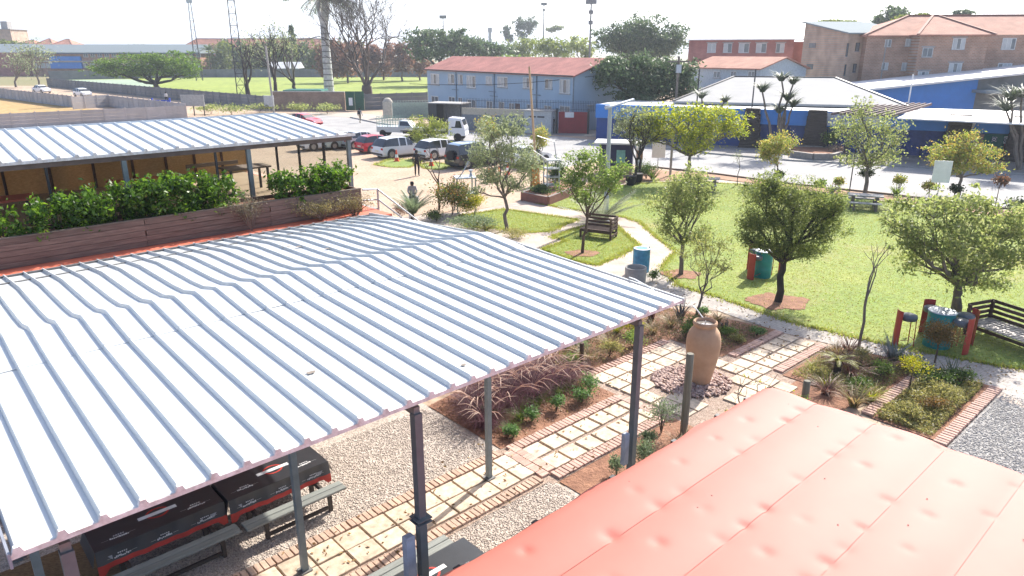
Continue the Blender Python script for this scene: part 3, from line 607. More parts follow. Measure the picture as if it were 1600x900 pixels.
# ------------------------------------------------------------------ benches under the canopy
cl_m = pm('black_vinyl_cloth', (.03, .034, .04), (.024, .027, .032), 4, .33, spec=.9, bump=.1, bscale=5)
clr = pm('red_cloth_trim', (.52, .055, .04), scale=5, rough=.5); clw = pm('white_print', (.72, .72, .72), scale=5, rough=.6)
seat_m = pm('grey_green_plastic_plank', (.25, .265, .245), (.19, .2, .185), 4, .5, orand=.1, bump=.15, bscale=20, stretch=(.5, 6, 6))
leg_m = pm('brown_plastic_leg', (.075, .06, .05), (.05, .04, .034), 5, .6)
def squiggle(par, x, y, z, s, vert):
    mb = MB()
    def q(a, b, w, h):
        if vert: mb.add([(x + a, y, z + b), (x + a + w, y, z + b), (x + a + w, y, z + b + h), (x + a, y, z + b + h)], [(0, 1, 2, 3)])
        else: mb.add([(x + a, y + b, z), (x + a + w, y + b, z), (x + a + w, y + b + h, z), (x + a, y + b + h, z)], [(0, 1, 2, 3)])
    for i in range(5): q((-.07 + .032 * i) * s, .035 * s, .02 * s, .022 * s)
    a = -.13
    while a < .12:
        w_ = rnd.uniform(.012, .03); q(a * s, -.03 * s + rnd.uniform(-.008, .008), w_ * s, rnd.uniform(.02, .045) * s); a += w_ + .006
    q(-.24 * s, -.01 * s, .09 * s, .004 * s); q(.14 * s, -.002 * s, .09 * s, .004 * s)
    mb.build('printed_lettering', clw, par)['kind'] = 'stuff'
def picnic(lab, clab, U0, U1, V0, V1, benches=(True, True)):
    cu, cv = (U0 + U1) / 2, (V0 + V1) / 2; L_ = U1 - U0; W_ = V1 - V0
    t = thing('picnic_table', lab, 'table', uv(cu, cv), TH, 'picnic tables under the canopy')
    MB().box((0, 0, .72), (L_ - .06, W_ - .06, .04)).build('table_top', leg_m, t)
    for sx in (-1, 1):
        x = sx * (L_ / 2 - .35)
        for sy in (-1, 1): MB().beam((x, sy * .22, .7), (x, sy * .34, .0), .09, .07).build('leg', leg_m, t)
        MB().box((x + .05, 0, .39), (.05, W_ + 1.12, .09)).build('cross_beam', leg_m, t)
        for sy, on in ((-1, benches[0]), (1, benches[1])):
            if on: MB().box((x + .1, sy * (W_ / 2 + .45), .2), (.06, .08, .4)).build('leg', leg_m, t)
    for sy, on in ((-1, benches[0]), (1, benches[1])):
        if not on: continue
        for k in range(2): MB().box((0.05, sy * (W_ / 2 + .38 + .15 * k), .45), (L_ - .02, .138, .04), ch=.008).build('seat_plank', seat_m, t)
        MB().box((0.05, sy * (W_ / 2 + .46), .1), (L_ - .7, .05, .06)).build('stretcher', leg_m, t)
    c = thing('tablecloth', clab, 'tablecloth', uv(cu, cv, 0), TH, 'black branded tablecloths')
    x, y = L_ / 2, W_ / 2; z = .77; d = .24; fl = .05
    n = 24
    top = MB(); top.box((0, 0, z - .006), (L_, W_, .014), ch=.004); top.build('cloth_top', cl_m, c)
    for s in (-1, 1):
        mb = MB(); vs = []
        for i in range(n + 1):
            a = -x + L_ * i / n; wv = .012 * math.sin(i * 1.7) + .008 * math.sin(i * .9)
            vs += [(a, s * (y + .002), z - .004), (a * 1.004, s * (y + .02 + wv), z - d * .55), (a * 1.01, s * (y + fl + wv), z - d)]
        fs = [(3 * i + j, 3 * i + 3 + j, 3 * i + 4 + j, 3 * i + 1 + j) for i in range(n) for j in range(2)]
        mb.add(vs, fs); mb.build('cloth_skirt', cl_m, c, smooth=True)
        mb = MB(); vs = []
        for i in range(n + 1):
            a = -x + L_ * i / n; wv = .012 * math.sin(i * 1.7) + .008 * math.sin(i * .9); ex = .09 if i < 2 or i > n - 2 else 0
            vs += [(a * 1.01, s * (y + fl - .004 + wv), z - d + .0), (a * 1.012, s * (y + fl + .012 + wv), z - d - .085 - ex)]
        mb.add(vs, [(2 * i, 2 * i + 2, 2 * i + 3, 2 * i + 1) for i in range(n)]); mb.build('red_hem', clr, c, smooth=True)
        vs = [(s * (x + .003), -y, z - .004), (s * (x + .003), y, z - .004), (s * (x + .07), y + fl, z - d), (s * (x + .07), -y - fl, z - d)]
        MB().add(vs, [(0, 1, 2, 3)]).build('cloth_end', cl_m, c)
    for fx in (-.32, .0, .32): squiggle(c, fx * L_, -(y + .034) - .012, z - .17, .95, True)
    for fx in (-.3, .3): squiggle(c, fx * L_, -y * .45, z + .004, 1.1, False)
    ringm = MB(); vs = []
    for i in range(25):
        a = i / 24 * 2 * math.pi
        for r in (.15, .19): vs.append((r * math.cos(a) + .05, r * math.sin(a) * .8 + .06, z + .0045))
    ringm.add(vs, [(2 * i, 2 * i + 2, 2 * i + 3, 2 * i + 1) for i in range(24)]); ringm.build('printed_ring', clr, c)
    MB().box((.05, .06, z + .004), (.62, .09, .004)).build('printed_band', clw, c)
    for fx in (-.44, .42): MB().box((fx * L_, -(y + .03), z - .17), (.2, .004, .07), tilt=(R(-8), 0)).build('printed_badge', pm('grey_badge', (.38, .38, .4)), c)
picnic('left picnic table with dark plank seats in the canopy shade', 'black cloth with red hem on the shaded left table', 1.42, 3.46, 11.36, 12.12)
picnic('right picnic table with pale sunlit plank seats by the gravel', 'black cloth with red hem on the half sunlit table', 3.52, 5.46, 11.30, 12.06)
picnic('third picnic table partly hidden by the red roof edge', 'grey looking cloth with white print at the red roof edge', 4.0, 5.98, 6.95, 7.75)

# things in the dim lower left corner
sheet('mulch', UVp((-2, 10.4), (1.9, 10.7), (1.9, 13), (-2, 13)), .03, pm('wood_chip_mulch', (.30, .19, .09), (.17, .10, .05), 16, .9, bump=.9, bscale=40, stretch=(1, 2.5, 1), dist=.05))
o = MB().box((0, 0, .55), (.11, .11, 1.1)).build('timber_post', M['wood'], None, loc=uv(.72, 9.4)); o.rotation_euler = (0, 0, TH); tag(o, 'dark timber post in the shade at the lower left corner', 'post')
t = thing('corrugated_bin', 'pale green corrugated container in the lower left corner', 'container', uv(.05, 9.5), TH)
mb = MB()
for i in range(12): mb.box((0, -.22 + .04 * i, .35), (.5, .026, .7))
mb.box((0, 0, .35), (.46, .5, .7)); mb.build('body', pm('pale_green_sheet', (.42, .52, .42)), t); MB().box((0, 0, .72), (.54, .56, .05)).build('lid', pm('pale_green_lid', (.36, .46, .38)), t)

# ------------------------------------------------------------------ urn fountain
M['clay'] = pm('tan_clay', (.50, .315, .2), (.42, .255, .155), 3, .85, bump=.2, bscale=20)
t = thing('urn_fountain', 'tall tan clay urn standing on red pebbles', 'urn', uv(15.1, 9.25, .0), 0)
prof = [(.24, 0), (.27, .12), (.34, .45), (.415, .85), (.44, 1.12), (.43, 1.3), (.385, 1.46), (.31, 1.57), (.27, 1.61), (.27, 1.64), (.30, 1.66), (.315, 1.70), (.305, 1.745), (.28, 1.765), (.255, 1.75), (.245, 1.69), (.245, 1.655)]
MB().lathe(prof, 40).build('urn_body', M['clay'], t, smooth=50)
MB().lathe([(.24, 1.68), (.235, 1.684)], 24).build('water_surface', pm('still_water', (.25, .23, .2), rough=.05, spec=.9), t)
MB().tube([(0, 0, 1.66), (0, 0, 1.76)], .012, 6).build('spout', M['steel'], t)
MB().tube([(.0, .26, 1.75), (-.12, .42, 1.9), (-.22, .52, 1.98)], .016, 6).build('pipe', M['white'], t)
# treated poles
tw = pm('grey_green_pole_timber', (.22, .205, .16), (.15, .14, .11), 5, .85, bump=.3, bscale=30, stretch=(6, 6, .5))
for U, V, h, r, lab in ((12.54, 7.98, 2.02, .085, 'tall grey timber pole at the corner of the red roof'), (16.06, 6.87, .62, .085, 'short timber pole stub beside the right planting bed'), (13.5, 12.0, .75, .06, 'short dark timber stump behind the purple grass bed')):
    o = MB().lathe([(r, 0), (r * 1.02, h * .5), (r, h - .02), (r * .85, h)], 14).build('timber_pole', tw if r > .07 else M['wood'], None, smooth=50, loc=uv(U, V)); tag(o, lab, 'pole')
o = MB().tube([(0, 0, .02), (.9, -.2, .08), (1.7, -.2, .05)], [.04, .035, .03], 8).build('timber_log', M['woodg'], None, loc=uv(12.9, 7.7)); o.rotation_euler = (0, 0, TH - .3); tag(o, 'fallen timber log lying beside the tall pole', 'log')

# ------------------------------------------------------------------ planting
def blades(n, L_, wd, arch, r0, zz=0, seg=4, spread=1.0, stiff=0.0):
    V_ = []; Fc = []; o = 0
    for i in range(n):
        a = rnd.uniform(0, 6.283); ln = L_ * rnd.uniform(.55, 1.1); ar = arch * rnd.uniform(.4, 1.2); b = Vector((r0 * rnd.gauss(0, .5), r0 * rnd.gauss(0, .5), zz))
        dx, dy = math.cos(a), math.sin(a); px_, py_ = -dy, dx
        for k in range(seg + 1):
            s = k / seg; rad = ln * (spread * s * .55 + ar * s * s * .5) * (1 - stiff * .3); zh = ln * (s - ar * s * s * .62); w_ = wd * (1 - s * .92) * .5 * (1.0 if k else .8)
            c = b + Vector((dx * rad, dy * rad, zh)); V_ += [(c.x - px_ * w_, c.y - py_ * w_, c.z), (c.x + px_ * w_, c.y + py_ * w_, c.z)]
        for k in range(seg): q = o + 2 * k; Fc.append((q, q + 1, q + 3, q + 2))
        o += 2 * (seg + 1)
    return V_, Fc
pur = leafmat('purple_grass_blade', [(.07, .025, .038), (.12, .045, .06), (.19, .085, .10), (.09, .035, .05), (.33, .20, .19)], .35)
plm = leafmat('purple_grass_plume', [(.52, .38, .30), (.62, .48, .38), (.45, .3, .25)], .35)
def fountain(lab, U, V, h, n=560, np_=16, mt=pur, pl_=plm, name='fountain_grass', grp='purple fountain grasses in the bed'):
    h *= 1.2; t = thing(name, lab, 'grass clump', uv(U, V, .02), rnd.uniform(0, 6), grp)
    v, f = blades(n, h, .011, 1.0, .26, spread=.85); obj('blades', npmesh('blades', v, f, mt), t)
    mb = MB()
    for i in range(np_):
        a = rnd.uniform(0, 6.28); ln = h * rnd.uniform(.85, 1.15); pts = []
        for k in range(7):
            s = k / 6; rad = ln * (s * .4 + .45 * s * s * s); z = ln * (s - .42 * s ** 4); pts.append((math.cos(a) * rad, math.sin(a) * rad, z))
        mb.tube(pts[:4], .004, 3, cap=False); mb.tube(pts[3:], [.005, .010, .009, .003], 5)
    mb.build('plumes', pl_, t); return t
fl = [(9.75, 11.9, .85, 'leftmost purple fountain grass beside the gravel edge'), (9.5, 11.35, .7, 'small purple grass next to the thin canopy post'), (10.4, 11.7, 1.0, 'large purple grass right of the thin canopy post'), (10.8, 12.3, 1.0, 'purple grass at the back under the canopy edge'), (11.2, 11.65, 1.0, 'tall purple grass in the middle of the bed'), (11.55, 12.3, 1.0, 'purple grass behind the middle of the bed'), (12.0, 11.8, .95, 'purple grass with pale plumes right of the middle'), (12.5, 12.5, .9, 'purple grass under the yellow tuft'), (12.5, 11.6, .75, 'sparse purple grass at the right end of the bed'), (10.1, 12.5, .9, 'purple grass half hidden under the canopy eave')]
for U, V, h, lab in fl: fountain(lab, U, V, h)
yel = leafmat('yellow_green_blade', [(.24, .26, .03), (.34, .33, .05), (.18, .24, .03)], .4); grn = leafmat('green_blade', [(.07, .13, .02), (.12, .19, .03), (.17, .22, .05)], .4)
tan = leafmat('tan_blade', [(.28, .2, .1), (.36, .27, .15), (.2, .15, .07), (.17, .19, .06)], .35); brz = leafmat('bronze_blade', [(.13, .06, .045), (.2, .1, .07), (.09, .045, .04)], .25)
flax = leafmat('dark_flax_blade', [(.02, .022, .026), (.04, .042, .045), (.07, .065, .07)], .15, .35); blg = leafmat('blue_grey_blade', [(.10, .12, .11), (.17, .19, .18), (.22, .23, .22)], .2, .4)
def tuft(lab, pos, h, n, mt, wd=.02, arch=.9, spread=1, cat='plant', name='grass_tuft', r0=.08):
    t = thing(name, lab, cat, pos, rnd.uniform(0, 6)); v, f = blades(n, h, wd, arch, r0, spread=spread); obj('blades', npmesh('blades', v, f, mt), t); return t
tuft('bright yellow green grass tuft above the purple grasses', uv(12.95, 12.35, .02), .85, 110, yel)
tuft('green grass tuft at the front left of the purple bed', uv(9.7, 10.75, .02), .4, 90, grn)
tuft('green grass tuft between the two round green bushes', uv(10.25, 11.0, .02), .55, 110, grn)
tuft('tan grass tuft with seed heads behind the thick canopy post', uv(14.0, 12.2, .02), .8, 120, tan)
tuft('tan grass tuft right of the thick canopy post', uv(15.2, 12.4, .02), .7, 110, tan)
tuft('yellow green grass clump near the canopy corner', uv(16.2, 13.0, .02), .7, 120, yel)
tuft('dry tan grass clump behind the urn', uv(17.0, 12.2, .02), .6, 110, tan)
tuft('purple brown leafy tuft at the plaza edge', uv(13.6, 11.75, .02), .45, 60, brz)
tuft('spiky dark flax beside the grey path near the young tree', uv(18.65, 12.35, .02), .75, 55, flax, .045, .35, .9, name='flax_plant')
tuft('brown upright flax at the foot of the young tree', uv(17.9, 12.95, .02), .8, 30, brz, .05, .2, .5, name='flax_plant')
tuft('small dark flax in the shaded bed behind the urn', uv(18.9, 10.9, .02), .4, 22, flax, .04, .3, .7, name='flax_plant')
tuft('dark flax at the back corner of the right bed', uv(19.9, 7.45, .02), .7, 60, brz, .04, .5, 1, name='flax_plant')
tuft('spiky blue grey flax by the grey path', uv(20.2, 6.35, .02), .95, 60, blg, .05, .45, .9, name='flax_plant')
tuft('bronze grass clump in the middle of the right bed', uv(18.4, 6.75, .02), .75, 130, brz, .022)
tuft('broad bronze and cream tuft near the red roof edge', uv(16.75, 5.95, .02), .75, 70, tan, .045, .7, 1)
tuft('small green spiky tuft at the right of the bed', uv(20.3, 4.9, .02), .7, 40, leafmat('grey_green_blade', [(.08, .11, .06), (.14, .17, .1)], .3), .04, .5, 1)
tuft('yellow green tuft at the left of the right bed', uv(18.0, 7.6, .02), .4, 80, yel)
tuft('small yellow green tuft near the short pole stub', uv(17.3, 6.9, .02), .5, 80, yel)
tuft('tan plumed grass by the tall timber pole', uv(12.0, 7.6, .02), .6, 120, tan)
tuft('tan plumed grass at the foot of the thick post', uv(11.2, 7.35, .02), .6, 110, tan)
# palm like cycad
def palmlet(lab, pos, n, L_, mt, trunk=.0, arch=.9, name='palm_plant', cat='palm', leafl=.22, bk=None, el0=.25, el1=1.1):
    t = thing(name, lab, cat, pos); cs = []; mb = MB(); vs = []; fs = []
    for i in range(n):
        a = 6.283 * i / n + rnd.uniform(-.3, .3); el = rnd.uniform(el0, el1); ln = L_ * rnd.uniform(.8, 1.1); pts = []
        for k in range(8):
            s = k / 7; rad = ln * s * math.cos(el * (1 - .3 * s)); z = trunk + ln * (s * math.sin(el) - arch * .55 * s * s); pts.append(Vector((math.cos(a) * rad, math.sin(a) * rad, z)))
        mb.tube(pts, [.014 * (1 - .8 * k / 7) for k in range(8)], 4, cap=False)
        for k in range(1, 8):
            for q in range(3):
                u = (k - 1 + (q + .5) / 3) / 7; p = pts[k - 1].lerp(pts[k], (q + .5) / 3); d = (pts[k] - pts[k - 1]).normalized(); sd_ = d.cross(Vector((0, 0, 1))).normalized(); l = leafl * (1 - .55 * u) * ln / 1.0
                for s in (-1, 1):
                    tip = p + (sd_ * s * .9 + d * .55 + Vector((0, 0, -.15))) * l; o = len(vs); wv = d * .018 * max(.6, ln); vs += [p - wv, p + wv, tip]; fs.append((o, o + 1, o + 2))
    obj('fronds', npmesh('fronds', [tuple(v) for v in vs], fs, mt), t); mb.build('frond_stems', M['bark'], t)
    if trunk: MB().tube([(0, 0, -.1), (0, 0, trunk)], [.11, .09], 8).build('trunk', bk or M['barkd'], t)
    return t
palmlet('yellow green young palm standing in the right bed', uv(18.25, 7.05, .02), 11, .62, yel, .42)
# round bushes
def bush(lab, pos, r, h, mt, n=700, leaf=.06, name='bush', cat='bush', asp=.4, up=0, grp=None, stem=0.0, sub=9):
    t = thing(name, lab, cat, pos, rnd.uniform(0, 6), grp); k = sub; d = unit(k); d[:, 2] = np.abs(d[:, 2]) * .9; cc = d * np.array([r, r, h * .55]) * nr.uniform(.35, .75, (k, 1)) + np.array([0, 0, h * .45 + stem])
    c = cc[nr.randint(0, k, n)] + nr.normal(0, 1, (n, 3)) * np.array([r, r, h * .5]) * .26; c[:, 2] = np.maximum(c[:, 2], .03 + stem * .8)
    obj('foliage', leafmesh('foliage', c, leaf, mt, asp, up), t); mb = MB()
    if stem: mb.tube([(0, 0, -.05), (rnd.uniform(-.03, .03), 0, stem * .6), (0, 0, stem + h * .3)], [.028, .024, .014], 6)
    for q in range(5): e = cc[q % k]; mb.tube([(0, 0, stem), tuple(e * np.array([.5, .5, .7])), tuple(e)], [.014, .01, .004], 4, cap=False)
    mb.build('stems', M['bark'], t); return t
gnb = leafmat('soft_green_leaf', [(.07, .15, .045), (.11, .21, .07), (.15, .25, .09)], .4); sge = leafmat('sage_leaf', [(.15, .2, .11), (.21, .26, .15), (.1, .15, .07)], .35)
olv = leafmat('olive_ground_leaf', [(.24, .24, .08), (.32, .31, .12), (.17, .175, .055), (.4, .35, .15)], .42); dkg = leafmat('dark_green_leaf', [(.035, .07, .02), (.065, .115, .03), (.11, .165, .045)], .42)
ygl = leafmat('yellow_green_leaf', [(.26, .28, .03), (.36, .34, .04), (.17, .23, .03), (.42, .33, .04)], .45); cop = leafmat('coppery_leaf', [(.15, .11, .035), (.22, .14, .05), (.10, .10, .03), (.27, .15, .06)], .35)
for U, V, r, h, mt, lab in ((10.45, 10.75, .22, .38, gnb, 'round soft green bush at the front of the purple bed'), (9.6, 10.5, .2, .3, gnb, 'smallest green bush at the front left of the purple bed'), (11.2, 10.7, .27, .42, gnb, 'second round green bush along the brick edging'), (12.0, 10.6, .32, .5, gnb, 'third green bush along the brick edging'), (12.45, 10.75, .3, .6, gnb, 'largest green bush at the right of the brick edging'), (10.15, 7.95, .22, .45, sge, 'grey green bush in the strip beside the lower path'), (10.95, 7.85, .3, .55, sge, 'grey green bush left of the thick canopy post'), (11.6, 8.25, .2, .35, sge, 'small sage bush at the path edge by the thick post'), (12.2, 8.35, .4, .95, sge, 'airy sage shrub between thick post and timber pole'), (19.2, 9.95, .25, .3, gnb, 'small green bush in the shaded bed beside the far slab path'), (18.3, 10.1, .25, .25, olv, 'low olive bush near the far slab path'), (14.4, 12.9, .25, .35, gnb, 'small bright bush behind the canopy edge'), (19.5, 12.1, .25, .3, gnb, 'green bush at the edge of the grey path')):
    bush(lab, uv(U, V, .02), r, h, mt, 700, .06)
bush('yellow flowering shrub in the middle of the lower right bed', uv(18.6, 5.35, .02), .45, .55, ygl, 900, .055, stem=.45)
bush('dark spreading shrub at the right of the lower right bed', uv(19.6, 5.15, .02), .6, .45, dkg, 1300, .06)
bush('clipped coppery ball shrub in front of the teal drum', uv(21.05, 5.55, .02), .55, .75, cop, 3600, .065, stem=.5, sub=22)
def groundcover(lab, pts, n, mt, leaf=.05, hgt=.22):
    c = scatter(UVp(*pts), n); hz = nr.uniform(0, 1, n) ** 1.5 * hgt * (.5 + .5 * np.sin(c[:, 0] * 3.1) * np.sin(c[:, 1] * 2.7) ** 2) + .03
    o = obj('ground_cover', leafmesh('ground_cover', np.c_[c, hz], leaf, mt, .5, .5)); tag(o, lab, 'ground cover', kind='stuff')
groundcover('low olive ground cover in the lower right bed', ((16.6, 4.15), (20.4, 4.15), (20.4, 5.4), (16.6, 5.4)), 13000, olv, .06, .34)
groundcover('sparse ground cover in the right bed', ((17.3, 5.8), (20.2, 5.8), (20, 7.9), (17.3, 7.9)), 6500, olv, .055, .26)
groundcover('dry leaf litter in the purple grass bed', ((9.1, 10.4), (12.9, 10.4), (12.9, 13), (9.1, 13)), 1600, leafmat('dead_leaf', [(.2, .11, .06), (.28, .17, .09), (.13, .07, .04)], .1), .05, .05)
groundcover('green and brown ground cover behind the urn', ((13.0, 11.7), (17.0, 11.7), (17.2, 9.9), (19.9, 9.9), (19.1, 13.4), (14, 14)), 9500, leafmat('mixed_cover', [(.1, .12, .04), (.2, .13, .07), (.15, .17, .05), (.24, .17, .1)], .3), .05, .18)
# fuller mixed planting
rnd.seed(5); nr.seed(5)
gnc = leafmat('fresh_green_leaf', [(.1, .17, .04), (.16, .24, .06), (.22, .28, .08)], .45)
for U, V, h, lab in ((10.0, 11.5, .6, 'green grass tuft among the left purple grasses'), (11.0, 11.2, .55, 'green grass tuft in front of the tall purple grass'), (11.9, 11.3, .6, 'green grass tuft right of the tall purple grass'), (12.6, 11.2, .55, 'tan green grass tuft at the right end of the purple bed')): tuft(lab, uv(U, V, .02), h, 110, grn if U < 12.5 else tan)
more = [(13.3, 12.1, .3, .45, gnc, 'fresh green bush at the back of the plaza by the thick post'), (14.7, 12.0, .35, .5, olv, 'olive bush at the plaza edge behind the pebbles'), (15.7, 11.9, .35, .55, gnc, 'fresh green bush directly behind the urn'), (16.5, 12.6, .4, .6, ygl, 'yellow green bush behind the urn'), (17.4, 11.3, .4, .5, dkg, 'dark bush in the shaded bed right of the urn'), (18.2, 11.5, .4, .45, dkg, 'second dark bush in the shaded bed right of the urn'), (17.5, 10.4, .3, .35, olv, 'olive bush at the corner of the shaded bed'), (18.5, 10.5, .3, .3, gnc, 'fresh green bush in the middle of the shaded bed'), (17.6, 7.3, .3, .4, olv, 'olive bush at the left corner of the right bed'), (18.9, 7.5, .35, .4, cop, 'coppery bush at the back of the right bed'), (19.4, 6.9, .35, .5, olv, 'olive bush in the middle of the right bed'), (19.0, 6.2, .35, .45, gnc, 'fresh green bush before the brick divider'), (17.7, 6.2, .35, .4, dkg, 'dark bush left before the brick divider'), (17.2, 4.9, .4, .4, olv, 'olive bush at the left of the lower right bed'), (17.9, 4.5, .4, .4, cop, 'coppery bush in the front of the lower right bed'), (18.9, 4.6, .45, .45, olv, 'large olive bush in the front of the lower right bed'), (20.1, 4.6, .4, .45, dkg, 'dark bush at the right end of the lower right bed'), (19.9, 5.9, .4, .55, dkg, 'dark bush below the blue grey flax'), (14.6, 6.9, .4, .5, sge, 'sage bush behind the red roof corner'), (13.6, 7.2, .35, .5, olv, 'olive bush beside the fallen log'), (15.4, 6.7, .35, .5, gnc, 'fresh green bush near the pole stub')]
for U, V, r, h, mt, lab in more: bush(lab, uv(U, V, .02), r, h, mt, 800, .065)
for U, V, h, mt, lab in ((14.3, 13.3, .8, tan, 'tan grass clump under the canopy corner'), (15.6, 13.5, .9, yel, 'yellow green grass behind the urn bed'), (17.9, 12.2, .6, tan, 'tan grass beside the young tree'), (19.3, 11.4, .5, tan, 'tan grass at the edge of the shaded bed'), (18.7, 7.2, .8, brz, 'bronze grass behind the young palm'), (19.5, 7.6, .6, tan, 'tan grass at the back of the right bed'), (17.4, 5.8, .6, yel, 'yellow green grass at the brick divider'), (19.4, 6.4, .7, brz, 'bronze grass below the blue grey flax'), (16.9, 6.7, .7, brz, 'bronze grass by the pole stub'), (11.5, 7.1, .5, yel, 'yellow grass tuft near the thick post'), (13.1, 6.9, .7, tan, 'tan plumed grass behind the red roof')): tuft(lab, uv(U, V, .02), h, 120, mt, .022)
# bare spreading shrub at the urn
def branchy(mb, p, d, L_, r, depth, spread=.6, n=(2, 3), bend=.15, up=.1, tips=None, sides=5):
    pts = [p]; q = p.copy(); dd = d.copy()
    for k in range(3):
        dd = (dd + Vector((rnd.gauss(0, bend), rnd.gauss(0, bend), rnd.gauss(0, bend) + up * .3))).normalized(); q = q + dd * (L_ / 3); pts.append(q.copy())
    mb.tube(pts, [r, r * .88, r * .76, r * .62], sides if r > .02 else 4 if r > .008 else 3, cap=False)
    if depth == 0:
        if tips is not None: tips += [q.copy(), pts[2].copy()]
        return
    for i in range(rnd.randint(*n)):
        a = Vector((rnd.gauss(0, 1), rnd.gauss(0, 1), rnd.gauss(0, 1))); a = (a - a.dot(dd) * dd).normalized()
        s = q if i < 2 else pts[2]
        branchy(mb, s, (dd + a * spread * rnd.uniform(.6, 1.2) + Vector((0, 0, up))).normalized(), L_ * rnd.uniform(.6, .85), r * .62, depth - 1, spread, n, bend, up, tips, sides)
t = thing('bare_shrub', 'bare twisting shrub with few yellow leaves before the urn', 'shrub', uv(14.4, 7.55, .02)); mb = MB(); tips = []
for a in (-.4, .6, 2.0, 3.6): branchy(mb, Vector((0, 0, 0)), Vector((math.cos(a) * .8, math.sin(a) * .8, .75)).normalized(), .5, .022, 3, .7, (2, 2), .2, .12, tips)
mb.build('branches', M['bark'], t); cs = np.array([tuple(q) for q in rnd.sample(tips, min(26, len(tips)))]); obj('leaves', leafmesh('leaves', cs, .08, ygl, .6), t)
# ------------------------------------------------------------------ lawn furniture
teal = pm('teal_drum_paint', (.02, .26, .27), (.018, .21, .22), 4, .45, orand=.0); dred = pm('red_drum_paint', (.42, .05, .035), (.34, .04, .03), 4, .5)
blued = pm('blue_drum_paint', (.045, .24, .40), (.035, .18, .32), 3, .5, fleck=5); cush = pm('grey_vinyl_cushion', (.12, .135, .15), (.09, .10, .11), 6, .4); topm = pm('silver_table_top', (.55, .58, .6), (.42, .46, .5), 3, .3, .5)
def drum(par, r, h, mt, name='drum_body'):
    prof = [(r * .97, 0), (r, .02)]
    for k in (.33, .66): prof += [(r, h * k - .03), (r * 1.03, h * k), (r, h * k + .03)]
    prof += [(r, h - .03), (r * 1.03, h - .015), (r, h)]
    return MB().lathe(prof, 28).build(name, mt, par, smooth=40)
def stool(lab, pos, rz, grp, s=1.0, kind='stool'):
    t = thing('drum_stool', lab, 'stool', pos, rz, grp); vs = []; n = 8; R0 = .27 * s; hh = 1.0 * s
    for i in range(n + 1):
        a = R(-34) + R(68) * i / n
        for z in (0, .33 * hh, .66 * hh, hh):
            for r in (R0, R0 - .015): vs.append((r * math.cos(a), r * math.sin(a), z))
    fs = []
    for i in range(n):
        for k in range(3):
            b = i * 8 + k * 2; fs += [(b, b + 8, b + 10, b + 2), (b + 1, b + 3, b + 11, b + 9)]
        fs += [(i * 8 + 6, i * 8 + 14, i * 8 + 15, i * 8 + 7)]
    fs += [(0, 2, 3, 1), (2, 4, 5, 3), (4, 6, 7, 5)] + [(n * 8 + q[1], n * 8 + q[0], n * 8 + q[3], n * 8 + q[2]) for q in ((0, 2, 3, 1), (2, 4, 5, 3), (4, 6, 7, 5))]
    MB().add(vs, fs).build('curved_back', dred, t, smooth=40)
    MB().lathe([(.15 * s, .72 * s), (.2 * s, .74 * s), (.215 * s, .81 * s), (.2 * s, .87 * s), (.12 * s, .9 * s)], 20, (-.02, 0, 0)).build('cushion', cush, t, smooth=60)
    for sy in (-.12, .12): MB().tube([(-.17 * s, sy * s, .75 * s), (-.2 * s, sy * 1.1 * s, 0)], .014, 6).build('leg', dred, t)
    MB().tube([(-.19 * s, -.13 * s, .22 * s), (-.19 * s, .13 * s, .22 * s), (.2 * s, .2 * s, .22 * s)], .011, 5).build('foot_rail', dred, t)
    return t
p = G(1462, 541)
t = thing('drum_table', 'teal oil drum table beside the grey path at right', 'drum table', p); drum(t, .36, 1.1, teal); MB().lathe([(.37, 1.1), (.38, 1.112), (.36, 1.125)], 28).build('table_top', topm, t)
for dx, dy, rz, lab in ((-.95, .05, R(180), 'red stool with grey cushion left of the right teal drum'), (.8, .1, R(0), 'red stool with grey cushion right of the teal drum by the big tree'), (.15, .75, R(80), 'red stool behind the right teal drum'), (.35, -.42, R(-60), 'red drum stool in front of the right teal drum')):
    stool(lab, p + Vector((dx, dy, 0)), rz, 'red stools round the right teal drum', 1.12)
p = G(1190, 433)
t = thing('drum_table', 'teal oil drum table under the dense dark tree', 'drum table', p); drum(t, .33, 1.05, teal); MB().lathe([(.34, 1.05), (.35, 1.062), (.33, 1.075)], 28).build('table_top', topm, t)
for dx, dy, rz, lab in ((-.38, -.25, R(215), 'red drum stool left of the far teal drum'), (.62, .35, R(10), 'red drum stool right of the far teal drum'), (-.1, .75, R(100), 'red drum stool behind the far teal drum')):
    stool(lab, p + Vector((dx, dy, 0)), rz, 'red stools round the far teal drum', 1.05)
t = thing('drum_bin', 'blue oil drum bin beside the garden path', 'bin', G(1001, 424)); drum(t, .33, .95, blued); MB().lathe([(.31, .9), (.32, .955), (.24, .96), (.23, .9)], 24).build('rim', M['steel'], t)
MB().tube([(.28, 0, .94), (.3, 0, 1.03)], .025, 6).build('tap', M['steel'], t)
t = thing('concrete_ring', 'grey concrete pot ring in front of the blue drum', 'pot', G(992, 447)); MB().lathe([(.38, 0), (.4, .7), (.4, .74), (.36, .75), (.34, .72), (.33, .3)], 28).build('ring', M['concrete'], t, smooth=40)
bush('small dark bush beside the concrete ring', G(1019, 440), .3, .5, dkg, 500, .08)
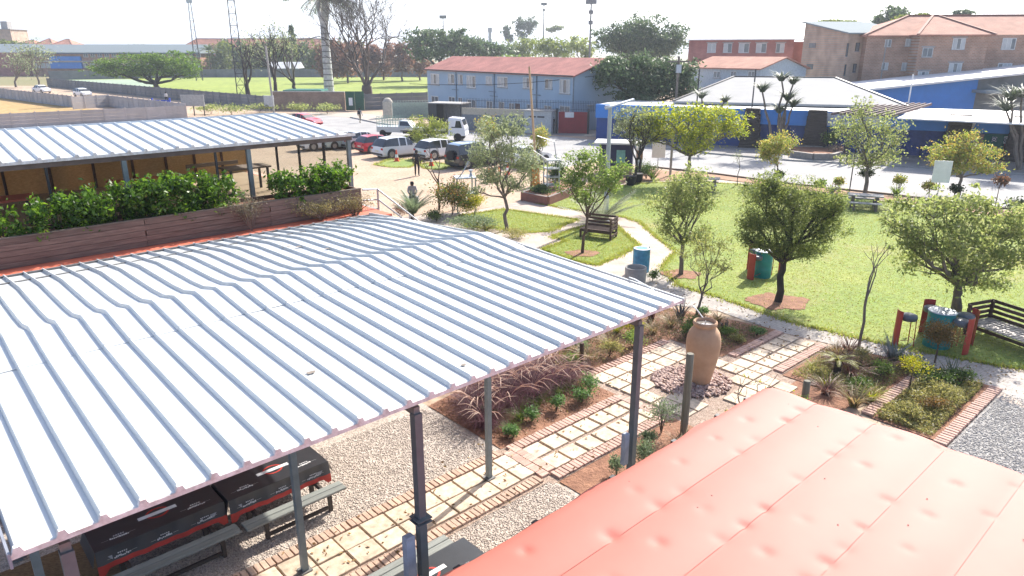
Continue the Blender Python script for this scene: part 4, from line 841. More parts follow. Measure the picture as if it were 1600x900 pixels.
def slatbench(lab, pos, rz, L_=1.6, D_=.75, grp='slatted corner benches on the lawn', seat=None, fl=1):
    t = thing('slatted_bench', lab, 'bench', pos, rz, grp); n = 8
    if fl < 0:
        n = 16
        for i in range(n): MB().box((-L_ / 2 + L_ * (i + .5) / n, 0, .44), (L_ / n - .03, D_, .03)).build('seat_slat', seat or M['wood'], t)
    else:
        for i in range(n): MB().box((0, -D_ / 2 + D_ * (i + .5) / n, .44), (L_, D_ / n - .02, .03)).build('seat_slat', seat or M['wood'], t)
    for i in range(5):
        z = .22 + .16 * i
        MB().box((0, fl * (D_ / 2 + .03), z + (.12 if i else 0)), (L_ + .06, .03, .1)).build('back_slat', M['wood'], t)
        MB().box((L_ / 2 + .03, -.01, z + (.12 if i else 0)), (.03, D_ + .04, .1)).build('side_slat', M['wood'], t)
    for x in (-L_ / 2, L_ / 2 - .02):
        for y in (-D_ / 2 + .02, D_ / 2 - .02): MB().box((x, y, .22 if (y * fl < 0 and x < 0) else .5), (.08, .08, .44 if (y * fl < 0 and x < 0) else 1.0)).build('leg', M['wood'], t)
    MB().box((0, -fl * D_ / 2, .36), (L_, .03, .1)).build('front_rail', M['wood'], t); MB().box((-L_ / 2, 0, .36), (.03, D_, .1)).build('side_rail', M['wood'], t)
    return t
slatbench('dark slatted timber bench on the triangular lawn', G(935, 371), R(-28), 1.5, .8)
slatbench('large slatted timber bench at the right edge of the lawn', G(1578, 540), R(112), 2.2, 1.05, seat=pm('sunlit_slat', (.40, .35, .31), (.32, .28, .25), 4, .6, orand=.1), fl=-1)  # seat slats coloured paler than the frame to stand for sunlight on them
# garden tables near the road
def gtable(lab, pos, rz, grp='stone garden tables by the road'):
    t = thing('garden_table', lab, 'table', pos, rz, grp); MB().box((0, 0, .76), (1.8, .8, .07), ch=.01).build('table_top', M['concrete'], t)
    for x in (-.6, .6):
        MB().box((x, 0, .36), (.16, .5, .72)).build('leg', M['woodg'], t)
    for y in (-.75, .75):
        MB().box((0, y, .44), (1.6, .32, .06), ch=.01).build('seat_slab', M['concrete'], t)
        for x in (-.55, .55): MB().box((x, y, .2), (.12, .24, .41)).build('leg', M['woodg'], t)
gtable('stone table with benches behind the dark dense tree', G(1349, 326), R(-22)); gtable('stone table half hidden by the middle garden tree', G(1100, 297), R(-20))

# ------------------------------------------------------------------ car park furniture
def cone(lab, pos, s=1.0):
    t = thing('traffic_cone', lab, 'cone', pos, 0, 'orange traffic cones'); om = pm('orange_plastic', (.75, .1, .03), rough=.5); 
    MB().box((0, 0, .02), (.36 * s, .36 * s, .04)).build('base', om, t); MB().lathe([(.15 * s, .04), (.11 * s, .26 * s)], 14).build('cone_body', om, t, smooth=True); MB().lathe([(.112 * s, .26 * s), (.08 * s, .46 * s)], 14).build('reflective_band', M['white'], t); MB().lathe([(.08 * s, .46 * s), (.035 * s, .75 * s)], 14).build('cone_tip', om, t)
cone('orange cone beside the silver car', G(620, 252), 1.2); cone('orange cone behind the bare sapling', G(674, 259), 1.2); cone('orange cone under the grey green tree, nearer the trunk', G(780, 280), 1.1); cone('orange cone under the grey green tree, farther right', G(793, 273), 1.1)
def signpost(lab, pos, h, w_, hh, mt, pole=.03, rz=0.0, name='sign_board'):
    t = thing(name, lab, 'sign', pos, rz); MB().tube([(0, 0, -.05), (0, 0, h)], pole, 6).build('pole', M['steel'], t); MB().box((0, -.04, h - hh / 2), (w_, .03, hh)).build('board', mt, t); return t
signpost('white notice board on a pole by the garden edge', G(1027, 268), 2.2, .95, 1.2, M['white']); signpost('tilted white board on a thin pole at the roadside', G(1461, 324), 2.6, .9, 1.2, M['white'], rz=R(-15)); signpost('small white sign board at the road edge', G(1210, 268), 1.2, .9, .35, M['white'])
org = pm('orange_board', (.72, .28, .05), rough=.6)
for lab, q, h, w_ in (('orange sandwich board at the garden entrance', (836, 292), 1.5, .5), ('small orange board near the parked cars', (767, 284), .9, .45)):
    t = thing('sandwich_board', lab, 'sign', G(*q), R(20)); MB().box((0, -.12, h / 2), (w_, .03, h), tilt=(R(-8), 0)).build('front_panel', org, t); MB().box((0, .12, h / 2), (w_, .03, h), tilt=(R(8), 0)).build('back_panel', M['woodg'], t)
for lab, q, d, nsh in (('grey steel frame stand beside the leafy shrubs', (727, 330), (1.0, .9, 1.9), 2), ('grey steel shelf stand on the brick planter', (861, 306), (.75, .7, 2.2), 4)):
    t = thing('frame_stand', lab, 'stand', G(*q), R(15)); a, b, h = d
    for x in (-a / 2, a / 2):
        for y in (-b / 2, b / 2): MB().box((x, y, h / 2), (.07, .07, h)).build('leg', M['steel'], t)
    for k in range(nsh): MB().box((0, 0, h - .03 - k * h / nsh * .9), (a + .1, b + .1, .06)).build('shelf', M['steel'], t)
    if nsh == 2:
        MB().tube([(-.25, 0, h), (.1, 0, h + .55), (.35, .1, h + .95)], .03, 6).build('lever', M['steel'], t); MB().lathe([(.1, h), (.08, h + .1), (.05, h + .2), (.14, h + .34)], 12, (.35, 0, 0)).build('cup', M['steel'], t)
    else:
        for sx in (-1, 1): MB().tube([(sx * .3, 0, h), (sx * 1.0 - .8, .2, h + 1.0), (sx * .6 - 1.4, .4, h + 1.35)], .03, 6).build('arm', M['steel'], t)
t = thing('brick_planter', 'low red brick raised bed at the garden entrance', 'planter', (0, 0, 0)); pp = P((816, 313), (856, 321), (908, 300), (872, 290))
M['brickw'] = brickmat('red_brick_wall', (.30, .12, .085), (.24, .095, .07), (.2, .17, .15), 4.5, .5, .25, 0, .02, .4, True)
for a, b in zip(pp, pp[1:] + pp[:1]): MB().beam(a + Vector((0, 0, .25)), b + Vector((0, 0, .25)), .2, .5).build('wall', M['brickw'], t)
MB().prism([(q.x, q.y) for q in pp], .02, .42).build('soil_fill', M['soil'], t)
o = MB().tube([(0, 0, 0), (-.55, .3, 7.3)], [.09, .07], 8).build('leaning_pole', pm('pale_pole_timber', (.5, .36, .22), (.42, .29, .17), 3), None, loc=G(838, 272)); tag(o, 'pale timber pole leaning left in front of the grey blue building', 'pole')
# LED street light in the garden
q = G(946, 345); t = thing('street_light', 'tall grey solar street light standing in the garden', 'street light', q)
top = at(943, 168, q.y); hz = top.z; MB().tube([(0, 0, 0), (0, 0, hz)], [.13, .1], 12).build('pole', pm('pale_grey_pole', (.42, .45, .46), (.36, .39, .4)), t, smooth=True)
MB().box((.45, 0, hz + .18), (1.45, .55, .07), tilt=(0, R(-17))).build('solar_panel', pm('pale_panel', (.62, .66, .68), rough=.3), t); MB().box((-.1, 0, hz), (.3, .2, .18)).build('bracket', M['steel'], t)
MB().lathe([(.22, 0), (.22, .04), (.13, .05)], 12).build('base_flange', M['steel'], t)
# kiosk
q = G(962, 272); t = thing('guard_kiosk', 'dark blue guard kiosk with flat white roof by the road', 'kiosk', q, R(-12))
MB().box((0, 0, 1.1), (2.3, 1.6, 2.2)).build('body', pm('navy_panel', (.035, .04, .09), (.03, .033, .07)), t); MB().box((0, 0, 2.26), (3.0, 2.2, .12)).build('roof', M['white'], t)
MB().box((.35, -.82, 1.35), (.6, .03, .9)).build('window', pm('green_notice', (.25, .5, .42)), t); MB().box((0, -.82, .35), (2.28, .02, .7)).build('lower_panel', pm('tan_panel', (.4, .3, .2)), t)
for x in (1.42,): MB().box((x, -.8, 1.1), (.1, .1, 2.2)).build('post', M['white'], t)
t = thing('gate_pillar', 'white and brown pillar right of the guard kiosk', 'pillar', G(998, 277)); MB().box((0, 0, 1.25), (.32, .32, 2.5)).build('shaft', M['white'], t); MB().box((0, 0, 1.55), (.34, .34, .6)).build('brown_band', pm('brown_band', (.4, .2, .1)), t)
for lab, q, h in (('pale pole standing behind the yellow green tree', (1047, 275), 3.2), ('thin dark pole at the road edge', (1327, 300), 3.6)):
    o = MB().tube([(0, 0, 0), (0, 0, h)], .09 if h < 3.5 else .035, 8).build('roadside_pole', M['concrete'] if h < 3.5 else M['dark'], None, loc=G(*q)); tag(o, lab, 'pole')
for lab, q in (('black pot beside the bare tree at the lawn edge', (985, 290)), ('black pot right of the bare tree at the lawn edge', (996, 286))):
    o = MB().lathe([(.22, 0), (.32, .25), (.36, .6), (.37, .64), (.3, .62)], 16).build('black_pot', M['black'], None, loc=G(*q), smooth=40); tag(o, lab, 'pot')

# ------------------------------------------------------------------ vehicles
GLS = pm('car_glass', (.025, .03, .035), scale=1, rough=.06, spec=.8); TAIL = pm('tail_lamp_red', (.45, .02, .015), rough=.2); HEAD = pm('head_lamp', (.7, .72, .75), rough=.1, spec=.8); RIM = pm('alloy_rim', (.45, .46, .47), rough=.3, metal=.8); PLATE = pm('yellow_white_plate', (.7, .68, .5))
def paint(name, c): return pm('paint_' + name, c, tuple(x * .93 for x in c), 1.0, .28, .0, coat=.8, spec=.5)
PROF = {'suv': [(0, .62, .62, .90), (.012, .95, .97, .95), (.05, 1.0, 1.22, .98), (.12, 1.0, 1.55, 1), (.2, .99, 1.63, 1), (.36, .97, 1.66, 1), (.385, .97, 1.66, 1), (.52, .96, 1.62, 1), (.545, .96, 1.60, 1), (.60, .96, 1.50, 1), (.71, .96, 1.06, 1), (.76, .98, .98, .99), (.9, .9, .9, .96), (.97, .78, .78, .9), (1, .5, .5, .84)],
        'hatch': [(0, .6, .6, .9), (.012, .9, .93, .95), (.05, .93, 1.15, .98), (.13, .93, 1.40, 1), (.22, .92, 1.47, 1), (.38, .9, 1.50, 1), (.4, .9, 1.50, 1), (.54, .89, 1.45, 1), (.565, .89, 1.43, 1), (.62, .89, 1.33, 1), (.74, .9, .97, 1), (.78, .9, .9, .99), (.91, .82, .82, .96), (.97, .7, .7, .9), (1, .45, .45, .84)],
        'boxy': [(0, .62, .62, .95), (.01, 1.0, 1.02, .98), (.03, 1.05, 1.7, 1), (.1, 1.05, 1.78, 1), (.3, 1.05, 1.8, 1), (.325, 1.05, 1.8, 1), (.5, 1.05, 1.78, 1), (.52, 1.05, 1.77, 1), (.6, 1.05, 1.74, 1), (.68, 1.06, 1.12, 1), (.7, 1.1, 1.1, .98), (.94, 1.05, 1.05, .92), (.97, .95, .95, .9), (1, .6, .6, .88)],
        'sedan': [(0, .55, .55, .9), (.012, .9, .92, .95), (.1, .95, .97, .98), (.17, .94, 1.0, 1), (.27, .92, 1.36, 1), (.38, .9, 1.43, 1), (.40, .9, 1.43, 1), (.53, .89, 1.40, 1), (.555, .89, 1.38, 1), (.61, .89, 1.27, 1), (.72, .9, .96, 1), (.76, .9, .9, .99), (.91, .8, .8, .96), (.97, .68, .68, .9), (1, .45, .45, .84)]}
def car(lab, pos, hd, kind, pt, L_=4.3, W_=1.8, H_=None, cat='car', name='parked_car', roof=None, grp='cars parked in the sandy car park', spare=False):
    t = thing(name, lab, cat, pos, hd, grp); pr = PROF[kind]; hs = (H_ or max(q[2] for q in pr)) / max(q[2] for q in pr); k = 8; z0 = .22; body = MB(); glass = MB(); V_ = []
    for (s, zb, zr, ws) in pr:
        x = -L_ / 2 + L_ * s; w_ = W_ / 2 * ws; zb *= hs; zr *= hs; cab = max(0, min(1, (zr - zb) / .55)); wc = w_ * (.97 - .2 * cab); zz = min(z0, zb * .5) if 0 < s < 1 else .32
        V_.append([(x, 0, zz), (x, w_ * .9, zz), (x, w_ * .985, zz + .12), (x, w_, zb * .62), (x, w_ * .97, zb), (x, wc, zr - .035 * cab), (x, wc * .82, zr), (x, 0, zr + .012)])
    for sy in (1, -1):
        for i in range(len(pr) - 1):
            a, b = pr[i], pr[i + 1]; ca, cb = a[2] - a[1] > .15, b[2] - b[1] > .15
            for j in range(k - 1):
                f = [V_[i][j], V_[i + 1][j], V_[i + 1][j + 1], V_[i][j + 1]]; f = [(p[0], p[1] * sy, p[2]) for p in f]
                g = False
                if j == 4 and (ca or cb) and (b[0] - a[0]) > .03 and (ca and cb or True): g = (a[2] - a[1] > .03 or b[2] - b[1] > .03) and not (a[2] - a[1] < .03 and b[2] - b[1] < .15)
                if j in (5, 6) and abs(b[2] - a[2]) / ((b[0] - a[0]) * L_) > .55 and (a[2] - a[1] > .08 or b[2] - b[1] > .08) and max(a[2], b[2]) > 1.1 * 1: g = True
                (glass if g else body).add(f, [(0, 1, 2, 3) if sy < 0 else (3, 2, 1, 0)], 1 if (roof and j >= 5 and not g and a[2] - a[1] > .4) else 0)
    for i in (0, len(pr) - 1):
        r = [(p[0], p[1], p[2]) for p in V_[i]] + [(p[0], -p[1], p[2]) for p in V_[i][::-1]]; body.add(r, [tuple(range(len(r)))])
    body.build('body', [pt, roof or pt], t, smooth=38); glass.build('windows', GLS, t, smooth=30)
    wr = .33 if kind in ('hatch', 'sedan') else .37
    for x in (-L_ * .5 + L_ * .19, L_ * .5 - L_ * .19):
        for sy in (-1, 1):
            wv = MB(); wv.lathe([(wr * .6, -.1), (wr, -.09), (wr, .09), (wr * .6, .1)], 22); me = wv.mesh('wheel', M['black'], 40); o = obj('wheel', me, t, (x, sy * (W_ / 2 - .09), wr)); o.rotation_euler = (R(90), 0, 0)
            rm = MB(); rm.lathe([(wr * .62, -.104), (wr * .62, .104)], 18)
            for q in range(5): a = q * 6.283 / 5; rm.beam((0, 0, -sy * .108), (math.cos(a) * wr * .58, math.sin(a) * wr * .58, -sy * .108), .05, .01)
            obj('rim', rm.mesh('rim', RIM, False), o)
            ar = MB().lathe([(wr * 1.16, -.02), (wr * 1.16, .02)], 20).mesh('wheel_arch', M['dark'], False); o2 = obj('wheel_arch', ar, t, (x, sy * (W_ / 2 - .012), wr + .02)); o2.rotation_euler = (R(90), 0, 0)
    zb = pr[1][1] * hs
    for sy in (-1, 1):
        MB().box((-L_ / 2 + .03, sy * W_ * .40, zb * .86), (.1, W_ * .12, .16)).build('tail_light', TAIL, t); MB().box((L_ / 2 - .12, sy * W_ * .36, pr[-2][1] * hs * .92), (.16, W_ * .16, .12)).build('headlight', HEAD, t)
        MB().box((L_ * .16, sy * (W_ / 2 + .07), zb + .06), (.1, .16, .12)).build('mirror', pt, t)
    MB().box((-L_ / 2 - .005, 0, .62), (.02, .5, .12)).build('number_plate', PLATE, t); MB().box((-L_ / 2 + .02, 0, .38), (.1, W_ * .86, .16)).build('bumper', M['dark'], t)
    if spare:
        o = MB().lathe([(.2, -.11), (.36, -.1), (.36, .1), (.2, .11)], 22).build('spare_wheel', M['black'], t, smooth=40, loc=(-L_ / 2 - .12, 0, .98)); o.rotation_euler = (0, R(90), 0)
    return t
HD = TH
def park(px, py, L_, W_):       # from the contact point of the near rear wheel
    w0 = G(px, py); h = Vector((math.cos(HD), math.sin(HD), 0)); l = Vector((-math.sin(HD), math.cos(HD), 0)); return w0 + h * (L_ * .31) + l * (W_ / 2 - .09)
car('silver white SUV parked nearest the pavilion end', park(612, 248, 4.4, 1.85), HD, 'suv', paint('silver_white', (.62, .65, .68)), 4.4, 1.85, 1.66)
car('bright red hatchback parked left of the silver SUV', park(580, 240, 3.7, 1.65), HD, 'hatch', paint('red', (.55, .012, .03)), 3.7, 1.65, 1.5)
car('white crossover parked behind the bare sapling', park(678, 250, 4.2, 1.78), HD, 'suv', paint('white', (.74, .75, .76)), 4.2, 1.78, 1.56)
car('dark blue black four wheel drive with spare wheel', park(730, 264, 4.2, 1.85), HD, 'boxy', paint('black', (.012, .014, .02)), 4.2, 1.85, 1.85, roof=paint('dark_blue', (.02, .10, .20)), spare=True)
car('white car behind the grey green tree', park(812, 262, 4.3, 1.8), HD, 'sedan', paint('white', (.74, .75, .76)), 4.3, 1.8, 1.48)
car('silver car left of the red hatchback', park(553, 233, 4.2, 1.75), HD, 'sedan', paint('silver', (.52, .54, .56)), 4.2, 1.75, 1.46)
car('pale green white car seen through the pavilion bay', park(522, 234, 4.2, 1.75), HD, 'hatch', paint('pale_green', (.5, .58, .54)), 4.0, 1.7, 1.5)
car('white car seen behind the pavilion posts', park(490, 236, 4.2, 1.75), HD, 'suv', paint('white', (.74, .75, .76)), 4.2, 1.75, 1.6)
car('red car on the road beyond the pavilion roof', G(476, 197), R(-25), 'sedan', paint('red', (.55, .012, .03)), 4.3, 1.75, 1.48, name='moving_car', grp='cars on the road')
car('white car beside the fence at far left', G(66, 145), R(-30), 'sedan', paint('white', (.74, .75, .76)), 4.4, 1.8, 1.6, grp='white cars far left')
car('white car by the corner of the pale fence', G(130, 151), R(-35), 'hatch', paint('white', (.74, .75, .76)), 4.2, 1.8, 1.6, grp='white cars far left')
# light truck
wp = paint('white', (.74, .75, .76))
t = thing('light_truck', 'white flatbed truck in front of the grey blue building', 'truck', G(681, 219), R(-8)); 
MB().add([(1.5, s * .95, z) for s in (-1, 1) for z in (.55, 2.0)] + [(3.1, s * .95, z) for s in (-1, 1) for z in (.55, 1.25)] + [(2.75, s * .88, 2.15) for s in (-1, 1)] + [(1.55, s * .88, 2.25) for s in (-1, 1)], [(0, 4, 6, 2), (0, 1, 10, 8, 5, 4), (2, 6, 7, 9, 11, 3), (4, 5, 7, 6), (5, 8, 9, 7), (8, 10, 11, 9), (10, 1, 3, 11), (1, 0, 2, 3)]).build('cab', wp, t)
for s in (-1, 1): MB().add([(1.8, s * .957, 1.3), (2.85, s * .957, 1.3), (2.65, s * .915, 1.95), (1.8, s * .915, 1.98)], [(0, 1, 2, 3)]).build('side_window', GLS, t)
MB().add([(3.06, -.8, 1.34), (3.06, .8, 1.34), (2.80, .78, 2.06), (2.80, -.78, 2.06)], [(0, 1, 2, 3)]).build('windscreen', GLS, t); MB().box((3.12, 0, .75), (.05, 1.7, .3)).build('bumper', M['white'], t)
for s in (-1, 1): MB().box((3.1, s * .7, 1.02), (.06, .3, .16)).build('headlight', HEAD, t)
MB().box((-.9, 0, .72), (4.6, .8, .2)).build('chassis', M['dark'], t); MB().box((-1.0, 0, .95), (4.5, 2.0, .12)).build('flat_bed', M['dark'], t); MB().box((1.3, 0, 1.5), (.08, 1.9, 1.0)).build('head_board', M['dark'], t)
for x in (2.4, -2.0):
    for s in (-1, 1):
        o = MB().lathe([(.22, -.13), (.4, -.12), (.4, .12), (.22, .13)], 20).build('wheel', M['black'], t, smooth=40, loc=(x, s * .85, .4)); o.rotation_euler = (R(90), 0, 0)
t = thing('pickup_truck', 'pale pickup with green mesh cage parked on the road', 'pickup', G(628, 213), R(-12)); gms = pm('faded_green_mesh', (.3, .4, .33), (.24, .33, .28))
MB().box((-1.2, 0, .75), (2.4, 1.6, .55)).build('load_box', paint('pale', (.5, .54, .53)), t); MB().add([(0, s * .8, z) for s in (-1, 1) for z in (.45, 1.1)] + [(2.2, s * .8, z) for s in (-1, 1) for z in (.45, .95)] + [(1.35, s * .68, 1.02) for s in (-1, 1)] + [(.9, s * .62, 1.6) for s in (-1, 1)] + [(0, s * .62, 1.62) for s in (-1, 1)], [(0, 4, 6, 2), (0, 1, 8, 5, 4), (2, 6, 7, 9, 3), (4, 5, 7, 6), (5, 8, 9, 7), (8, 10, 11, 9), (10, 12, 13, 11), (12, 1, 3, 13), (1, 12, 10, 8), (3, 9, 11, 13), (1, 0, 2, 3)]).build('cab', paint('pale', (.5, .54, .53)), t)
for s in (-1, 1): MB().add([(.1, s * .785, 1.14), (1.2, s * .74, 1.12), (.88, s * .655, 1.55), (.1, s * .655, 1.56)], [(0, 1, 2, 3)]).build('side_window', GLS, t)
mb = MB()
for s in (-1, 1):
    for x in np.linspace(-2.35, -.05, 9): mb.beam((x, s * .78, 1.0), (x, s * .78, 2.0), .03, .03)
    for z in (1.25, 1.5, 1.75, 2.0): mb.beam((-2.35, s * .78, z), (-.05, s * .78, z), .03, .03)
for z in (1.25, 1.5, 1.75, 2.0): mb.beam((-2.36, -.78, z), (-2.36, .78, z), .03, .03)
mb.build('mesh_cage', gms, t)
for x in (-1.75, 1.5):
    for s in (-1, 1):
        o = MB().lathe([(.2, -.1), (.35, -.09), (.35, .09), (.2, .1)], 18).build('wheel', M['black'], t, smooth=40, loc=(x, s * .75, .35)); o.rotation_euler = (R(90), 0, 0)

# ------------------------------------------------------------------ people
def person(lab, pos, rz, shirt, trou, skin, hair, pose='stand', hgt=1.72, bag=None, cap=None):
    t = thing('person', lab, 'person', pos, rz); s = hgt / 1.72
    if pose == 'sit':
        J = dict(pel=(0, 0, .46, .15), wai=(0, .02, .62, .14), che=(0, -.02, .86, .17), nec=(0, -.04, 1.02, .06), hed=(0, -.07, 1.13, .10), top=(0, -.06, 1.22, .085), ls=(.19, -.02, .95, .065), le=(.24, -.14, .70, .05), lw=(.16, -.32, .60, .04), lh=(.12, -.4, .58, .045), rs=(-.19, -.02, .95, .065), re=(-.24, -.14, .70, .05), rw=(-.16, -.32, .60, .04), rh=(-.12, -.4, .58, .045), lk=(.13, -.42, .46, .075), la=(.13, -.45, .10, .05), lf=(.13, -.6, .05, .045), rk=(-.13, -.42, .46, .075), ra=(-.13, -.45, .10, .05), rf=(-.13, -.6, .05, .045), lhp=(.11, -.04, .46, .1), rhp=(-.11, -.04, .46, .1))
    else:
        st = .16 if pose == 'walk' else .02
        J = dict(pel=(0, 0, .95, .145), wai=(0, 0, 1.1, .13), che=(0, 0, 1.33, .165), nec=(0, 0, 1.48, .058), hed=(0, -.02, 1.59, .098), top=(0, 0, 1.68, .08), ls=(.19, 0, 1.41, .062), le=(.25, .03 + st * .5, 1.14, .048), lw=(.25, -.06 + st * .6, .92, .036), lh=(.25, -.08 + st * .6, .83, .045), rs=(-.19, 0, 1.41, .062), re=(-.25, .03 - st * .5, 1.14, .048), rw=(-.25, -.06 - st * .6, .92, .036), rh=(-.25, -.08 - st * .6, .83, .045), lhp=(.1, 0, .88, .098), lk=(.11, -.02 - st, .48, .07), la=(.11, .03 - st * .9, .09, .05), lf=(.12, -.13 - st * .9, .045, .045), rhp=(-.1, 0, .88, .098), rk=(-.11, -.02 + st * .6, .48, .07), ra=(-.11, .03 + st * 1.8, .10, .05), rf=(-.12, -.13 + st * 1.7, .05, .045))
    E_ = [('pel', 'wai'), ('wai', 'che'), ('che', 'nec'), ('nec', 'hed'), ('hed', 'top'), ('che', 'ls'), ('ls', 'le'), ('le', 'lw'), ('lw', 'lh'), ('che', 'rs'), ('rs', 're'), ('re', 'rw'), ('rw', 'rh'), ('pel', 'lhp'), ('lhp', 'lk'), ('lk', 'la'), ('la', 'lf'), ('pel', 'rhp'), ('rhp', 'rk'), ('rk', 'ra'), ('ra', 'rf')]
    ks = list(J); ix = {k: i for i, k in enumerate(ks)}; me = bpy.data.meshes.new('body'); me.from_pydata([J[k][:3] for k in ks], [(ix[a], ix[b]) for a, b in E_], [])
    o = bpy.data.objects.new('body', me); C.objects.link(o); o.modifiers.new('s', 'SKIN'); sl = o.modifiers.new('u', 'SUBSURF'); sl.levels = 2
    for i, k in enumerate(ks): r = J[k][3]; me.skin_vertices[0].data[i].radius = (r, r * (.8 if k in ('che', 'wai', 'pel') else 1)); me.skin_vertices[0].data[i].use_root = (k == 'pel')
    bpy.context.view_layer.update(); nm = bpy.data.meshes.new_from_object(o.evaluated_get(bpy.context.evaluated_depsgraph_get())); bpy.data.objects.remove(o); nm.name = 'body'
    for m in (shirt, trou, skin, M['dark']): nm.materials.append(m)
    hipz = J['pel'][2]; neck = J['nec'][2]; wr = [Vector(J[k][:3]) for k in ('lw', 'rw', 'lh', 'rh')]; ank = [Vector(J[k][:3]) for k in ('la', 'lf', 'ra', 'rf')]
    for p_ in nm.polygons:
        c = p_.center; mi = 0
        if c.z > neck - .0: mi = 2
        elif min((c - q).length for q in wr) < .1: mi = 2
        elif min((c - q).length for q in ank) < .1 and c.z < .13: mi = 3
        elif c.z < hipz + .04 and not (abs(c.x) > .19 and c.z > .75 and pose != 'sit') and not (pose == 'sit' and c.z > .55): mi = 1
        p_.material_index = mi; p_.use_smooth = True
    b = obj('body', nm, t); b.scale = (s, s, s); h = Vector(J['hed'][:3]); hd = MB()
    hd.lathe([(.0, .075), (.06, .13), (.085, .12), (.105, .06), (.104, -.0), (.095, -.05)][::-1], 14, (h.x, h.y + .018, h.z)); hb = hd.build('hair', hair, t, smooth=True); hb.scale = (s, s, s)
    fm = MB(); 
    for sx in (-1, 1): fm.box((h.x + sx * .035, h.y - .097, h.z + .005), (.024, .012, .012)); 
    fm.box((h.x, h.y - .094, h.z - .055), (.045, .01, .01)); f_ = fm.build('face_features', M['dark'], t); f_.scale = (s, s, s)
    n_ = MB(); n_.box((h.x, h.y - .108, h.z - .02), (.024, .03, .035))
    for sx in (-1, 1): n_.box((h.x + sx * .1, h.y + .01, h.z - .01), (.016, .03, .05))
    n_ = n_.build('nose_and_ears', skin, t); n_.scale = (s, s, s)
    if bag: g = MB().box((0, .2, 1.22), (.3, .18, .42), ch=.04).build('backpack', bag, t); g.scale = (s, s, s)
    if cap: g = MB().lathe([(.115, .03), (.11, .08), (.07, .13), (.01, .145)], 14, (h.x, h.y + .01, h.z)).build('cap', cap, t, smooth=True); g.scale = (s, s, s)
    return t
sk = pm('dark_skin', (.10, .055, .035), rough=.5); blk = pm('black_cloth', (.02, .02, .024)); gry = pm('grey_cloth', (.3, .3, .31)); nav = pm('navy_cloth', (.02, .025, .06)); kha = pm('khaki_cloth', (.33, .27, .19)); hai = pm('black_hair', (.012, .01, .01)); wht = pm('white_cloth', (.65, .65, .66))
person('person in dark clothes standing behind the bare sapling', G(652, 275), R(20), blk, blk, sk, hai, hgt=1.8)
person('person in grey top sitting near the terrace stair', G(645, 318), R(10), gry, blk, sk, hai, 'sit', 1.75)
o = MB().box((0, 0, .2), (.7, .5, .4), ch=.03).build('stone_block', M['concrete'], None, loc=G(645, 318)); tag(o, 'pale stone block under the sitting person', 'block')
person('person with dark backpack and pale trousers walking on the road', G(563, 192), R(160), gry, kha, sk, hai, 'walk', 1.75, bag=blk)
person('person in black walking before the blue shop', G(1318, 256), R(30), blk, nav, sk, hai, 'walk', 1.75)
person('person in white shirt walking by the blue gate far left', G(261, 161), R(40), wht, blk, sk, hai, 'walk', 1.8)
person('person in dark clothes standing at the red gate', G(863, 209), R(-20), blk, blk, sk, hai, hgt=1.8)
